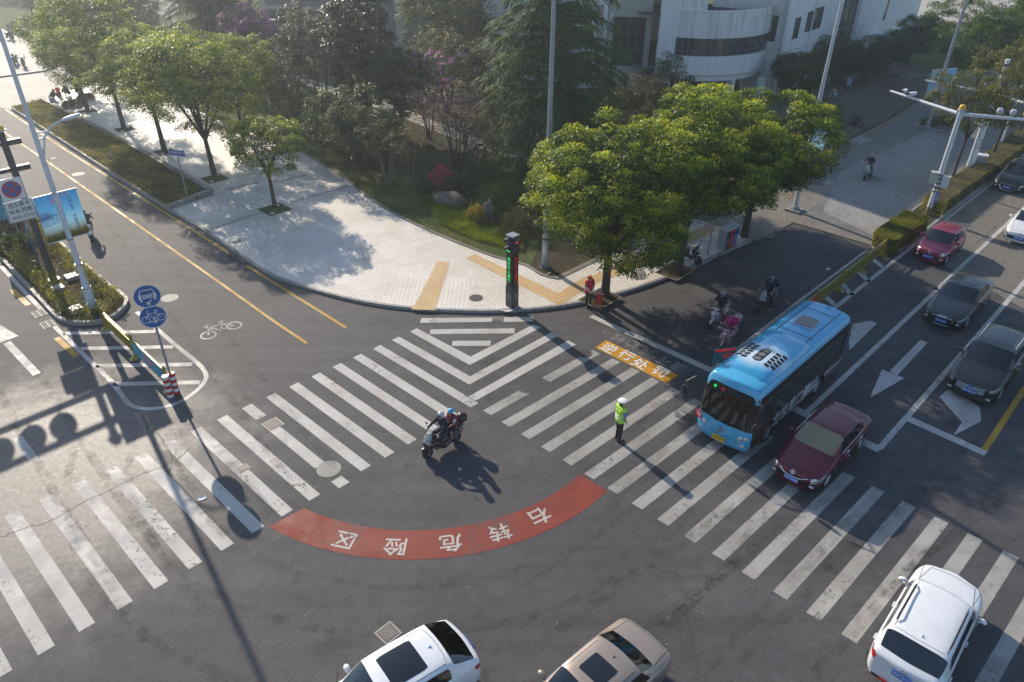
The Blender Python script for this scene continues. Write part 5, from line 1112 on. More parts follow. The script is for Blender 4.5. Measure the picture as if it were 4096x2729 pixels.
# fences
def fence(root_label, a, b, npan, sign=None, name='traffic_fence', last_text=None, group='yellow traffic fences'):
    a = Vector(a); b = Vector(b); d = (b-a); L_ = d.length; t = thing(name, root_label, 'fence', (a.x, a.y, 0), math.atan2(d.y, d.x), group)
    w_ = L_/npan
    for k in range(npan+1):
        mb = MB(); mb.box((k*w_, 0, .52), (.10, .10, 1.04)); mb.box((k*w_, 0, 1.07), (.13, .13, .07)); mb.add([(k*w_-.06, -.06, 1.105), (k*w_+.06, -.06, 1.105), (k*w_+.06, .06, 1.105), (k*w_-.06, .06, 1.105), (k*w_, 0, 1.19)], [(0, 1, 4), (1, 2, 4), (2, 3, 4), (3, 0, 4)]); po = mb.obj('fence_post', 'fence_yellow', t)
        mb = MB(); mb.add([(k*w_-.14, -.27, 0), (k*w_+.14, -.27, 0), (k*w_+.14, .27, 0), (k*w_-.14, .27, 0), (k*w_-.07, -.09, .15), (k*w_+.07, -.09, .15), (k*w_+.07, .09, .15), (k*w_-.07, .09, .15)], [(0, 1, 5, 4), (1, 2, 6, 5), (2, 3, 7, 6), (3, 0, 4, 7), (4, 5, 6, 7), (3, 2, 1, 0)]); mb.obj('foot_weight', 'fence_yellow', po)
    for k in range(npan):
        x0, x1 = k*w_+.05, (k+1)*w_-.05; mb = MB()
        mb.box(((x0+x1)/2, 0, .96), (x1-x0, .07, .06)); mb.box(((x0+x1)/2, 0, .28), (x1-x0, .05, .05))
        if not (sign and k in sign):
            mb.box(((x0+x1)/2, 0, .78), (x1-x0, .03, .03)); n_ = int((x1-x0)/.14)
            for j in range(1, n_): mb.box((x0+(x1-x0)*j/n_, 0, .55), (.025, .03, .5))
            for j in range(0, n_, 2): mb.lathe([(.05, -.01), (.05, .01), (.03, .01), (.03, -.01), (.05, -.01)], 8, (x0+(x1-x0)*(j+.5)/n_, 0, .87), axis='Y')
            mb.obj('fence_panel', 'fence_yellow', t)
        else:
            fp_ = mb.obj('fence_panel', 'fence_yellow', t); m_, tx, tm_ = sign[k]
            for s_ in (-1, 1):
                F = frame(Vector(((x0+x1)/2, s_*.03, .62)), (-s_, 0, 0), (0, 0, 1)); q = MB(); q.box((0, 0, 0), (x1-x0-.02, .6, .02), T=F); bo = q.obj('panel_poster', m_, fp_)
                text('poster_lettering', tx, .26, tm_, F @ Matrix.Translation((0, 0, .012)), bo, .015)
    return t
fa0, fa1 = g(428, 1318).xy, g(680, 1562).xy
fence('short yellow fence in the hatched nose of the left island', fa0, fa1, 2, {1: ('sign_cyan', '文明出行', 'text_red')})
fb0, fb1 = g(3530, 1022).xy, g(2884, 1538).xy
nf = 5; fence('long yellow fence beside the bus between bicycle lane and traffic', fb0, fb1, 6, {3: ('sign_red', '严禁翻越', 'sign_white')})
# poster board at the fence end
p = g(2862, 1492); t = thing('poster_stand', 'small poster board with red lettering at the fence end beside the bus', 'sign', p, R(12)); F = frame(Vector((.25, 0, .85)), (1, 0, 0), (0, 0, 1)); bo = board(t, F, .95, .7, 'sign_cyan', 'poster'); mb = MB(); mb.box((0, .27, .017), (.85, .13, .005), T=F); mb.obj('poster_heading', 'text_red', bo)
text('poster_lettering', '文明交通\n安全出行', .13, 'text_red', F @ Matrix.Translation((.14, -.03, .018)), bo, .01); mb = MB(); mb.tube((-.1, 0, 0), (-.1, 0, .55), .025); mb.tube((.6, 0, 0), (.6, 0, .55), .025); mb.box((.25, 0, .02), (.9, .35, .04)); mb.obj('stand', 'metal_grey', t)
# signal pillar
p = g(2048, 1222, .14); t = thing('signal_pillar', 'square dark pedestrian signal pillar with glowing green and red characters', 'traffic signal', p, R(45))
mb = MB(); mb.box((0, 0, .55), (.44, .44, 1.1)); mb.box((0, 0, 1.95), (.40, .40, 1.7)); mb.box((0, 0, 3.2), (.42, .42, .8)); mb.obj('pillar_body', 'dark_metal', t, bevel=.012)
mb = MB(); mb.box((0, 0, 3.63), (.46, .46, .06)); mb.obj('pillar_cap', 'metal_grey', t)
for fi, (an, tx, m_) in enumerate(((R(180), '准\n许\n行\n人\n通\n行', 'lamp_green'), (R(270), '禁\n止\n行\n人\n通\n行', 'lamp_red'))):
    nrm = Vector((math.cos(an), math.sin(an), 0)); xa = Vector((-nrm.y, nrm.x, 0)); F = frame(nrm*.222+Vector((0, 0, 1.95)), xa, (0, 0, 1)); mb = MB(); mb.box((0, 0, 0), (.34, 1.62, .02), T=F @ Matrix.Translation((0, 0, -.008))); sc_ = mb.obj('led_panel', 'black_plastic', t)
    text('led_lettering', tx, .205, 'led_red' if fi else m_, F @ Matrix.Translation((0, 0, .006)), sc_, -.004, .9, 1.05)
    text('pillar_emblem', '①', .2, 'metal_pale', frame(nrm*.224+Vector((0, 0, .6)), xa, (0, 0, 1)), t); text('pillar_emblem', '平安交通', .07, 'metal_pale', frame(nrm*.224+Vector((0, 0, .45)), xa, (0, 0, 1)), t)
    for zz, lm in ((3.42, 'lamp_red' if fi else 'lamp_off'), (3.02, 'lamp_off' if fi else 'lamp_green')):
        H_ = frame(nrm*.215+Vector((0, 0, zz)), xa, (0, 0, 1)); mb = MB()
        n_ = 16; vs = []
        for k in range(n_+1):
            a = R(-35)+(R(250))*k/n_; dz = .26*(.55+.45*math.sin(a)) if a > 0 else .1
            for rr in (.165, .178): vs += [(rr*math.cos(a), rr*math.sin(a), 0), (rr*math.cos(a), rr*math.sin(a)-.05*(dz > .1), dz)]
        fs = []
        for k in range(n_):
            o_ = 4*k; fs += [(o_, o_+1, o_+5, o_+4), (o_+2, o_+6, o_+7, o_+3), (o_+1, o_+3, o_+7, o_+5)]
        mb.add(vs, fs, 0, H_); mb.lathe([(.18, 0), (.18, .04), (.15, .04)], 20, T=H_); v_ = mb.obj('signal_visor', 'dark_metal', t, smooth=True)
        mb = MB(); mb.lathe([(.14, .03), (.1, .05), (0, .055)], 18, T=H_); mb.obj('signal_lens', lm if lm != 'lamp_green' or 1 else lm, v_, smooth=True)
# litter bin
a_, b_, c_ = g(2895, 1002, .14).xy, g(2938, 978, .14).xy, g(2871, 995, .14).xy; ang = math.atan2((b_-a_).y, (b_-a_).x); cen = b_.lerp(c_, .5); WL, DL = 1.25, .52
t = thing('litter_bin', 'metal recycling bin with dark, red and blue doors on the kerb', 'litter bin', (cen.x, cen.y, .14), ang)
mb = MB(); mb.box((0, 0, .58), (WL, DL, 1.1)); mb.obj('bin_body', 'metal_grey', t, bevel=.015); mb = MB(); mb.box((0, 0, 1.17), (WL+.05, DL+.06, .06)); mb.obj('bin_lid', 'metal_pale', t, bevel=.01)
for k, (m_, tx) in enumerate((('dark_metal', '♳'), ('sign_red', '✕'), ('sign_blue', '♻'))):
    F = frame(Vector((-WL/3+k*WL/3, -DL/2-.006, .58)), (1, 0, 0), (0, 0, 1)); q = MB(); q.box((0, 0, 0), (WL/3-.02, 1.04, .012), T=F); d_ = q.obj('bin_door', m_, t)
    q = MB(); q.box((0, .3, .008), (.26, .16, .006), T=F); q.obj('bin_slot', 'black_plastic', d_); text('bin_symbol', tx, .2, 'sign_white', F @ Matrix.Translation((0, -.02, .009)), d_); text('bin_lettering', ('其他', '有害', '可回收')[k], .1, 'sign_white', F @ Matrix.Translation((0, -.22, .009)), d_)
p = g(2831, 1018, .14); t = thing('sign_post', 'plain thin grey post between the parked scooter and litter bin', 'post', p); mb = MB(); mb.tube((0, 0, 0), (0, 0, 4.4), .05, None, 12); mb.lathe([(.12, 0), (.12, .02), (.05, .02)], 12); mb.obj('post', 'metal_grey', t, smooth=True)
mb = MB(); mb.box((0, 0, 4.2), (.6, .03, .6), RD); mb.obj('sign_board', 'sign_blue', t)
# red diamond ornament
p = g(1768, 755, .16); t = thing('diamond_ornament', 'pierced red diamond ornament standing in the lawn', 'ornament', p, R(4)); s = .92; Fd = frame(Vector((0, 0, s*.95)), (1, 0, 0), (0, 0, 1)) @ Matrix.Rotation(R(45), 4, 'Z')
mb = MB(); hh = s*.68
for k in (-1, 1): mb.box((k*(hh-.05), 0, 0), (.1, 2*hh, .06), T=Fd); mb.box((0, k*(hh-.05), .001), (2*hh, .1, .06), T=Fd)
for k in range(-4, 5):
    if k: mb.box((k*hh*.2, 0, .002), (.035, 2*hh*(.95 if k % 2 else .7), .04), T=Fd); mb.box((0, k*hh*.2, .003), (2*hh*(.7 if k % 2 else .95), .035, .04), T=Fd)
for (x, y, r_) in ((0, 0, .3), (.45, .45, .2), (-.45, .45, .2), (.45, -.45, .2), (-.45, -.45, .2)):
    mb.lathe([(r_, -.03), (r_, .035), (r_-.07, .035), (r_-.07, -.03), (r_, -.03)], 20, (x, y, 0), T=Fd); mb.lathe([(r_*.4, -.02), (r_*.4, .034), (0, .034)], 14, (x, y, 0), T=Fd)
MATS['ornament_red'] = mat('ornament_red', (.36, .02, .05), .5); mb.obj('ornament_panel', 'ornament_red', t); mb = MB(); mb.tube((0, .02, -.05), (0, .02, .35), .05); mb.obj('ornament_post', 'dark_metal', t)
# camera masts
def cam_mast(label, px, py, ptop, pl_, pr_, boxes, m_='metal_white', r0=.15):
    p = g(px, py, .15); t = thing('camera_mast', label, 'camera mast', p, 0, 'white camera masts over the traffic lanes'); zt = zat(p, ptop)
    mb = MB(); mb.tube((0, 0, 0), (0, 0, zt), r0, r0*.85, 14); mb.obj('pole', m_, t, smooth=True)
    mb = MB(); mb.tube((0, 0, -.02), (0, 0, .5), r0*1.02, r0*1.01, 14); mb.obj('weathered_base', 'brown_pavers', t)
    mb = MB(); mb.ball((0, 0, zt+.16), (.17, .17, .17), 16); mb.obj('ball_cap', 'plate_yellow', t, smooth=True); mb = MB(); mb.lathe([(.2, zt-.0), (.22, zt+.05), (.12, zt+.06)], 16); mb.box((0, 0, zt-.25), (.42, .1, .4), R(-42)); mb.obj('arm_flange', 'metal_pale', t)
    za = zt-.22; eL = g(pl_[0], pl_[1], za+.15)-p; eR = g(pr_[0], pr_[1], za+.15)-p
    for e in (eL, eR):
        mb = MB(); mb.path([Vector((0, 0, za)), Vector((e.x*.5, e.y*.5, za+.06)), Vector((e.x, e.y, za+.12))], [.11, .085, .065], 12); ar = mb.obj('arm', m_, t, smooth=True)
    return t, zt, za, eL, eR
def ccam(root, p, ang, dome=False):
    if dome:
        mb = MB(); mb.lathe([(.0, .22), (.12, .2), (.16, .1), (.15, 0), (.10, -.1), (0, -.14)], 14, tuple(p)); return mb.obj('dome_camera', 'metal_pale', root, smooth=True)
    mb = MB(); mb.box(tuple(Vector(p)+Vector((0, 0, .14))), (.42, .16, .14), ang); mb.box(tuple(Vector(p)+Vector((0, 0, .225))), (.5, .2, .025), ang); mb.tube(tuple(p), tuple(Vector(p)+Vector((0, 0, .1))), .03); c_ = mb.obj('camera', 'metal_white', root)
    mb = MB(); q = Vector(p)+Vector((math.cos(ang)*.215, math.sin(ang)*.215, .14)); mb.tube(q, q+Vector((math.cos(ang)*.02, math.sin(ang)*.02, 0)), .05, None, 12); mb.obj('lens', 'black_plastic', c_)
t, zt, za, eL, eR = cam_mast('nearest white camera mast with two grey-green boxes strapped to it', 3709, 858, 452, (3560, 372), (4290, 505), None)
ccam(t, (eL.x*.80, eL.y*.80, za+.2), RD+PI); ccam(t, (eL.x*.68, eL.y*.68, za+.18), RD+PI-.5)
for k, f in enumerate((.34, .46, .58)): ccam(t, (eR.x*f, eR.y*f, za+.34), 0, True)
for k, f in enumerate((.70, .82, .94)): ccam(t, (eR.x*f, eR.y*f, za+.2), RD+PI)
mb = MB(); q = Vector((eL.x*.74, eL.y*.74, za)); mb.path([q+Vector((0, 0, .15)), q+Vector((-.3, -.1, -.15)), q+Vector((-.6, -.2, -.02)), q+Vector((-.75, -.2, .12))], .02, 6); mb.obj('cable_loop', 'black_plastic', t)
for (dx, dy, z, m_, w_, nm) in ((-.34, -.05, 2.35, 'box_green', .42, ''), (.26, -.28, 2.15, 'metal_white', .38, '')):
    if m_ == 'box_green': mat('box_green', (.42, .46, .42), .6)
    mb = MB(); mb.box((dx, dy, z), (w_, .32, .62), R(-30)); bx = mb.obj('equipment_box', m_, t, bevel=.012); mb = MB(); mb.box((dx, dy, z+.33), (w_+.06, .38, .03), R(-30)); mb.obj('box_roof', m_, bx)
for z in (1.5, 1.75, 2.0, 2.3, 2.5): ring_band(t, z, .145, 'dark_metal')
mb = MB(); mb.path([(-.3, -.1, 2.0), (-.2, -.2, 1.75), (.1, -.25, 1.7), (.25, -.3, 1.85)], .025, 6); mb.obj('cable_loop', 'black_plastic', t)
F = frame(Vector((.16, -.1, 1.1)), (math.cos(R(20)), math.sin(R(20)), 0), (0, 0, 1)); bo = board(t, F, .26, .7, 'sign_blue', 'small_notice'); text('sign_lettering', '监\n控', .15, 'sign_white', F @ Matrix.Translation((0, 0, .02)), bo)
t, zt, za, eL, eR = cam_mast('second camera mast whose arm is half hidden by feathery trees', 3860, 706, 372, (3700, 330), (4290, 480), None); ccam(t, (eL.x*.85, eL.y*.85, za+.2), RD+PI)
# concrete-grey pole with cabinet
p = g(3873, 696, .15); t = thing('utility_pole', 'thick pale pole with a grey cabinet strapped on its side', 'pole', p); mb = MB(); mb.tube((0, 0, 0), (0, 0, 7.6), .17, .12, 14); mb.obj('pole', 'sign_white', t, smooth=True)
mb = MB(); mb.box((-.42, .02, 3.0), (.42, .4, .95), R(-30)); mb.obj('cabinet', 'box_green', t, bevel=.012)
for z in (1.9, 2.15, 2.4, 5.2): ring_band(t, z, .16, 'dark_metal')
for k in range(7): mb = MB(); mb.lathe([(.15, 0), (.155, .06), (.15, .12)], 14, (0, 0, 5.9+.26*k)); mb.obj('painted_band', 'black_plastic' if k % 2 else 'sign_white', t)
p = g(3900, 690, .15); t = thing('ground_cabinet', 'low grey-green utility cabinet standing in the long hedge', 'cabinet', p, R(-30)); mb = MB(); mb.box((0, 0, .62), (.8, .5, 1.24)); mb.obj('cabinet_body', 'box_green', t, bevel=.015); mb = MB(); mb.box((0, 0, 1.27), (.88, .58, .05)); mb.obj('cabinet_roof', 'metal_white', t); mb = MB(); mb.box((0, -.252, .65), (.7, .01, 1.0)); mb.obj('cabinet_door', 'metal_grey', t)
p = g(3993, 606, .15); t = thing('sign_post', 'slim white post in the hedge beyond the utility pole', 'post', p); mb = MB(); mb.tube((0, 0, 0), (0, 0, 5.5), .09, .07, 12); mb.obj('post', 'metal_white', t, smooth=True)
# banner mast in the small square bed
p = g(3706, 518, .08); t = thing('light_mast', 'tall grey mast with two blue banners in a small square planting bed', 'lamp post', p); pole(t, zat(p, -60)+1, .16, .09, 'metal_grey'); banner_pair(t, zat(p, 412), 2.5, 1.1, 0, RD-R(25), ([], [('生态\n宜居', .3, 0, .1, 'sign_white')]), gap=.2)
p = g(3760, 500, .05); t = thing('planting_bed', 'small square kerbed bed of low green shrubs around the banner mast', 'planter', p, RD); ribbon([(-2.2, -1.3), (2.4, -1.3), (2.4, 1.3), (-2.2, 1.3), (-2.2, -1.3)], .15, 0, .16).obj('bed_kerb', 'granite', t)
mb = MB(); mb.box((0.1, 0, .05), (4.5, 2.5, .1)); mb.obj('bed_soil', 'soil', t)
for k, (dx, dy) in enumerate(((-.8, .6), (.9, -.2), (.2, -.8))): q = p+RV*dx*1.1+LV*dy; bush('low_shrub', ('left', 'middle', 'right')[k]+' low green shrub in the square bed at the banner mast foot', (q.x, q.y, .12), .75, .65, .6, 'leaf_green', 140+k, 2200, .08, group='low shrubs in the square bed')
# tarpaulin tricycle canopy
p = g(3215, 520, .16); t = thing('canopy_cart', 'small cart with a sagging blue canopy behind the kerb trees', 'cart', p, R(-20)); mb = MB(); mb.add([(-1, -.6, 1.45), (1, -.6, 1.3), (1, .6, 1.45), (-1, .6, 1.6), (0, 0, 1.62), (0, -.6, 1.3), (0, .6, 1.5)], [(0, 5, 4), (5, 1, 4), (1, 2, 4), (2, 6, 4), (6, 3, 4), (3, 0, 4)]); mb.obj('canopy', mat('canopy_blue', (.05, .22, .48), .6), t)
mb = MB()
for x in (-.95, .95):
    for y in (-.55, .55): mb.tube((x, y, .1), (x, y, 1.4), .02)
mb.box((0, 0, .55), (1.9, 1.1, .35)); mb.obj('cart_frame', 'dark_metal', t)
for s_ in (-1, 1): mb = MB(); mb.lathe([(.3, -.03), (.33, 0), (.3, .03), (.24, 0)], 16, (s_*.5, -.62, .33), axis='Y'); mb.obj('wheel', 'rubber', t)
# garden lamps and far lamp
for (px, py, lab, grp) in ((1080, 200, 'garden lamp on the left of the far pair, top lit by the sun', 1), (1108, 205, 'garden lamp on the right of the far pair', 1)):
    p = g(px, py, .16); t = thing('garden_lamp', lab, 'garden lamp', p, 0, 'garden lamps'); mb = MB(); mb.box((-.2, 0, 1.6), (.07, .07, 3.2)); mb.box((.2, 0, 1.6), (.07, .07, 3.2)); mb.obj('post', 'metal_white', t); mb = MB(); mb.box((0, 0, 3.3), (.75, .5, .16)); mb.obj('lamp_head', 'metal_white', t)
p = g(215, 110, .16); t = thing('garden_lamp', 'slim pale green lamp post over the far lawn', 'garden lamp', p, 0, 'garden lamps'); mb = MB(); mb.tube((0, 0, 0), (0, 0, 4.6), .08, .06, 10); mb.obj('post', 'metal_pale', t); mb = MB(); mb.lathe([(.12, 4.55), (.34, 4.7), (.34, 4.76), (0, 4.8)], 14); mb.obj('lamp_head', 'metal_white', t)
# slabs on the island, scraps
for (px, py, w_, lab) in ((290, 1113, .62, 'flat white concrete slab left of the lamp post, upper'), (235, 1160, .55, 'grey concrete slab at the foot of the dark signal pole'), (305, 1243, .6, 'flat pale slab near the island nose')):
    p = g(px, py, .2); t = thing('concrete_slab', lab, 'concrete slab', (p.x, p.y, .17), LD, 'concrete slabs on the island'); mb = MB(); mb.box((0, 0, .11), (w_, w_, .18)); mb.obj('slab_body', 'iron_pale', t, bevel=.02); mb = MB(); mb.box((0, 0, .205), (w_*.78, w_*.78, .012)); mb.obj('slab_lid', 'sign_white', t)
for k, (px, py, lab) in enumerate(((808, 1995, 'white paper scrap between two bars of the left crossing'), (3313, 1077, 'white paper scrap in the shaded bicycle lane'))):
    p = g(px, py, .015); mb = MB(); mb.add([(-.12, -.06, 0), (.12, -.07, .01), (.13, .05, .03), (.02, .08, .05), (-.11, .06, .01)], [(0, 1, 2, 3, 4)]); o = mb.obj('paper_scrap', 'sign_white'); o.location = p; o.rotation_euler = (0, 0, .6); tag(o, lab, 'paper scrap', 'paper scraps')
# ================================================================== vehicles
def shell(cols, partf, capf, creases, mats, arches=None, levels=2, nose=(.06, .05), name='body'):
    """half cage (rows bottom..top centre) mirrored, capped, subdivided, wheel arches cut; returns dict material->mesh"""
    nc, nr = len(cols), len(cols[0]); vs = []; idx = {}
    def vid(c, r_, s):
        x, y, z = cols[c][r_]
        if y < 1e-6: s = 1
        k = (c, r_, s)
        if k not in idx: idx[k] = len(vs); vs.append((x, y*s, z))
        return idx[k]
    fs, mi = [], []
    for c in range(nc-1):
        for r_ in range(nr-1):
            for s in (1, -1):
                q = [vid(c, r_, s), vid(c+1, r_, s), vid(c+1, r_+1, s), vid(c, r_+1, s)]; q = [a for i, a in enumerate(q) if a not in q[:i]]
                fs.append(tuple(q)); mi.append(partf(c, r_))
    for end, c in ((0, 0), (1, nc-1)):
        dx = nose[end]*(1 if end == 0 else -1); mids = [vid(c, 0, 1)]
        for r_ in range(1, nr-1):
            x, y, z = cols[c][r_]; vs.append((x+dx, 0, z)); mids.append(len(vs)-1)
        mids.append(vid(c, nr-1, 1))
        for r_ in range(nr-1):
            for s in (1, -1):
                q = [vid(c, r_, s), vid(c, r_+1, s), mids[r_+1], mids[r_]]; q = [a for i, a in enumerate(q) if a not in q[:i]]
                fs.append(tuple(q)); mi.append(capf(end, r_))
    me = bpy.data.meshes.new(name); me.from_pydata(vs, [], fs); me.polygons.foreach_set('material_index', mi)
    for m_ in mats: me.materials.append(MATS[m_])
    bm = bmesh.new(); bm.from_mesh(me); bmesh.ops.recalc_face_normals(bm, faces=bm.faces)
    cl = bm.edges.layers.float.get('crease_edge') or bm.edges.layers.float.new('crease_edge'); inv = {v: k for k, v in idx.items()}
    for e in bm.edges:
        a, b = inv.get(e.verts[0].index), inv.get(e.verts[1].index)
        m0 = {f.material_index for f in e.link_faces}
        if len(m0) > 1: e[cl] = .85
        if a and b:
            for (typ, val, lo, hi, w_) in creases:
                if typ == 'row' and a[1] == b[1] == val and lo <= min(a[0], b[0]) and max(a[0], b[0]) <= hi: e[cl] = max(e[cl], w_)
                if typ == 'col' and a[0] == b[0] == val and lo <= min(a[1], b[1]) and max(a[1], b[1]) <= hi: e[cl] = max(e[cl], w_)
    bm.to_mesh(me); bm.free()
    o = bpy.data.objects.new('tmp', me); COL.objects.link(o); md = o.modifiers.new('s', 'SUBSURF'); md.levels = levels; md.render_levels = levels
    cut = None
    if arches:
        mb = MB()
        for (x, z, r_, y0, y1) in arches:
            for s in (1, -1): mb.tube((x, s*y0, z), (x, s*y1, z), r_, None, 28)
        cm = mb.mesh('cut', 'black_plastic'); cut = bpy.data.objects.new('cut', cm); COL.objects.link(cut)
        bo = o.modifiers.new('b', 'BOOLEAN'); bo.operation = 'DIFFERENCE'; bo.object = cut; bo.solver = 'EXACT'
        try: bo.material_mode = 'TRANSFER'
        except Exception: pass
    bpy.context.view_layer.update(); ev = tmp_eval(o); bpy.data.objects.remove(o)
    if cut: bpy.data.objects.remove(cut)
    return ev
def split_mats(ev, inset=None):
    """split one mesh by material into separate meshes"""
    out = {}; names = [m_.name if m_ else 'x' for m_ in ev.materials]
    used = {}
    for p_ in ev.polygons: used.setdefault(names[p_.material_index], set()).add(p_.index)
    for nm, keep in used.items():
        bm = bmesh.new(); bm.from_mesh(ev); bm.faces.ensure_lookup_table()
        bmesh.ops.delete(bm, geom=[f for f in bm.faces if f.index not in keep], context='FACES')
        for f in bm.faces: f.material_index = 0; f.smooth = True
        me = bpy.data.meshes.new(nm); bm.to_mesh(me); bm.free(); me.materials.append(bpy.data.materials[nm]); me.set_sharp_from_angle(angle=R(50)); out[nm] = me
    return out
def islands(me, nm):
    bm = bmesh.new(); bm.from_mesh(me); seen = set(); out = []
    for v in bm.verts:
        if v in seen: continue
        st = [v]; comp = set(); seen.add(v)
        while st:
            a = st.pop(); comp.add(a.index)
            for e in a.link_edges:
                o2 = e.other_vert(a)
                if o2 not in seen: seen.add(o2); st.append(o2)
        out.append(comp)
    bm.free(); res = []
    for cset in out:
        bm = bmesh.new(); bm.from_mesh(me); bmesh.ops.delete(bm, geom=[v for v in bm.verts if v.index not in cset], context='VERTS')
        if not bm.faces: bm.free(); continue
        m2 = bpy.data.meshes.new(nm); bm.to_mesh(m2); bm.free(); m2.materials.append(MATS[nm]); res.append(m2)
    return res
_wheels = {}
def wheel(parent, x, y, r_, w_=.21, spokes=5, rim='chrome', side=1, name='wheel'):
    key = (round(r_, 3), w_, spokes, rim)
    e = bpy.data.objects.new(name, None); COL.objects.link(e); e.parent = parent; e.location = (x, y, r_); e.rotation_euler = (0, 0, 0 if side > 0 else PI)
    if key not in _wheels:
        mb = MB(); h = w_/2; mb.lathe([(r_*.66, -h*.9), (r_*.90, -h), (r_*.985, -h*.72), (r_, 0), (r_*.985, h*.72), (r_*.90, h), (r_*.66, h*.9)], 32, axis='Y'); ty = mb.mesh('tyre', 'rubber', True)
        mb = MB(); mb.lathe([(r_*.67, -h*.8), (r_*.67, h*.88), (r_*.61, h*.88), (r_*.58, h*.4), (r_*.58, -h*.2)], 28, axis='Y')
        for k in range(spokes):
            a = 2*PI*k/spokes; u = Vector((math.cos(a), 0, math.sin(a))); v = Vector((-math.sin(a), 0, math.cos(a)))
            wv_ = r_*(.14 if spokes < 7 else .08); q = [u*r_*.12-v*wv_*.9, u*r_*.62-v*wv_*.6, u*r_*.62+v*wv_*.6, u*r_*.12+v*wv_*.9]
            mb.add([p_+Vector((0, h*.62, 0)) for p_ in q]+[p_+Vector((0, h*.4, 0)) for p_ in q], [(0, 1, 2, 3), (0, 4, 5, 1), (2, 6, 7, 3), (4, 7, 6, 5)])
        mb.lathe([(0, h*.72), (r_*.16, h*.68), (r_*.18, h*.5)], 14, axis='Y'); ri_ = mb.mesh('rim', rim, False)
        mb = MB(); mb.lathe([(r_*.57, h*.05), (0, h*.05)], 20, axis='Y'); dk = mb.mesh('brake_disc', 'black_plastic')
        _wheels[key] = (ty, ri_, dk)
    for nm, me in zip(('tyre', 'rim', 'brake_disc'), _wheels[key]): link(nm, me, e)
    return e
def plate(parent, T, s, w_=.46, h_=.15, m_='blue_plate', tm='sign_white'):
    mb = MB(); mb.box((0, 0, 0), (w_, h_, .012), T=T); o = mb.obj('number_plate', m_, parent); text('plate_lettering', s, .125, tm, T @ Matrix.Translation((0, 0, .0075)), o, .01, .82)
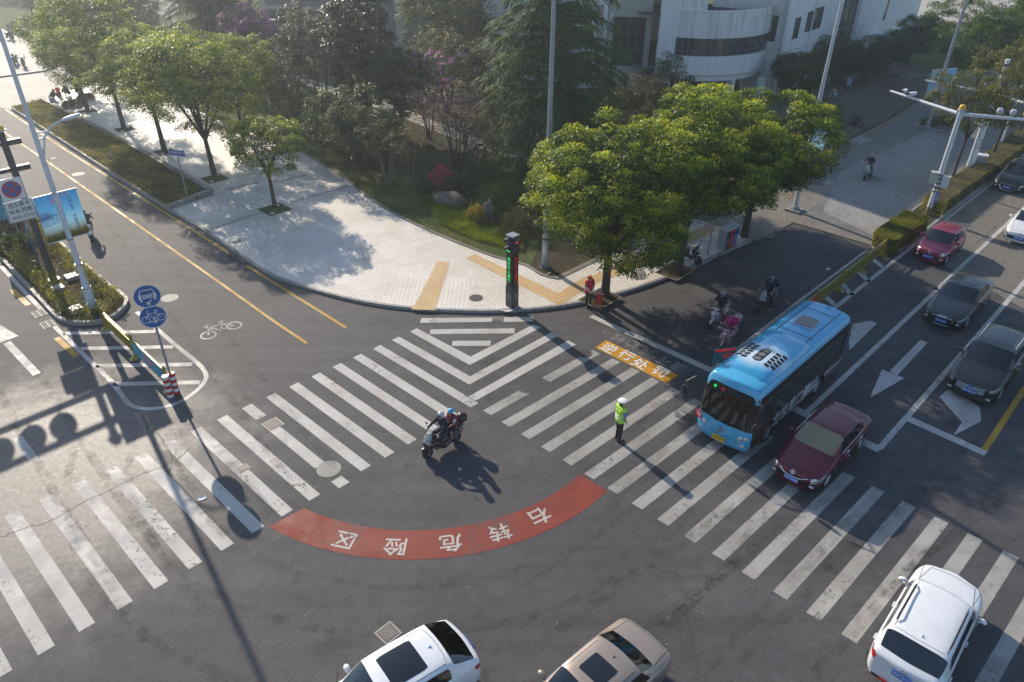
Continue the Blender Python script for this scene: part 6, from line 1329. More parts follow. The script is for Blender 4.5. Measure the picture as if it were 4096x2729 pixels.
def car(label, loc, rz, p, group='cars in the traffic lanes'):
    L_, W, H, cl = p['L'], p['W']/2, p['H'], p.get('cl', .19)
    t = thing(p['name'], label, 'car', loc, rz, group); pt = 'paint_'+p['name']; paint(pt, p['col'], p.get('metal', .45))
    f, b = L_/2, -L_/2; ax, rx = p['axles']; wr = p.get('wr', .32)
    xc, xw, xr, xd = p['xc'], p['xw'], p['xr'], p['xd']; zn, zc, zd, zt = p['zn'], p['zc'], p['zd'], p['zt']; zb0, zb1 = p['belt']; ry = p.get('ry', .76 if p.get('suv') else .72)
    suv = p.get('suv', False)
    def low(x, wf, zf):   # rows 0..3
        zm = .50*zf
        return [(x, 0, cl+.02), (x, W*wf*.86, cl), (x, W*wf*.975, cl+.12), (x, W*wf, .30+cl*.9+.06)]
    def col(xl, wf, z4, z5, top, xt=None, tw=None):
        """top: (z6,z7,z8) heights; tw: widths of rows 6..8"""
        xt = xl if xt is None else xt; tw = tw or (.88, .62, .32)
        xt6 = xt if not isinstance(xt, tuple) else xt[0]; xt7 = xt if not isinstance(xt, tuple) else xt[1]; xt9 = xt7+(0 if not isinstance(xt, tuple) else xt[2])
        return low(xl, wf, 1)+[(xl, W*wf*.995, z4), (xl, W*wf*.965, z5), (xt6, W*tw[0], top[0]), (xt7, W*tw[1], top[1]), ((xt7+xt9)/2, W*tw[2], top[2]), (xt9, 0, top[3])]
    def hood(x, wf, z): return col(x, wf, z-.20, z-.075, (z-.012, z+.018, z+.03, z+.035), None, (.86*wf, .60*wf, .30*wf))
    cols = []
    cols.append(col(f-.05, .70, zn-.22, zn-.09, (zn-.03, zn-.01, zn, zn+.002), (f-.09, f-.07, .05), (.66, .46, .24)))
    cols.append(hood(f-.20, .885, zn+.015)); cols.append(hood(f-.62, .985, zn+(zc-zn)*.42))
    cols.append(hood((ax+xc)/2-.02, 1.0, zn+(zc-zn)*.80))
    zc_ = zc
    cols.append(col(xc+.03, 1.0, zb0-.16, zb0-.045, (zb0+.0, zc_+.0, zc_+.028, zc_+.035), (xc-.04, xc+.03, .10), (.905, .80, .42)))
    g5 = .955
    cols.append(col(xc-.17, 1.0, zb0-.15, zb0-.03, (zb0+.02, H-.085, H-.02, H-.005), None))
    def green(xl, zb, xt, zr, wf=1.0, dxr=0):
        return low(xl, wf, 1)+[(xl, W*wf*.995, zb-.16), (xl, W*wf*.965, zb-.04), (xl if not isinstance(xl, tuple) else xl, W*wf*.925, zb+.012), (xt, W*ry*1.06, zr-.095), (xt, W*ry*.80, zr-.02), (xt+dxr, 0, zr)]
    cols[5] = green(xc-.16, zb0, xw, H-.015, 1, .07)
    xb = (xc+xr)/2-.02
    cols.append(green(xb+.06, (zb0+zb1)/2, xb+.10, H)); cols.append(green(xb-.05, (zb0+zb1)/2, xb-.02, H))
    cols.append(green(xr-.05 if not suv else xr+.0, zb1, xr, H-(.03 if not suv else .05), 1, -.05))
    if not suv:
        cols.append(green(xr-.05-(xr-xd)*.42, zb1+.015, xr-.10, H-.055, 1, -.05))
        cols[-1][6] = (xr-.05-(xr-xd)*.45, W*.90, zb1+.03)
    else:
        cols.append(green(xr-.12, zb1+.02, xr-.10, H-.06, .995, -.04))
    # rear glass base / deck
    if not suv:
        cols.append(col(xd-.02, .985, zd-.20, zd-.06, (zd-.0, zd+.02, zd+.04, zd+.045), (xd+.06, xd, -.06), (.86, .74, .4)))
        cols.append(col((xd+b)/2-.02, .96, zd-.21, zd-.07, (zd-.015, zd+.022, zd+.035, zd+.04), None, (.80, .6, .3)))
        cols.append(col(b+.16, .90, zt-.20, zt-.06, (zt-.01, zt+.02, zt+.035, zt+.04), (b+.13, b+.10, -.03), (.76, .54, .28)))
        cols.append(col(b+.05, .80, zt-.26, zt-.12, (zt-.06, zt-.04, zt-.035, zt-.03), (b+.05, b+.06, -.03), (.68, .46, .24)))
    else:
        cols.append(col(xd+.10, .965, zd-.20, zd-.04, (zd+.03, zd+.02, zd+.02, zd+.02), (xd+.07, xd, -.07), (.88, .78, .4)))
        cols.append(col(b+.14, .905, zd-.26, zd-.12, (zd-.06, zd-.06, zd-.06, zd-.06), (b+.12, b+.06, -.05), (.84, .62, .3)))
        cols.append(col(b+.07, .80, zt-.22, zt-.12, (zt-.08, zt-.06, zt-.05, zt-.05), (b+.07, b+.04, -.03), (.76, .54, .28)))
    nc = len(cols); n9 = 9
    iw = 4; ir = 9 # windscreen column start ; rear glass column
    MT = [pt, 'glass' if not p.get('gold') else 'glass_tan_reflection', 'glass_dark', 'black_plastic', 'headlamp', 'taillight', 'sunroof']
    def pf(c, r_):
        if c == iw and r_ in (7, 8): return 1
        if c in (5, 7) and r_ == 6: return 2
        if c == 8 and r_ == 6: return 2 if (not suv or p.get('qwin', 1)) and not suv else (0)
        if c == 6 and r_ == 6: return 3
        if c == ir and r_ in (7, 8): return 2
        if r_ == 0: return 3
        if c in (0, 1) and r_ == 4: return 4
        if c == 0 and r_ == 5 and p.get('bighead'): return 4
        if c == nc-2 and r_ in (4,) or (suv and c == nc-3 and r_ == 4) or (suv and c == nc-2 and r_ == 5) or (not suv and c == nc-3 and r_ == 4): return 5
        return 0
    def cf(end, r_):
        if end == 0:
            if r_ in p.get('grille', (3,)): return 3
            return 3 if r_ == 0 else 0
        if r_ == 0: return 3
        if r_ == 1 and suv: return 3
        return 0
    cr = [('row', 1, 0, nc-1, .6), ('row', 6, 4, ir+1, .55), ('row', 7, 4, ir, .35), ('row', 5, 0, nc-1, .25), ('col', 4, 6, 9, .5), ('col', ir+1, 6, 9, .5), ('col', 0, 1, 4, .25), ('col', nc-1, 1, 6, .3)]
    ev = shell(cols, pf, cf, cr, MT, [(ax, wr, wr*1.17, W*.55, W*1.3), (rx, wr, wr*1.17, W*.55, W*1.3)], 2, (.07, -.05 if 0 else .05))
    parts = split_mats(ev); body = None
    for nm, me in parts.items():
        pn = {pt: 'body', 'glass': 'windscreen', 'glass_tan_reflection': 'windscreen', 'glass_dark': 'window', 'black_plastic': 'grille_and_trim', 'headlamp': 'headlight', 'taillight': 'tail_light'}.get(nm, nm)
        if pn in ('window', 'headlight', 'tail_light'):
            for m2 in islands(me, nm):
                cx = sum((v.co.x for v in m2.vertices))/len(m2.vertices); cy = sum((v.co.y for v in m2.vertices))/len(m2.vertices)
                link('rear_window' if pn == 'window' and cx < xr-.15 and abs(cy) < .2 else pn, m2, t)
        else: link(pn, me, t)
    from mathutils.bvhtree import BVHTree
    bb = [o2 for o2 in t.children if o2.name.split('.')[0] == 'body'][0].data
    bvh = BVHTree.FromPolygons([v.co for v in bb.vertices], [tuple(q.vertices) for q in bb.polygons])
    def drop(x, y, d=.0):
        h_ = bvh.ray_cast(Vector((x, y, 3)), Vector((0, 0, -1)))
        return Vector((x, y, (h_[0].z if h_[0] else H)+d))
    def seam(pts, mb_): mb_.path([drop(x, y) for x, y in pts], .007, 5)
    sm = MB()
    for s in (1, -1):
        seam([(f-.22-(f-.22-xc)*k/8, s*W*(.62+.16*k/8)) for k in range(9)], sm)
        seam([(xw-.05-(xw-xr-.1)*k/8, s*W*ry*.90) for k in range(9)], sm)
        if not suv: seam([(xd-.02-(xd-.02-b-.12)*k/5, s*W*(.74-.06*k/5)) for k in range(6)], sm)
    seam([(f-.20-.10*abs(k/5-1)**2, W*.60*(k/5-1)) for k in range(11)], sm)
    if not suv: seam([(b+.13+.05*abs(k/5-1)**2, W*.62*(k/5-1)) for k in range(11)], sm)
    else: seam([(xr-.04+.05*abs(k/5-1)**2, W*ry*.85*(k/5-1)) for k in range(11)], sm)
    sm.obj('panel_seam', 'black_plastic', t)
    mb = MB(); q_ = drop(xr+.15, 0); mb.add([tuple(q_+Vector(v)) for v in ((.06, -.016, 0), (.06, .016, 0), (-.05, .018, 0), (-.05, -.018, 0), (-.055, 0, .05))], [(0, 1, 4), (1, 2, 4), (2, 3, 4), (3, 0, 4)]); mb.obj('roof_antenna', pt, t)
    # wheels
    for x in (ax, rx):
        for s in (1, -1): wheel(t, x, s*(W-.125), wr, .21, p.get('spokes', 5), p.get('rim', 'metal_pale'), s)
    # mirrors, handles, rails, sunroof, plates
    for s in (1, -1):
        mb = MB(); mx_ = xc-.32; mb.ball((mx_, s*(W+.09), zb0+.07), (.085, .125, .085), 14); mb.box((mx_+.02, s*(W-.02), zb0+.03), (.06, .1, .035)); o = mb.obj('wing_mirror', p.get('mirror', pt), t, smooth=True)
        mb = MB(); mb.ball((mx_-.055, s*(W+.095), zb0+.07), (.03, .10, .062), 12); mb.obj('mirror_glass', 'chrome', o, smooth=True)
        for x in (xb+.12, xr-.02): mb = MB(); mb.box((x+.0, s*(W*1.0+.012), zb0-.13), (.20, .035, .035)); mb.obj('door_handle', 'chrome' if p.get('chrome') else pt, t, bevel=.01)
        mb = MB()
        for x in (xb-.02, xc-.22, xr-.32): mb.box((x, s*(W*.999), .50), (.012, .012, .36))
        mb.box(((xc+xr)/2-.1, s*W*.99, cl+.16), (xc-xr+.1, .02, .06)); mb.obj('door_seam', 'black_plastic', t)
        if p.get('chrome'):
            mb = MB(); mb.path([(xc-.2, s*W*.945, zb0+.005), (xb, s*W*.95, (zb0+zb1)/2+.005), (xr-.15, s*W*.945, zb1+.012)], .012, 6); mb.obj('window_trim', 'chrome', t)
        if p.get('rails'): mb = MB(); mb.path([(xw-.25, s*W*ry*.92, H-.03), (xw-.4, s*W*ry*.93, H+.035), (xr+.35, s*W*ry*.93, H+.02), (xr+.2, s*W*ry*.92, H-.045)], .02, 6); mb.obj('roof_rail', p['rails'], t, smooth=True)
    if p.get('sunroof'):
        x0, x1, yw = p['sunroof']; mb = MB(); n_ = 8; vs = []; fs = []
        for i in range(n_+1):
            for j in range(7):
                x = x0+(x1-x0)*i/n_; y = yw*(j/3-1)*(1-.06*(i in (0, n_))); d_ = abs(y)/(W*ry); arc_ = (x-(xw+xr)/2)/((xw-xr)/2)
                vs.append((x, y, drop(x, y).z+.006))
        for i in range(n_):
            for j in range(6): fs.append((i*7+j, (i+1)*7+j, (i+1)*7+j+1, i*7+j+1))
        mb.add(vs, fs); mb.obj('sunroof', 'sunroof', t, smooth=True)
    nz = p.get('npz', .48)
    if p.get('plate'): plate(t, frame(Vector((f+.055, 0, nz)), (0, 1, 0), (-.12, 0, 1)), p['plate'])
    if p.get('rplate'): plate(t, frame(Vector((b-.065, 0, p.get('rpz', .8))), (0, -1, 0), (.1, 0, 1)), p['rplate'])
    # grille trim, emblem, fog lights, rear details
    zg = nz+.10
    if p.get('gtype') == 'frame':
        mb = MB(); q = [(f+.03, -.42, zg+.08), (f+.035, .42, zg+.08), (f+.04, .47, zg-.02), (f+.03, .30, zg-.32), (f+.03, -.30, zg-.32), (f+.04, -.47, zg-.02), (f+.03, -.42, zg+.08)]; mb.path(q, .016, 6); mb.obj('grille_frame', 'chrome', t)
    if p.get('gtype') == 'bars':
        mb = MB()
        for k in range(4): mb.path([(f-.03, -.50, zg+.1-.07*k), (f+.045, 0, zg+.085-.07*k), (f-.03, .50, zg+.1-.07*k)], .02, 6)
        mb.obj('grille_bars', 'metal_pale', t)
    if p.get('gtype') == 'smile':
        mb = MB(); mb.path([(f-.06, -.50, zg+.10), (f+.035, -.28, zg+.03), (f+.055, 0, zg+.0), (f+.035, .28, zg+.03), (f-.06, .50, zg+.10)], .02, 6); mb.obj('grille_trim', 'chrome', t)
    em = p.get('emblem')
    if em:
        Fe = frame(Vector((f+.045 if not p.get('rear_emblem') else b-.06, 0, p.get('ez', zg+.14))), (0, 1 if not p.get('rear_emblem') else -1, 0), (-.5 if not p.get('rear_emblem') else .3, 0, 1)); mb = MB()
        if em == 'rings':
            for k in range(4): mb.lathe([(.062, 0), (.062, .014), (.046, .014), (.046, 0)], 18, (-.135+.09*k, 0, .004+.002*(k % 2)), T=Fe)
        elif em == 'oval':
            mb.lathe([(.11, 0), (.11, .014), (0, .014)], 20, T=Fe @ Matrix.Diagonal((1, .45, 1, 1)))
        else: mb.lathe([(.075, 0), (.075, .016), (.058, .016), (.058, 0)], 20, T=Fe)
        eo = mb.obj('emblem', 'chrome' if em != 'oval' else 'sign_blue', t)
        if em not in ('rings', 'oval'): text('emblem_mark', em, .11, 'chrome', Fe @ Matrix.Translation((0, 0, .012)), eo, .01)
    for s in (1, -1):
        mb = MB(); mb.ball((f-.075, s*W*.72, .40), (.05, .09, .045), 12); mb.obj('fog_lamp', 'headlamp', t, smooth=True)
        mb = MB(); mb.box((b-.02, s*W*.35, .34), (.03, .26, .05)); mb.obj('reflector', 'taillight', t)
    # interior
    it = MB(); it.box((xc-.12, 0, zb0-.12), (.40, W*1.6, .22)); it.box((( xc+xr)/2, 0, cl+.16), (xc-xr+.6, W*1.5, .06)); it.obj('dashboard', 'interior', t)
    sm_ = 'seat_tan' if p.get('gold') else p.get('seat', 'seat_fabric')
    for s in (1, -1):
        mb = MB(); mb.box((xb+.18, s*.36, .50), (.50, .46, .16)); mb.box((xb-.10, s*.36, .80), (.16, .44, .60), ry=-.22); mb.box((xb-.18, s*.36, 1.14 if suv else 1.10), (.1, .24, .16)); mb.obj('seat', sm_, t, bevel=.03)
    mb = MB(); mb.box((xr-.02, 0, .52), (.5, W*1.45, .16)); mb.box((xr-.30, 0, .80), (.15, W*1.45, .5), ry=-.25); mb.obj('rear_seat', sm_, t, bevel=.03)
    mb = MB(); mb.lathe([(.18, -.012), (.19, 0), (.18, .012), (.165, 0)], 20, T=Matrix.Translation((xb+.62, .36, zb0+.0)) @ Matrix.Rotation(R(-65), 4, 'Y')); mb.obj('steering_wheel', 'black_plastic', t)
    # wipers
    mb = MB(); mb.path([(xc+.02, .35, zc+.045), (xc-.10, -.15, zc+.10)], .010, 5); mb.path([(xc+.03, -.25, zc+.045), (xc-.12, -.62, zc+.09)], .010, 5); mb.obj('wiper', 'black_plastic', t)
    for (nm, c_, d_, m_, ml) in p.get('extras', []): mb = MB(); mb.box(c_, d_); mb.obj(nm, m_, t, bevel=.01)
    return t
SED = dict(L=4.55, W=1.80, H=1.46, axles=(1.36, -1.33), xc=.92, xw=.22, xr=-.98, xd=-1.62, zn=.72, zc=.97, zd=1.02, zt=.99, belt=(.95, 1.0))
def mk(base, **k): d = dict(base); d.update(k); return d
HEAD = RD+PI
def at(px, py, z, back, hd=HEAD, side=0):
    p = g(px, py, z); return Vector((p.x-math.cos(hd)*back-math.sin(hd)*side, p.y-math.sin(hd)*back+math.cos(hd)*side, 0))
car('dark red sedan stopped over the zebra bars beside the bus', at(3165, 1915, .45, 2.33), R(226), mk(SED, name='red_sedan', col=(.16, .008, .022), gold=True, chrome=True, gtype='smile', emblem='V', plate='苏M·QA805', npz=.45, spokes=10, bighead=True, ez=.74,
    grille=(2, 3)))
car('dark grey-brown sedan with four-ring badge behind the bus', at(3765, 1282, .42, 2.40), R(226), mk(SED, name='grey_sedan', L=4.75, W=1.84, col=(.055, .047, .045), gtype='frame', emblem='rings', plate='苏M·S6855', npz=.42, chrome=True, spokes=10, ez=.64, sunroof=(.02, -.75, .44), srz=.008, axles=(1.47, -1.40), grille=(2, 3)))
car('pink-red small hatchback nearest the hedge', at(3712, 1027, .45, 1.86), R(226), mk(SED, name='pink_hatchback', L=3.6, W=1.64, H=1.50, col=(.34, .035, .085), axles=(1.14, -1.16), xc=.86, xw=.30, xr=-1.10, xd=-1.55, zn=.78, zc=1.0, zd=1.03, zt=.90, belt=(.98, 1.06), suv=True, plate='苏M·MC976', npz=.45, emblem='S', ez=.72, bighead=True, wr=.29, grille=(2,)))
car('brown SUV with four chrome grille bars and silver roof rails', at(3865, 1580, .5, 2.75), R(226), mk(SED, name='brown_suv', L=4.85, W=1.92, H=1.72, cl=.22, col=(.045, .036, .031), axles=(1.46, -1.40), xc=1.02, xw=.34, xr=-1.55, xd=-2.05, zn=.90, zc=1.15, zd=1.16, zt=1.0, belt=(1.12, 1.20), suv=True, wr=.37, rails='metal_pale', chrome=True, gtype='bars', emblem='oval', plate='苏M·266AA', npz=.56, spokes=10, ez=.80, sunroof=(.16, -1.35, .50), srz=.01, grille=(3,)))
car('white sedan cut by the right edge', at(4075, 955, .45, 2.36), R(226), mk(SED, name='white_sedan', L=4.6, col=(.72, .73, .74), metal=.0, plate='苏M·507AA', npz=.45, spokes=5, grille=(2, 3), emblem='+'))
car('black luxury sedan beside the long hedge', at(4028, 750, .42, 2.55), R(226), mk(SED, name='black_sedan', L=5.0, W=1.9, H=1.5, col=(.008, .009, .012), plate='苏M·S8971', npz=.42, chrome=True, axles=(1.5, -1.5), gtype='frame', grille=(3,)))
car('white SUV seen from behind on the zebra bars in the lower right', at(3600, 2700, .85, -2.16, RD), R(47.5), mk(SED, name='white_suv', L=4.3, W=1.80, H=1.67, cl=.2, col=(.74, .75, .77), metal=0, axles=(1.30, -1.32), xc=.95, xw=.42, xr=-1.50, xd=-1.90, zn=.88, zc=1.10, zd=1.12, zt=1.0, belt=(1.06, 1.10), suv=True, wr=.34, rails='black_plastic', rplate='苏M·4H1F', rpz=.86, emblem='W', rear_emblem=True, ez=1.0, spokes=5), 'cars leaving across the junction')
car('white crossover with a dark sunroof at the bottom edge', (-2.82, 10.55, 0), R(217.5), mk(SED, name='white_crossover', L=4.4, W=1.76, H=1.62, cl=.2, col=(.74, .76, .79), metal=0, axles=(1.38, -1.34), xc=.98, xw=.38, xr=-1.25, xd=-1.98, zn=.88, zc=1.10, zd=1.12, zt=1.0, belt=(1.06, 1.14), suv=True, wr=.34, sunroof=(.12, -.80, .47), srz=.022, rplate='苏M·72K6', rpz=.8, chrome=False), 'cars leaving across the junction')
car('beige sedan with a sunroof and a pink box behind the rear window', (1.92, 10.55, 0), R(222), mk(SED, name='beige_sedan', L=4.7, W=1.82, H=1.46, col=(.36, .29, .235), chrome=True, axles=(1.42, -1.38), sunroof=(.02, -.62, .36), srz=.008, rplate='苏M·B38G', rpz=.72,
    extras=[('tissue_box', (-1.45, .1, 1.06), (.14, .5, .08), 'ornament_red', '')]), 'cars leaving across the junction')
# ------------------------------------------------------------------ bus
bp = Vector((10.16, 23.38, 0)); bus = thing('city_bus', 'bright blue city bus with brown lettered sides stopped at the zebra bars', 'bus', bp, R(226.2)); paint('paint_bus', (.06, .38, .64), .0, .30); paint('paint_bus_brown', (.085, .032, .022), .1)
BL, BW = 3.88, 1.10
def bcol(x, wf=1.0, xo=(0,)*9, zt=2.86):
    rows = [(0, .30), (.93, .28), (1.0, .40), (1.0, .92), (.995, 1.12), (.975, 2.30), (.955, 2.56), (.86, zt-.09), (.45, zt-.01), (0, zt)]
    return [(x+(xo[i] if i < len(xo) else xo[-1]), BW*y*wf, z) for i, (y, z) in enumerate(rows)]
lean = (0, .0, .03, .02, .0, -.16, -.20, -.26, -.28, -.28)
cols = [bcol(BL-.10, .86, lean), bcol(BL-.22, .965, tuple(v*.8 for v in lean)), bcol(BL-.55, 1.0, tuple(v*.35 for v in lean)), bcol(2.2), bcol(.2), bcol(-1.8), bcol(-3.2), bcol(-BL+.22, 1.0), bcol(-BL+.08, .965, (0,)*7+(.06, .06, .06)), bcol(-BL+.02, .88, (0,)*7+(.1, .1, .1))]
def bpf(c, r_):
    if r_ == 0: return 2
    if r_ in (1, 2, 3) and c >= 1 and c < 8: return 1
    if r_ == 4 and 1 <= c < 7: return 2
    if r_ == 4 and c == 0: return 3
    if r_ == 5 and 1 <= c < 7: return 2
    return 0
def bcf(end, r_):
    if end == 0: return 3 if r_ == 4 else 2 if r_ in (0, 5) else 0
    return {0: 2, 4: 3}.get(r_, 0)
ev = shell(cols, bpf, bcf, [('row', 1, 0, 9, .6), ('row', 7, 0, 9, .3), ('row', 6, 1, 9, .3), ('row', 3, 0, 9, .5), ('col', 2, 1, 8, .4), ('col', 7, 1, 8, .5), ('row', 4, 0, 9, .7), ('row', 5, 0, 9, .7)], ['paint_bus', 'paint_bus_brown', 'black_plastic', 'glass_bus'], [(2.35, .43, .53, .62, 1.4), (-1.72, .43, .53, .62, 1.4)], 2, (.13, .04))
for nm, me in split_mats(ev).items():
    if nm == 'glass_bus':
        for m2 in islands(me, nm): link('windscreen' if m2.vertices[0].co.x > 0 else 'rear_window', m2, bus)
    else: link({'paint_bus': 'body', 'paint_bus_brown': 'side_skirt', 'black_plastic': 'window_band'}[nm], me, bus)
for x in (2.35, -1.72):
    for s in (1, -1): wheel(bus, x, s*(BW-.16), .43, .26, 8, 'metal_grey', s)
def side_T(s, x, z):
    return frame(Vector((x, s*(BW*.985+.006-(max(0, z-1.12))*.017), z)), (-s, 0, 0), (0, -.02*s, 1))
for s in (1, -1):
    for k, (x, w_) in enumerate(((2.95, .85), (1.75, 1.2), (.45, 1.2), (-.85, 1.2), (-2.15, 1.2), (-3.0, .35))):
        F = side_T(s, x, 1.72); mb = MB(); mb.box((0, 0, .004), (w_-.08, 1.02, .012), T=F); mb.box((0, .18, .011), (w_-.1, .025, .01), T=F); fr = mb.obj('side_window', 'window_frame', bus, bevel=.004)
        mb = MB(); mb.box((0, 0, .013), (w_-.16, .94, .008), T=F); mb.obj('pane', 'window_glass', fr)
F = side_T(1, .55, .80)
text('side_lettering', '北极星口腔', .66, 'sign_white', side_T(1, .7, .80) @ Matrix.Translation((0, 0, .02)), bus, .018, .92)
text('side_lettering', '做牙齿管\n牙齿健康', .26, 'sign_white', side_T(1, -.95, .82) @ Matrix.Translation((0, 0, .02)), bus, .004)
text('side_lettering', '口腔医院 86666666', .2, 'sign_white', side_T(1, -2.85, .84) @ Matrix.Translation((0, 0, .02)), bus, .0)
text('side_lettering', '北极星口腔', .66, 'sign_white', side_T(-1, .3, .80) @ Matrix.Translation((0, 0, .02)), bus, .018, .92)
# roof air-conditioning fairing
ac = MB(); n_, m_ = 26, 22; vs = []; fs = []
for i in range(n_+1):
    for j in range(m_+1):
        u, v = i/n_*2-1, j/m_*2-1; x = 1.25+1.75*u; hw = .93*(1-.10*max(0, u)**3-.05*max(0, -u)**4); y = hw*v
        e = max(0, 1-abs(v)**5)*max(0, 1-abs(u)**6); k = e**.5; zz = 2.78+.27*k*(1+.0*u)+.02*k*math.cos(v*PI/2)
        vs.append((x, y, zz-.06*abs(v)**2))
for i in range(n_):
    for j in range(m_): fs.append((i*(m_+1)+j, (i+1)*(m_+1)+j, (i+1)*(m_+1)+j+1, i*(m_+1)+j+1))
m = bpy.data.materials['paint_bus'].copy(); m.name = 'paint_bus_faded'; n = m.node_tree; b = n.nodes['Principled BSDF']; src = b.inputs['Base Color'].links[0].from_socket
tg = n.nodes.new('ShaderNodeTexCoord'); vd = n.nodes.new('ShaderNodeVectorMath'); vd.operation = 'DISTANCE'; vd.inputs[1].default_value = (1.75, 0, 2.95); n.links.new(tg.outputs['Object'], vd.inputs[0])
mr = n.nodes.new('ShaderNodeMapRange'); mr.inputs[1].default_value = .55; mr.inputs[2].default_value = 1.05; mr.inputs[3].default_value = .85; mr.inputs[4].default_value = 0; wv = noise(n, 1.6, 5, .6); ma = n.nodes.new('ShaderNodeMath'); ma.operation = 'MULTIPLY_ADD'; ma.inputs[1].default_value = .5; n.links.new(wv.outputs[0], ma.inputs[0]); n.links.new(vd.outputs['Value'], ma.inputs[2]); ms = n.nodes.new('ShaderNodeMath'); ms.operation = 'SUBTRACT'; ms.inputs[1].default_value = .25; n.links.new(ma.outputs[0], ms.inputs[0]); n.links.new(ms.outputs[0], mr.inputs[0])
n.links.new(mixc(n, mr.outputs[0], src, (.62, .70, .78)), b.inputs['Base Color']); MATS['paint_bus_faded'] = m
ac.add(vs, fs); aco = ac.obj('roof_unit', 'paint_bus_faded', bus, smooth=True)
def acz(x, y):
    u = (x-1.25)/1.75; v = y/.93; e = max(0, 1-abs(v)**5)*max(0, 1-abs(u)**6); k = e**.5; return 2.78+.27*k+.02*k*math.cos(v*PI/2)-.06*v*v
for s in (1, -1):
    for i in range(5):
        for j in range(2):
            x = 2.25-.22*i-.07*j; y = s*(.43+.22*j); z = acz(x, y)+.006; mb = MB(); sl_ = -(acz(x, y+.05)-acz(x, y-.05))/.1
            a_, b_ = .085, .092; pts = [(a_*c1, b_*c2) for c1, c2 in ((-.9, -1), (.7, -1), (1, -.7), (.9, 1), (-.7, 1), (-1, .7))]
            mb.add([(x+p_[0]+.25*p_[1]*s, y+p_[1], acz(x+p_[0], y+p_[1])+.008) for p_ in pts], [tuple(range(6))]); mb.obj('roof_louvre', 'black_plastic', aco)
mb = MB(); pts = [(1.48+.46*math.cos(a)*(1 if 0 else 1), .0) for a in (0,)]
vs = []
for k in range(28):
    a = 2*PI*k/28; x = 1.78+(.32 if math.cos(a) > 0 else -.32)+.17*math.cos(a); y = .17*math.sin(a); vs.append((x, y, acz(x, y)+.008))
mb.add(vs, [tuple(range(28))]); mb.obj('fan_recess', 'black_plastic', aco)
for k in range(3):
    x = 1.46+.32*k; mb = MB(); z = acz(x, 0)+.012
    for r_ in (.13, .10, .07): mb.lathe([(r_, 0), (r_, .008), (r_-.012, .008)], 20, (x, 0, z))
    mb.lathe([(.035, .008), (0, .012)], 12, (x, 0, z))
    for q in range(7): a = q*2*PI/7; mb.box((x+.08*math.cos(a), .08*math.sin(a), z+.002), (.11, .03, .004), a+.4)
    mb.obj('roof_fan', 'iron_pale', aco)
mb = MB(); mb.box((-1.85, 0, 2.875), (.84, .78, .03)); hf = mb.obj('roof_hatch', 'metal_pale', bus, bevel=.02); mb = MB(); mb.box((-1.85, 0, 2.925), (.72, .66, .07)); mb.obj('hatch_lid', 'iron_pale', hf, bevel=.04)
mb = MB()
for s in (1, -1): mb.box((-.3, s*.62, 2.835), (6.6, .018, .01))
mb.box((-.85, 0, 2.862), (.02, 1.5, .008)); mb.box((-3.0, 0, 2.862), (.02, 1.5, .008)); mb.obj('roof_seam', 'dark_metal', bus)
for x, y, m_ in ((3.28, .86, 'indicator'), (3.28, -.86, 'indicator'), (-3.72, .92, 'sign_red'), (-3.72, -.92, 'sign_red')): mb = MB(); mb.ball((x, y, 2.70), (.07, .05, .05), 10); mb.obj('marker_lamp', m_, bus, smooth=True)
mb = MB(); mb.ball((-3.6, .1, 2.86), (.10, .08, .09), 12); mb.obj('antenna_dome', 'paint_bus', bus, smooth=True)
# front: display, lamps, plate, emblem, mirrors
Ff = frame(Vector((BL-.20, 0, 2.38)), (0, 1, 0), (-.12, 0, 1)); mb = MB(); mb.box((0, 0, .0), (1.55, .24, .05), T=Ff); ds = mb.obj('destination_display', 'black_plastic', bus)
text('display_lettering', '✽', .19, 'lamp_green', Ff @ Matrix.Translation((-.60, 0, .03)), ds, .01); text('display_lettering', '18', .17, 'led_red', Ff @ Matrix.Translation((-.32, 0, .03)), ds)
for s in (1, -1):
    for k, (y, z, r_) in enumerate(((.72, .80, .085), (.90, .84, .075), (.84, .52, .06))):
        mb = MB(); fx = BL+.03-.16*(y/BW)**3-.045; Fl = frame(Vector((fx, s*y, z)), (-.25*s, 1, 0), (0, 0, 1)); mb.lathe([(r_*1.15, -.02), (r_*1.15, .012), (r_, .015), (r_*.8, .03), (0, .04)], 18, T=Fl); mb.obj('headlight', 'headlamp', bus, smooth=True)
    mb = MB(); mb.path([(BL+.04, s*.0, .40), (BL-.02, s*.62, .38), (BL-.02, s*.66, .62), (BL+.04, s*.1, .70)], .006, 4); mb.obj('front_seam', 'dark_metal', bus)
plate(bus, frame(Vector((BL+.075, -.02, .50)), (0, 1, 0), (-.05, 0, 1)), '苏M·05947', .5, .2, 'plate_yellow', 'black_plastic')
Fe = frame(Vector((BL+.065, 0, .88)), (0, 1, 0), (-.1, 0, 1)); mb = MB(); mb.lathe([(.11, 0), (.11, .02), (.085, .02), (.085, 0)], 20, T=Fe); mb.box((0, 0, .01), (.03, .2, .02), T=Fe); mb.box((0, 0, .012), (.2, .03, .02), T=Fe); mb.obj('emblem', 'chrome', bus)
Fr = frame(Vector((BL-.115, -BW+.13, 1.02)), (.35, 1, 0), (0, 0, 1)); mb = MB(); mb.box((0, 0, .05), (.28, .30, .01), T=Fr); rn = mb.obj('route_badge', 'sign_red', bus); text('badge_lettering', '18', .22, 'sign_white', Fr @ Matrix.Translation((0, 0, .06)), rn, .01)
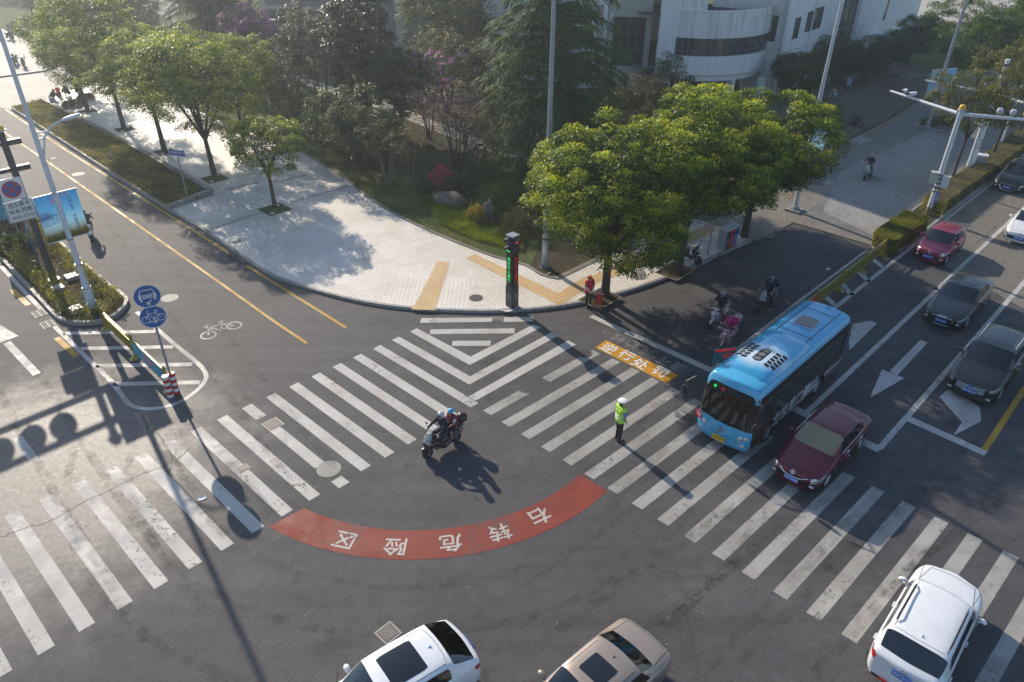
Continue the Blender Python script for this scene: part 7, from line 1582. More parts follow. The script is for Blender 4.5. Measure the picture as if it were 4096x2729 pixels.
for s in (1, -1):
    e = Vector((BL+.28, s*(BW+(.42 if s < 0 else .20)), 1.98 if s < 0 else 1.75)); mb = MB()
    for dz in (0, .07): mb.path([(BL-.25, s*(BW-.12), 2.48+dz), (BL+.05, s*(BW+.18), 2.50+dz), (e.x, e.y, e.z+.35)], .02, 6)
    a_ = mb.obj('mirror_arm', 'black_plastic', bus, smooth=True); mb = MB(); mb.ball((e.x, e.y, e.z), (.07, .12, .24), 14); mb.obj('mirror_housing', 'black_plastic', a_, smooth=True); mb = MB(); mb.ball((e.x-.05, e.y, e.z), (.03, .10, .20), 12); mb.obj('mirror_glass', 'chrome', a_, smooth=True)
for s, x0 in ((-1, .25), (1, .45)): mb = MB(); mb.path([(BL+.05, s*.2, 1.16), (BL-.02, s*.75, 1.32)], .012, 5); mb.obj('wiper', 'black_plastic', bus)
# interior seen through the windscreen
mb = MB(); mb.box((3.1, 0, 1.0), (.7, 1.9, .25)); mb.box((2.0, 0, .78), (3.2, 2.0, .05)); mb.obj('dashboard', 'interior', bus, bevel=.05)
mb = MB(); mb.path([(2.9, .2, .9), (2.9, .2, 1.6), (2.9, .15, 1.75), (2.9, -.35, 1.75), (2.9, -.4, 1.6), (2.9, -.4, .9)], .025, 8); mb.path([(2.4, -.4, .9), (2.4, -.4, 2.2)], .025, 8); mb.path([(2.6, -.85, 1.2), (2.6, -.85, 2.0), (3.2, -.88, 2.0)], .022, 8); mb.obj('grab_rail', mat('rail_yellow', (.75, .42, .02), .35), bus, smooth=True)
mb = MB(); mb.box((2.55, .5, 1.05), (.45, .5, .14)); mb.box((2.3, .5, 1.4), (.14, .5, .7)); mb.obj('driver_seat', 'seat_fabric', bus, bevel=.04)
mb = MB(); mb.lathe([(.24, -.015), (.255, 0), (.24, .015), (.225, 0)], 24, T=Matrix.Translation((3.05, .5, 1.32)) @ Matrix.Rotation(R(-25), 4, 'Y')); mb.obj('steering_wheel', 'black_plastic', bus)
for k in range(3): mb = MB(); mb.box((1.3-.9*k, -.6, 1.15), (.4, .42, .1)); mb.box((1.1-.9*k, -.6, 1.45), (.08, .42, .55)); mb.obj('passenger_seat', mat('seat_orange', (.55, .16, .02), .6), bus, bevel=.03)
# ================================================================== people and two-wheelers
def blob(name, shapes, material, parent, voxel=.014, smooth=3, scale=1.0, mats=None):
    mb = MB()
    for sh in shapes:
        if sh[0] == 'c':
            _, a, b, ra, rb = sh; a, b = Vector(a), Vector(b); mb.tube(a, b, ra, rb, 14); mb.ball(a, ra, 12); mb.ball(b, rb, 12)
        elif sh[0] == 'e': mb.ball(sh[1], sh[2], 14, rx=sh[3] if len(sh) > 3 else None)
        elif sh[0] == 'b': mb.box(sh[1], sh[2], sh[3] if len(sh) > 3 else 0, ry=sh[4] if len(sh) > 4 else 0)
    me = bpy.data.meshes.new('b'); me.from_pydata(mb.v, [], mb.f); o = bpy.data.objects.new('b', me); COL.objects.link(o)
    r_ = o.modifiers.new('r', 'REMESH'); r_.mode = 'VOXEL'; r_.voxel_size = voxel; r_.use_smooth_shade = True
    if smooth: s_ = o.modifiers.new('s', 'SMOOTH'); s_.iterations = smooth; s_.factor = .5
    bpy.context.view_layer.update(); ev = tmp_eval(o); bpy.data.objects.remove(o); ev.name = name
    ev.materials.clear(); ev.materials.append(MATS[material]); ev.polygons.foreach_set('use_smooth', [True]*len(ev.polygons))
    return link(name, ev, parent)
def cmat(c, rough=.8, **k): return mat('cloth_%d_%d_%d' % tuple(int(v*255) for v in c), c, rough, **k).name
def person(label, loc, rz, J, top, bottom, shoes=(.02, .02, .02), sleeves='short', head='hair', hat=None, vest=None, group=None, scale=1.0, shorts=False, gloves=None, curl=1.0, look=0, female=False, cuff=None):
    t = thing('person', label, 'person', loc, rz, group, scale); V = {k: Vector(v) for k, v in J.items()}
    sh_ = []; c = lambda a, b, ra, rb: sh_.append(('c', a, b, ra, rb))
    P, Ch, Nk, Hd = V['pelvis'], V['chest'], V['neck'], V['head']
    ax = (Ch-P).normalized(); lat = (V['shL']-V['shR']).normalized(); sw = .155 if female else .175
    c(P-lat*.07, P+lat*.07, .115, .115); c(P, P.lerp(Ch, .5), .12, .115); c(P.lerp(Ch, .5)-lat*.05, Ch-lat*.07, .105, .12); c(P.lerp(Ch, .5)+lat*.05, Ch+lat*.07, .105, .12)
    c(V['shL'].lerp(Nk, .15), V['shR'].lerp(Nk, .15), .072, .072); c(Ch.lerp(Nk, .6), Nk+(Hd-Nk)*.4, .07, .055)
    # head with face
    Q = Matrix.Rotation(look, 3, 'Z'); hd = lambda x, y, z: Hd+Q @ Vector((x, y, z))
    R4 = Matrix.Rotation(look, 4, 'Z')
    sh_.append(('e', hd(-.012, 0, .02), (.095, .076, .105), R4)); sh_.append(('e', hd(.02, 0, -.045), (.062, .055, .07), R4)); sh_.append(('c', hd(.082, 0, .005), hd(.098, 0, -.022), .009, .014)); sh_.append(('e', hd(.07, 0, -.055), (.018, .026, .008), R4)); sh_.append(('e', hd(.062, 0, -.095), (.02, .022, .018), R4))
    sh_.append(('c', hd(.074, -.035, .03), hd(.074, .035, .03), .012, .012))
    for s in (1, -1): sh_.append(('e', hd(-.01, s*.078, -.002), (.018, .01, .03), R4))
    skin = list(sh_); 
    for s, n_ in ((1, 'L'), (-1, 'R')):
        S_, E, Wr = V['sh'+n_], V['el'+n_], V['wr'+n_]; skin += [('c', S_, E, .05, .038), ('c', E, Wr, .040, .026)]
        d = (Wr-E).normalized(); side = Vector(J.get('palm'+n_, (0, 0, -1))); side = (side-d*side.dot(d)).normalized(); acr = d.cross(side).normalized()*(1 if s > 0 else -1)
        pc = Wr+d*.05; skin += [('e', Wr+d*.012, (.026, .026, .026))]
        for k in range(4):
            off = (k-1.5)*.0195; b0 = Wr+d*.03+acr*off*.6; kn = Wr+d*.088+acr*off; skin.append(('c', b0, kn, .014, .0115))
            ln = (.036, .042, .039, .030)[k]; a1 = curl*.55; d1 = (d*math.cos(a1)+side*math.sin(a1)); a2 = curl*1.5; d2 = (d*math.cos(a2)+side*math.sin(a2)); a3 = curl*2.3; d3 = (d*math.cos(a3)+side*math.sin(a3))
            k1 = kn+d1*ln; k2 = k1+d2*ln*.72; k3 = k2+d3*ln*.5; skin += [('c', kn, k1, .0098, .0092), ('c', k1, k2, .0092, .0086), ('c', k2, k3, .0086, .0078)]
        th0 = Wr+d*.03-acr*.024; th1 = th0-acr*.026+d*.022+side*.012; th2 = th1+d*.026+side*.016+acr*.004; skin += [('c', th0, th1, .014, .012), ('c', th1, th2, .0115, .009)]
        H_, K, A, T_ = V['hip'+n_], V['kn'+n_], V['an'+n_], V['toe'+n_]; skin += [('c', H_, K, .082, .055), ('c', K, K.lerp(A, .4), .054, .052), ('c', K.lerp(A, .4), A, .052, .036), ('c', A, T_, .036, .026), ('c', A+Vector((0, 0, -.02)), A.lerp(T_, -.25)+Vector((0, 0, -.03)), .03, .026)]
    blob('body', skin, 'skin', t, .0088, 2)
    # clothing
    cl = [(k_[0], k_[1], k_[2], k_[3]+.016, k_[4]+.016) if k_[0] == 'c' else k_ for k_ in sh_[:6]]
    cl[5] = ('c', Ch.lerp(Nk, .5), Nk.lerp(Ch, .2), .078, .070)
    if female: cl.append(('c', P.lerp(Ch, .75)-lat*.05+Vector((.05, 0, 0)), P.lerp(Ch, .75)+lat*.05+Vector((.05, 0, 0)), .085, .085))
    hem = P+(P-Ch).normalized()*.07; cl.append(('c', hem-lat*.05, hem+lat*.05, .128, .128))
    for n_ in 'LR':
        S_, E, Wr = V['sh'+n_], V['el'+n_], V['wr'+n_]
        if sleeves == 'none': cl.append(('c', S_.lerp(Nk, .1), S_.lerp(E, .12), .068, .066))
        else: cl.append(('c', S_, S_.lerp(E, .62) if sleeves == 'short' else E, .068, .062 if sleeves == 'short' else .054))
        if sleeves == 'long': cl.append(('c', E, E.lerp(Wr, .93), .053, .040))
    blob('shirt', cl, cmat(top), t, .014, 2)
    if cuff:
        for n_ in 'LR': blob('sleeve', [('c', V['el'+n_].lerp(V['sh'+n_], .2), V['wr'+n_], .048, .036)], cmat(cuff), t, .011, 1)
    pn = [('c', P-lat*.06, P+lat*.06, .128, .128)]
    for n_ in 'LR':
        H_, K, A = V['hip'+n_], V['kn'+n_], V['an'+n_]
        pn.append(('c', H_, K if not shorts else H_.lerp(K, .8), .098, .070 if not shorts else .085))
        if not shorts: pn.append(('c', K, A+(K-A)*.06, .069, .055))
    blob('trousers', pn, cmat(bottom), t, .014, 2)
    for n_ in 'LR':
        A, T_ = V['an'+n_], V['toe'+n_]; blob('shoe', [('c', A+Vector((0, 0, -.035)), T_, .044, .036), ('c', A+Vector((0, 0, -.03)), A.lerp(T_, -.3)+Vector((0, 0, -.035)), .044, .038)], cmat(shoes, .5), t, .012, 2)
        if gloves: Wr, E = V['wr'+n_], V['el'+n_]; d = (Wr-E).normalized(); blob('glove', [('c', Wr, Wr+d*.09, .034, .040), ('c', Wr+d*.09, Wr+d*.13+Vector(J.get('palm'+n_, (0, 0, -1)))*.02, .038, .028)], cmat(gloves), t, .011, 1)
    if vest:
        vc, strip = vest; vs_ = [(k_[0], k_[1], k_[2], k_[3]+.034, k_[4]+.034) for k_ in sh_[:5]]; h2 = P+(P-Ch).normalized()*.03; vs_.append(('c', h2-lat*.05, h2+lat*.05, .142, .142)); vo = blob('vest', vs_, cmat(vc), t, .014, 2)
        if strip:
            for f_ in (.30, .66): c0 = P.lerp(Ch, f_)+Vector((0, 0, .02)); mb = MB(); mb.lathe([(1, -.02), (1, .02)], 24, T=Matrix.Translation(c0) @ frame(Vector((0, 0, 0)), lat, lat.cross(ax)*-1 if 0 else Vector((1, 0, 0))) @ Matrix.Identity(4)); 
            mb = MB()
            for f_ in (.28, .62):
                c0 = P.lerp(Ch, f_); q = []
                for k in range(25): a = 2*PI*k/24; q.append(c0+Vector((.158*math.cos(a), 0, 0))+lat*(.212*math.sin(a)))
                mb.path(q, .019, 6)
            mb.obj('reflective_band', 'sign_white', vo, smooth=True)
    # head cover
    mbh = MB()
    if head == 'hair':
        blob('hair', [('e', hd(-.028, 0, .045), (.098, .085, .092), R4), ('e', hd(-.055, 0, -.01), (.062, .078, .085), R4)]+([('e', hd(-.115, 0, .03), (.045, .045, .045))] if female else []), 'hair', t, .012, 1)
    if hat:
        kind, hc = hat; hm = mat('hat_%d_%d_%d' % tuple(int(v*255) for v in hc), hc, .22 if 'helmet' in kind else .7, coat=.5 if 'helmet' in kind else 0).name
        if kind == 'helmet':
            ho = blob('helmet', [('e', hd(-.015, 0, .055), (.135, .118, .115), R4), ('e', hd(-.05, 0, -.01), (.10, .112, .09), R4)], hm, t, .012, 2)
            mb = MB(); mb.ball(hd(.085, 0, .055), (.055, .085, .045), 12, rx=R4); mb.obj('visor', 'glass_dark', ho, smooth=True)
        elif kind == 'kid_helmet':
            ho = blob('helmet', [('e', hd(-.012, 0, .065), (.135, .108, .095), R4)], hm, t, .011, 2); mb = MB()
            for k in range(-1, 2):
                for j in (-.5, .5): mb.ball(hd(j*.12, k*.055, .145-abs(k)*.02), (.028, .012, .012), 8, rx=R4)
            mb.obj('helmet_vent', 'black_plastic', ho)
        elif kind == 'cap':
            ho = blob('cap', [('e', hd(-.012, 0, .062), (.108, .092, .075), R4), ('e', hd(.105, 0, .035), (.07, .062, .012), R4)], hm, t, .009, 1)
        elif kind == 'police':
            mbp = MB(); mbp.lathe([(.092, -.02), (.100, .02), (.150, .055), (.148, .085), (.09, .105), (0, .108)], 24, T=Matrix.Translation(hd(-.005, 0, .065)) @ R4 @ Matrix.Diagonal((1.08, 1, 1, 1))); ho = mbp.obj('police_cap', hm, t, smooth=True)
            mb = MB(); mb.ball(hd(.115, 0, .052), (.06, .068, .010), 12, rx=R4); mb.obj('cap_peak', 'black_plastic', ho, smooth=True); mb = MB(); mb.lathe([(.094, .0), (.098, .018)], 20, T=Matrix.Translation(hd(-.005, 0, .055)) @ R4 @ Matrix.Diagonal((1.08, 1, 1, 1))); mb.obj('cap_band', 'black_plastic', ho)
        elif kind == 'straw':
            mbp = MB(); mbp.lathe([(.24, -.01), (.235, 0), (.12, .09), (.02, .17), (0, .175)], 24, T=Matrix.Translation(hd(0, 0, .075))); mbp.obj('straw_hat', hm, t, smooth=True)
    mb = MB()
    for s in (1, -1): mb.ball(hd(.080, s*.031, .012), (.008, .013, .008), 8)
    mb.obj('eyes', 'black_plastic', t)
    return t
def stand(h=1.72, spread=.10, **o):
    k = h/1.72; J = dict(pelvis=(0, 0, .94), chest=(.0, 0, 1.30), neck=(0, 0, 1.46), head=(.015, 0, 1.60), shL=(0, .19, 1.41), shR=(0, -.19, 1.41), elL=(-.02, .24, 1.13), elR=(-.02, -.24, 1.13), wrL=(.05, .24, .88), wrR=(.05, -.24, .88),
        hipL=(0, .09, .90), hipR=(0, -.09, .90), knL=(.02, spread, .49), knR=(.02, -spread, .49), anL=(-.02, spread, .09), anR=(-.02, -spread, .09), toeL=(.14, spread+.03, .04), toeR=(.14, -spread-.03, .04), palmL=(0, -1, 0), palmR=(0, 1, 0))
    J.update(o); return {a: tuple(c*k for c in v) if not a.startswith('palm') else v for a, v in J.items()}
def ride(**o):
    J = dict(pelvis=(-.12, 0, .90), chest=(-.03, 0, 1.24), neck=(.01, 0, 1.39), head=(.04, 0, 1.53), shL=(-.02, .185, 1.34), shR=(-.02, -.185, 1.34), elL=(.20, .29, 1.13), elR=(.20, -.29, 1.13), wrL=(.38, .30, 1.03), wrR=(.38, -.30, 1.03),
        hipL=(-.10, .09, .86), hipR=(-.10, -.09, .86), knL=(.30, .17, .80), knR=(.30, -.17, .80), anL=(.22, .14, .38), anR=(.22, -.14, .38), toeL=(.36, .15, .335), toeR=(.36, -.15, .335), palmL=(.3, 0, -1), palmR=(.3, 0, -1))
    J.update(o); return J
def scooter(label, loc, rz, c1, c2=(.02, .02, .022), name='electric_scooter', box=None, guard=True, seat=(.02, .02, .022), steer=0, apron=None, bag=None, group='electric scooters and motor scooters', rimc='iron', retro=False, stand_=False, boxback=None):
    t = thing(name, label, 'scooter', loc, rz, group); m1 = paint('scoot_%d_%d_%d' % tuple(int(v*255) for v in c1), c1, .1, .3).name; m2 = mat('scootb_%d_%d_%d' % tuple(int(v*255) for v in c2), c2, .4, coat=.3).name
    wr = .22
    for x, nm in ((-.60, 'r'), (.70, 'f')):
        e = wheel(t, x, 0, wr, .12, 5, rimc, 1)
    if name == 'motor_scooter':
        blob('lower_fairing', [('c', (.46, .13, .62), (.10, .17, .34), .14, .12), ('c', (.46, -.13, .62), (.10, -.17, .34), .14, .12), ('c', (.10, .17, .34), (-.45, .16, .50), .12, .15), ('c', (.10, -.17, .34), (-.45, -.16, .50), .12, .15), ('c', (.60, .08, .56), (.68, -.08, .60), .15, .14), ('c', (.60, 0, .50), (.90, 0, .46), .09, .06), ('c', (-.45, .10, .62), (-.80, .07, .74), .13, .09), ('c', (-.45, -.10, .62), (-.80, -.07, .74), .13, .09), ('c', (.16, 0, .40), (-.16, 0, .52), .12, .16)], m1, t, .017, 3)
        blob('nose_panel', [('c', (.68, -.09, .70), (.68, .09, .70), .09, .09), ('c', (.64, -.05, .84), (.58, -.04, 1.00), .11, .08), ('c', (.64, .05, .84), (.58, .04, 1.00), .11, .08)], mat('scoot_nose', (.34, .345, .35), .3, coat=.6).name, t, .014, 3)
        mb = MB(); mb.add([(.60, -.12, .98), (.60, .12, .98), (.52, .09, 1.17), (.52, -.09, 1.17)], [(0, 1, 2, 3)]); mb.obj('windshield', 'glass_dark', t)
    blob('rear_body', [('c', (-.72, 0, .68), (-.10, 0, .60), .12, .14), ('c', (-.62, -.06, .52), (-.16, -.08, .46), .12, .11), ('c', (-.62, .06, .52), (-.16, .08, .46), .12, .11), ('c', (-.15, 0, .45), (-.05, 0, .34), .13, .12), ('c', (-.80, 0, .74), (-.9, 0, .76), .07, .04)], m1 if not retro else m1, t, .016, 3)
    blob('floorboard', [('b', (.12, 0, .295), (.56, .30, .07)), ('b', (.0, 0, .23), (.7, .22, .06))], m2, t, .014, 2)
    blob('front_shield', [('c', (.40, -.10, .36), (.52, -.12, .78), .075, .085), ('c', (.40, .10, .36), (.52, .12, .78), .075, .085), ('c', (.50, 0, .50), (.60, 0, .74), .09, .085), ('c', (.52, -.04, .80), (.50, .04, .92), .08, .07), ('c', (.34, -.12, .34), (.40, .12, .34), .05, .05)], m1, t, .015, 3)
    mb = MB(); mb.box((.345, 0, .60), (.03, .30, .46), ry=-.22); mb.obj('inner_shield', m2, t, bevel=.01)
    blob('handlebar_cowl', [('c', (.50, -.13, .99), (.50, .13, .99), .055, .055), ('c', (.48, 0, .92), (.52, 0, 1.02), .075, .065), ('e', (.56, 0, 1.0), (.06, .12, .05))], m1, t, .013, 3)
    blob('seat', [('c', (-.70, 0, .80), (-.40, 0, .78), .09, .10), ('c', (-.40, 0, .77), (.02, 0, .74), .10, .08), ('c', (-.45, -.07, .76), (-.1, -.06, .75), .07, .07), ('c', (-.45, .07, .76), (-.1, .06, .75), .07, .07)], cmat(seat, .5), t, .015, 3)
    blob('front_mudguard', [('c', (.60, 0, .50), (.74, 0, .505), .065, .065), ('c', (.74, 0, .505), (.90, 0, .42), .065, .05), ('c', (.60, 0, .50), (.52, 0, .36), .055, .045)], m1 if retro or c1[0] > .3 else m2, t, .013, 3)
    mb = MB(); mb.path([(.48, 0, .9), (.58, 0, .6), (.60, 0, .5)], .03, 8)
    for s in (1, -1): mb.path([(.60, s*.075, .52), (.70, s*.085, wr)], .017, 6)
    mb.obj('fork', 'metal_grey', t, smooth=True)
    mb = MB(); mb.path([(.38, -.37, 1.02), (.42, -.20, 1.01), (.49, 0, .99), (.42, .20, 1.01), (.38, .37, 1.02)], .014, 7); hb = mb.obj('handlebar', 'metal_grey', t, smooth=True)
    for s in (1, -1):
        mb = MB(); mb.tube((.375, s*.27, 1.015), (.365, s*.39, 1.02), .02, None, 8); mb.obj('grip', 'rubber', hb)
        mb = MB(); mb.path([(.43, s*.21, 1.02), (.46, s*.26, 1.14), (.45, s*.30, 1.22)], .007, 5); mb.ball((.445, s*.31, 1.25), (.018, .06, .045), 10); mb.obj('mirror', 'black_plastic' if not retro else m1, t, smooth=True)
        mb = MB(); mb.path([(.52, s*.17, .62), (.40, s*.20, .36), (.05, s*.20, .24), (-.25, s*.20, .26)], .012, 6)
        if guard: mb.obj('side_bumper', 'chrome', t, smooth=True)
    mb = MB(); mb.ball((.60, 0, .80) if not retro else (.62, 0, .86), (.05, .10, .055) if not retro else (.06, .09, .085), 14); mb.obj('headlight', 'headlamp', t, smooth=True)
    if guard: mb = MB(); mb.path([(.50, -.18, .62), (.66, -.15, .60), (.72, 0, .60), (.66, .15, .60), (.50, .18, .62)], .013, 6); mb.obj('front_bumper', 'chrome', t, smooth=True)
    mb = MB(); mb.ball((-.90, 0, .70), (.035, .10, .035), 10); mb.obj('tail_light', 'taillight', t, smooth=True)
    mb = MB(); mb.box((-.86, 0, .50), (.06, .14, .10), ry=.4); mb.box((-.80, 0, .42), (.03, .16, .18), ry=.5); mb.obj('rear_mudguard', 'black_plastic', t)
    mb = MB(); mb.path([(-.60, .10, wr), (-.30, .10, .36)], .03, 6); mb.path([(-.60, -.10, wr), (-.42, -.11, .50)], .028, 6); mb.tube((-.58, -.09, wr), (-.58, .09, wr), .03); mb.obj('rear_suspension', 'metal_grey', t)
    mb = MB(); mb.path([(-.70, .09, .84), (-.92, .09, .88), (-.92, -.09, .88), (-.70, -.09, .84)], .013, 6); mb.obj('grab_rail', 'metal_grey', t)
    if box: mbm = mat('topbox_%d' % int(box[0]*255), box, .3, coat=.4).name; blob('top_box', [('e', (-.90, 0, .99), (.20, .21, .17)), ('b', (-.88, 0, .93), (.30, .32, .16)), ('c', (-.86, 0, .92), (-.72, 0, .80), .07, .08)], mbm, t, .015, 3); mb = MB(); mb.box((-1.08, 0, 1.0), (.04, .26, .04)); mb.obj('box_reflector', 'taillight', t)
    if apron: am = cmat(apron, .7); blob('leg_apron', [('c', (.52, .16, .80), (.42, .20, .40), .13, .10), ('c', (.55, -.05, .84), (.50, -.16, .60), .10, .11), ('c', (.40, .30, .96), (.47, .24, .72), .09, .08), ('c', (.40, -.30, .98), (.42, -.40, .98), .07, .05)], am, t, .016, 3)
    if bag: blob('hanging_bag', [('e', (.28, .05, .48), (.09, .10, .13))], cmat(bag, .5), t, .014, 2)
    if stand_: mb = MB(); mb.path([(-.28, .08, .28), (-.33, .20, .02)], .014, 6); mb.path([(-.28, -.08, .28), (-.33, -.2, .02)], .014, 6); mb.obj('kickstand', 'metal_grey', t)
    mb = MB(); mb.box((-.90, 0, .60), (.012, .16, .10), ry=.2); mb.obj('number_plate', 'sign_white', t)
    return t
def scoot_at(px, py, hd_, wx=.70):
    p = g(px, py); return Vector((p.x-math.cos(hd_)*wx, p.y-math.sin(hd_)*wx, 0))
navy = (.012, .016, .028); black = (.012, .012, .014)
# two-up scooter in the crossing
h0 = R(224); q = scoot_at(1712, 1832, h0)
scooter('dark maroon motor scooter carrying two people over the left crossing', q, h0, (.035, .012, .018), box=(.03, .01, .012), name='motor_scooter')
person('rider in dark jacket and silver helmet steering the two-up scooter', q, h0, ride(), navy, (.02, .03, .06), (.02, .02, .02), 'long', None, ('helmet', (.55, .56, .57)), curl=.9, look=.25)
kid = ride(pelvis=(-.50, 0, .93), chest=(-.45, 0, 1.20), neck=(-.43, 0, 1.32), head=(-.41, 0, 1.44), shL=(-.45, .15, 1.27), shR=(-.45, -.15, 1.27), elL=(-.34, .24, 1.10), elR=(-.34, -.24, 1.10), wrL=(-.20, .20, 1.06), wrR=(-.20, -.20, 1.06), hipL=(-.48, .08, .90), hipR=(-.48, -.08, .90), knL=(-.22, .23, .80), knR=(-.22, -.23, .80), anL=(-.25, .22, .46), anR=(-.25, -.22, .46), toeL=(-.14, .23, .42), toeR=(-.14, -.23, .42))
person('child in red-and-white shirt and sky blue helmet riding pillion', q, h0, kid, (.55, .56, .60), black, (.28, .03, .03), 'short', None, ('kid_helmet', (.02, .36, .68)), shorts=True, vest=((.22, .02, .03), False), look=.3)
# pink and white scooter
h1 = R(232); q = scoot_at(2844, 1318, h1)
scooter('white and pink electric scooter with its rider in khaki trousers', q, h1, (.62, .50, .58), (.30, .03, .08), guard=False, seat=(.05, .02, .03))
person('rider in navy polo, khaki trousers and grey helmet with a green mask', q, h1, ride(anL=(.10, .27, .10), toeL=(.24, .30, .05), knL=(.20, .24, .52)), navy, (.19, .14, .06), (.02, .02, .02), 'short', None, ('helmet', (.30, .31, .33)), look=.1)
# retro pink scooter
h2 = R(236); q = scoot_at(2886, 1408, h2)
scooter('retro pink-beige electric scooter with a quilted pink leg apron', q, h2, (.44, .30, .27), (.40, .25, .26), guard=False, retro=True, apron=(.50, .27, .30), seat=(.35, .2, .2), box=(.5, .36, .36))
person('woman in a magenta T-shirt sitting on the retro pink scooter', q, h2, ride(wrL=(.26, .10, 1.06), wrR=(.28, -.06, 1.05), elL=(.10, .26, 1.08), elR=(.12, -.25, 1.08), head=(.07, 0, 1.52)), (.52, .01, .20), (.06, .06, .07), (.3, .3, .3), 'short', 'hair', None, female=True, look=.2)
# black scooter near the bus rear
h3 = R(230); q = scoot_at(3037, 1250, h3)
scooter('black sport scooter with silver trim and a teal bag at the rider\'s feet', q, h3, (.012, .013, .016), name='motor_scooter', bag=(.02, .20, .22), box=(.012, .012, .014))
person('rider in dark blue T-shirt and grey helmet with one foot on the road', q, h3, ride(anL=(.12, .28, .10), toeL=(.26, .31, .05), knL=(.20, .25, .53)), (.015, .035, .075), (.012, .016, .028), (.3, .3, .3), 'short', None, ('helmet', (.16, .17, .18)))
# far rider on the service lane
h4 = R(236); q = scoot_at(3456, 722, h4)
scooter('grey scooter far up on the paved service lane', q, h4, (.16, .17, .18), name='motor_scooter')
person('rider in purple-navy shirt and silver helmet far up on the service lane', q, h4, ride(anL=(.10, .27, .10), toeL=(.24, .30, .05), knL=(.20, .24, .52)), (.03, .02, .06), (.02, .03, .05), (.02, .02, .02), 'short', None, ('helmet', (.35, .38, .38)))
# rider on the side road seen from behind
h5 = R(120); q = g(371, 968); q = Vector((q.x+math.cos(h5)*.60, q.y+math.sin(h5)*.60, 0))
scooter('white scooter seen from behind on the side road', q, h5, (.68, .68, .70), (.25, .02, .03), guard=False, seat=(.6, .6, .62), box=(.62, .62, .65))
person('rider in dark shirt seen from behind on the side road', q, h5, ride(), (.025, .03, .05), (.03, .05, .10), (.3, .3, .3), 'short', 'hair', None)
# parked scooter behind the leaning tree
pf_, pr_ = g(2795, 1066, .14), g(2707, 1022, .14); hd6 = math.atan2((pf_-pr_).y, (pf_-pr_).x)
m6 = scooter('black scooter parked behind the leaning camphor with a green bottle bag', Vector(((pf_.x+pr_.x)/2, (pf_.y+pr_.y)/2, .14)), hd6, (.02, .022, .022), name='parked_scooter', bag=(.20, .50, .02), box=(.012, .012, .014), seat=(.20, .20, .20), stand_=True)
for (px, py, hd_, c_, lab, bx) in ((66, 258, R(290), (.10, .10, .11), 'dark scooter parked on the far pavement, left of two, red helmet on the bar', None), (98, 268, R(300), (.10, .15, .16), 'grey-green scooter parked on the far pavement, right of two', None), (28, 160, R(200), (.05, .05, .06), 'dark scooter parked under the top corner tree', None)):
    p = g(px, py, .16); s_ = scooter(lab, (p.x, p.y, .15), hd_, c_, name='parked_scooter', stand_=True)
    if 'left of two' in lab: mb = MB(); mb.ball((.30, .0, 1.08), (.13, .12, .11), 12); mb.obj('hung_helmet', 'sign_red', s_, smooth=True)
    if 'right of two' in lab: mb = MB(); mb.ball((.25, .28, .92), (.16, .05, .18), 10); mb.obj('rain_cover', 'plate_yellow', s_, smooth=True)
p = g(46, 158, .15); person('person in pale blue top beside the scooter under the corner tree', p, R(200), stand(1.68), (.35, .48, .56), (.05, .06, .08), sleeves='short', female=True)
# traffic officer
p = g(2472, 1762); person('traffic officer in white cap and lime reflective vest, facing the bus', p, R(28), stand(1.80, .085, elL=(-.03, .25, 1.14), wrL=(.02, .26, .88), elR=(.0, -.25, 1.14), wrR=(.10, -.22, .90)), (.16, .26, .50), (.014, .015, .02), (.01, .01, .012), 'short', 'hair', ('police', (.78, .78, .76)), vest=((.42, .72, .05), True), gloves=(.72, .72, .72), curl=.3, look=-.1)
# flag volunteer
p = g(2352, 1228); fv = R(295)
person('volunteer in red cap and red vest holding a small red flag at the kerb', (p.x, p.y, 0), fv, stand(1.64, .11, elL=(.03, .24, 1.14), wrL=(.24, .06, .97), elR=(.03, -.24, 1.14), wrR=(.24, -.02, .93), palmL=(0, -1, -.2), palmR=(0, 1, .2)), (.10, .20, .17), (.016, .018, .02), (.02, .02, .02), 'short', 'hair', ('cap', (.55, .015, .03)), vest=((.60, .008, .025), False), female=True, look=.5, cuff=(.62, .62, .60))
t = thing('hand_flag', 'small red flag with yellow characters held low by the volunteer', 'flag', (p.x, p.y, 0), fv); mb = MB(); mb.path([(.30, -.06, .97), (.34, .10, .90), (.40, .58, .74)], .012, 6); mb.obj('flag_stick', 'sign_white', t)
mb = MB(); vs = []; fs = []
for i in range(7):
    for j in range(9): u, v = i/6, j/8; vs.append((.345+.05*u+.02*math.sin(v*7+u*3), .18+.36*u, .87-.12*u-.58*v))
for i in range(6):
    for j in range(8): fs.append((i*9+j, (i+1)*9+j, (i+1)*9+j+1, i*9+j+1))
mb.add(vs, fs); fl = mb.obj('flag_cloth', mat('flag_red', (.55, .03, .02), .7), t, smooth=True)
for s in (1, -1): text('flag_lettering', '文\n明\n交\n通', .10, 'paint_orange', frame(Vector((.375+.03*s, .36, .50)), (0, 1*s, 0), (0, 0, 1)), t, .01)
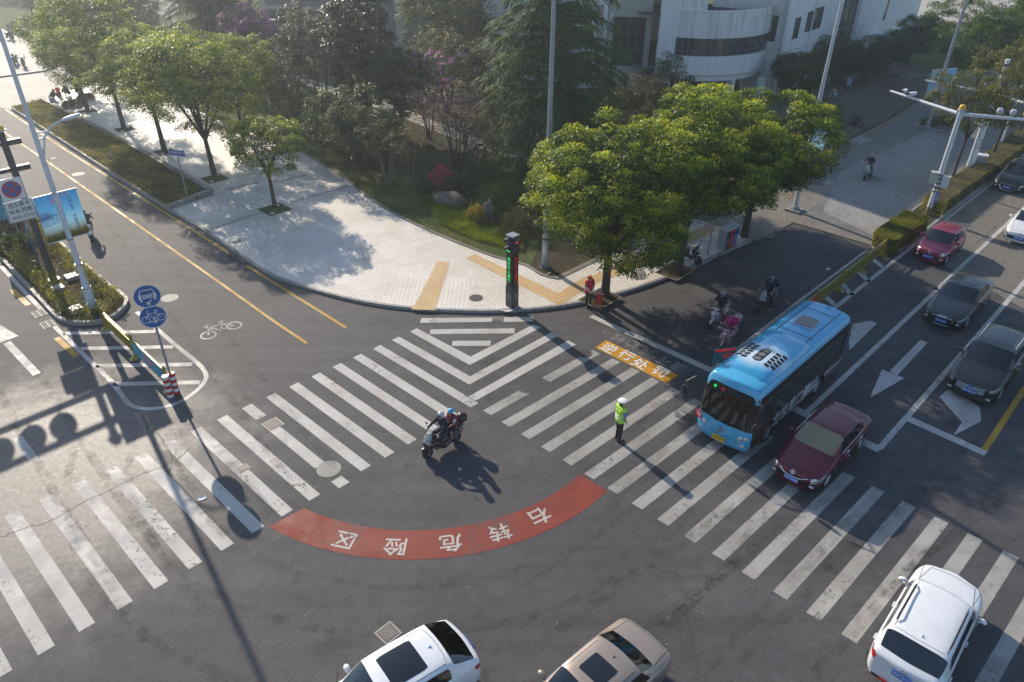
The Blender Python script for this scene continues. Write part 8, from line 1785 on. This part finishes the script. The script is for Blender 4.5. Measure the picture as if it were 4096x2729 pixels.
# gardeners
def crouch(h=1): return stand(1.68, pelvis=(-.18, 0, .30), chest=(.04, 0, .60), neck=(.14, 0, .72), head=(.22, 0, .82), shL=(.08, .18, .68), shR=(.08, -.18, .68), elL=(.30, .22, .46), elR=(.30, -.22, .46), wrL=(.46, .10, .26), wrR=(.46, -.10, .26), hipL=(-.16, .10, .28), hipR=(-.16, -.10, .28), knL=(.20, .20, .46), knR=(.20, -.20, .46), anL=(.0, .16, .09), anR=(.0, -.16, .09), toeL=(.16, .18, .04), toeR=(.16, -.18, .04), palmL=(0, 0, -1), palmR=(0, 0, -1))
p = g(3334, 400, .16); person('gardener in a straw cone hat crouching on the soil bed', p, R(215), crouch(), (.42, .50, .60), (.02, .025, .035), (.05, .05, .05), 'long', 'hair', ('straw', (.50, .36, .18)))
p = g(3385, 378, .16); person('man in pale polo and jeans standing at the shrubs', p, R(225), stand(1.72, .09), (.30, .34, .46), (.02, .06, .12), (.12, .12, .14), 'short', 'hair')
p = g(3302, 372, .16); person('worker in grey seen from behind reaching into the dark shrub', p, R(150), stand(1.70, .09, wrR=(.45, -.2, 1.35), elR=(.22, -.22, 1.33), wrL=(.35, .2, 1.3), elL=(.18, .24, 1.25)), (.14, .15, .19), (.04, .05, .06), (.05, .05, .05), 'long', 'hair')
p = g(3130, 385, .16); person('worker in dark clothes bending beside the pillar', p, R(200), crouch(), (.10, .09, .10), (.05, .05, .06), (.05, .05, .05), 'long', 'hair')
p = g(120, 162, .16); person('gardener in dark clothes crouching on the far lawn', p, R(-20), crouch(), (.05, .05, .07), (.03, .03, .04), (.04, .04, .04), 'long', 'hair')
p = g(215, 400, .16); person('worker in dark green bent over the heap of clippings', p, R(20), crouch(), (.03, .05, .045), (.03, .03, .04), (.04, .04, .04), 'long', 'hair')
p = g(272, 382, .16); person('worker in grey-blue bent behind the heap of clippings', p, R(160), crouch(), (.06, .09, .12), (.03, .03, .04), (.04, .04, .04), 'long', 'hair')
p = g(238, 386, .16); t = thing('bucket', 'bright red plastic bucket by the heap of clippings', 'bucket', p); mb = MB(); mb.lathe([(0, .01), (.15, 0), (.2, .36), (.22, .38), (.19, .36), (.14, .03), (0, .03)], 18, (0, 0, .35)); mb.obj('bucket_body', mat('bucket_red', (.75, .02, .02), .4), t, smooth=True); mb = MB(); mb.path([(-.2, 0, .72), (-.12, 0, .84), (.12, 0, .84), (.2, 0, .72)], .01, 5); mb.obj('bucket_handle', 'metal_grey', t)
mb = MB(); mb.box((0, 0, .17), (.3, .3, .34)); mb.obj('bucket_stool', 'bark', t)
p = g(210, 408, .3); t = blob('plastic_sack', [('e', (0, 0, .2), (.24, .2, .22)), ('c', (-.1, 0, .3), (-.2, .02, .42), .08, .04)], cmat((.42, .34, .40), .5), None, .02, 3); t.location = p; tag(t, 'pale lilac plastic sack on the granite wall end', 'sack')
# ------------------------------------------------------------------ air
hz = MB(); hz.box((0, 45, 10.5), (900, 640, 23)); me = hz.mesh('haze', 'glass'); me.materials.clear()
m = bpy.data.materials.new('haze_air'); m.use_nodes = True; n = m.node_tree; n.nodes.clear(); o_ = n.nodes.new('ShaderNodeOutputMaterial'); v = n.nodes.new('ShaderNodeVolumePrincipled')
v.inputs['Color'].default_value = (.80, .86, .95, 1); v.inputs['Density'].default_value = HAZE; v.inputs['Anisotropy'].default_value = .72; n.links.new(v.outputs[0], o_.inputs['Volume']); me.materials.append(m)
hzo = link('haze', me); hzo['kind'] = 'stuff'; hzo.display_type = 'WIRE'
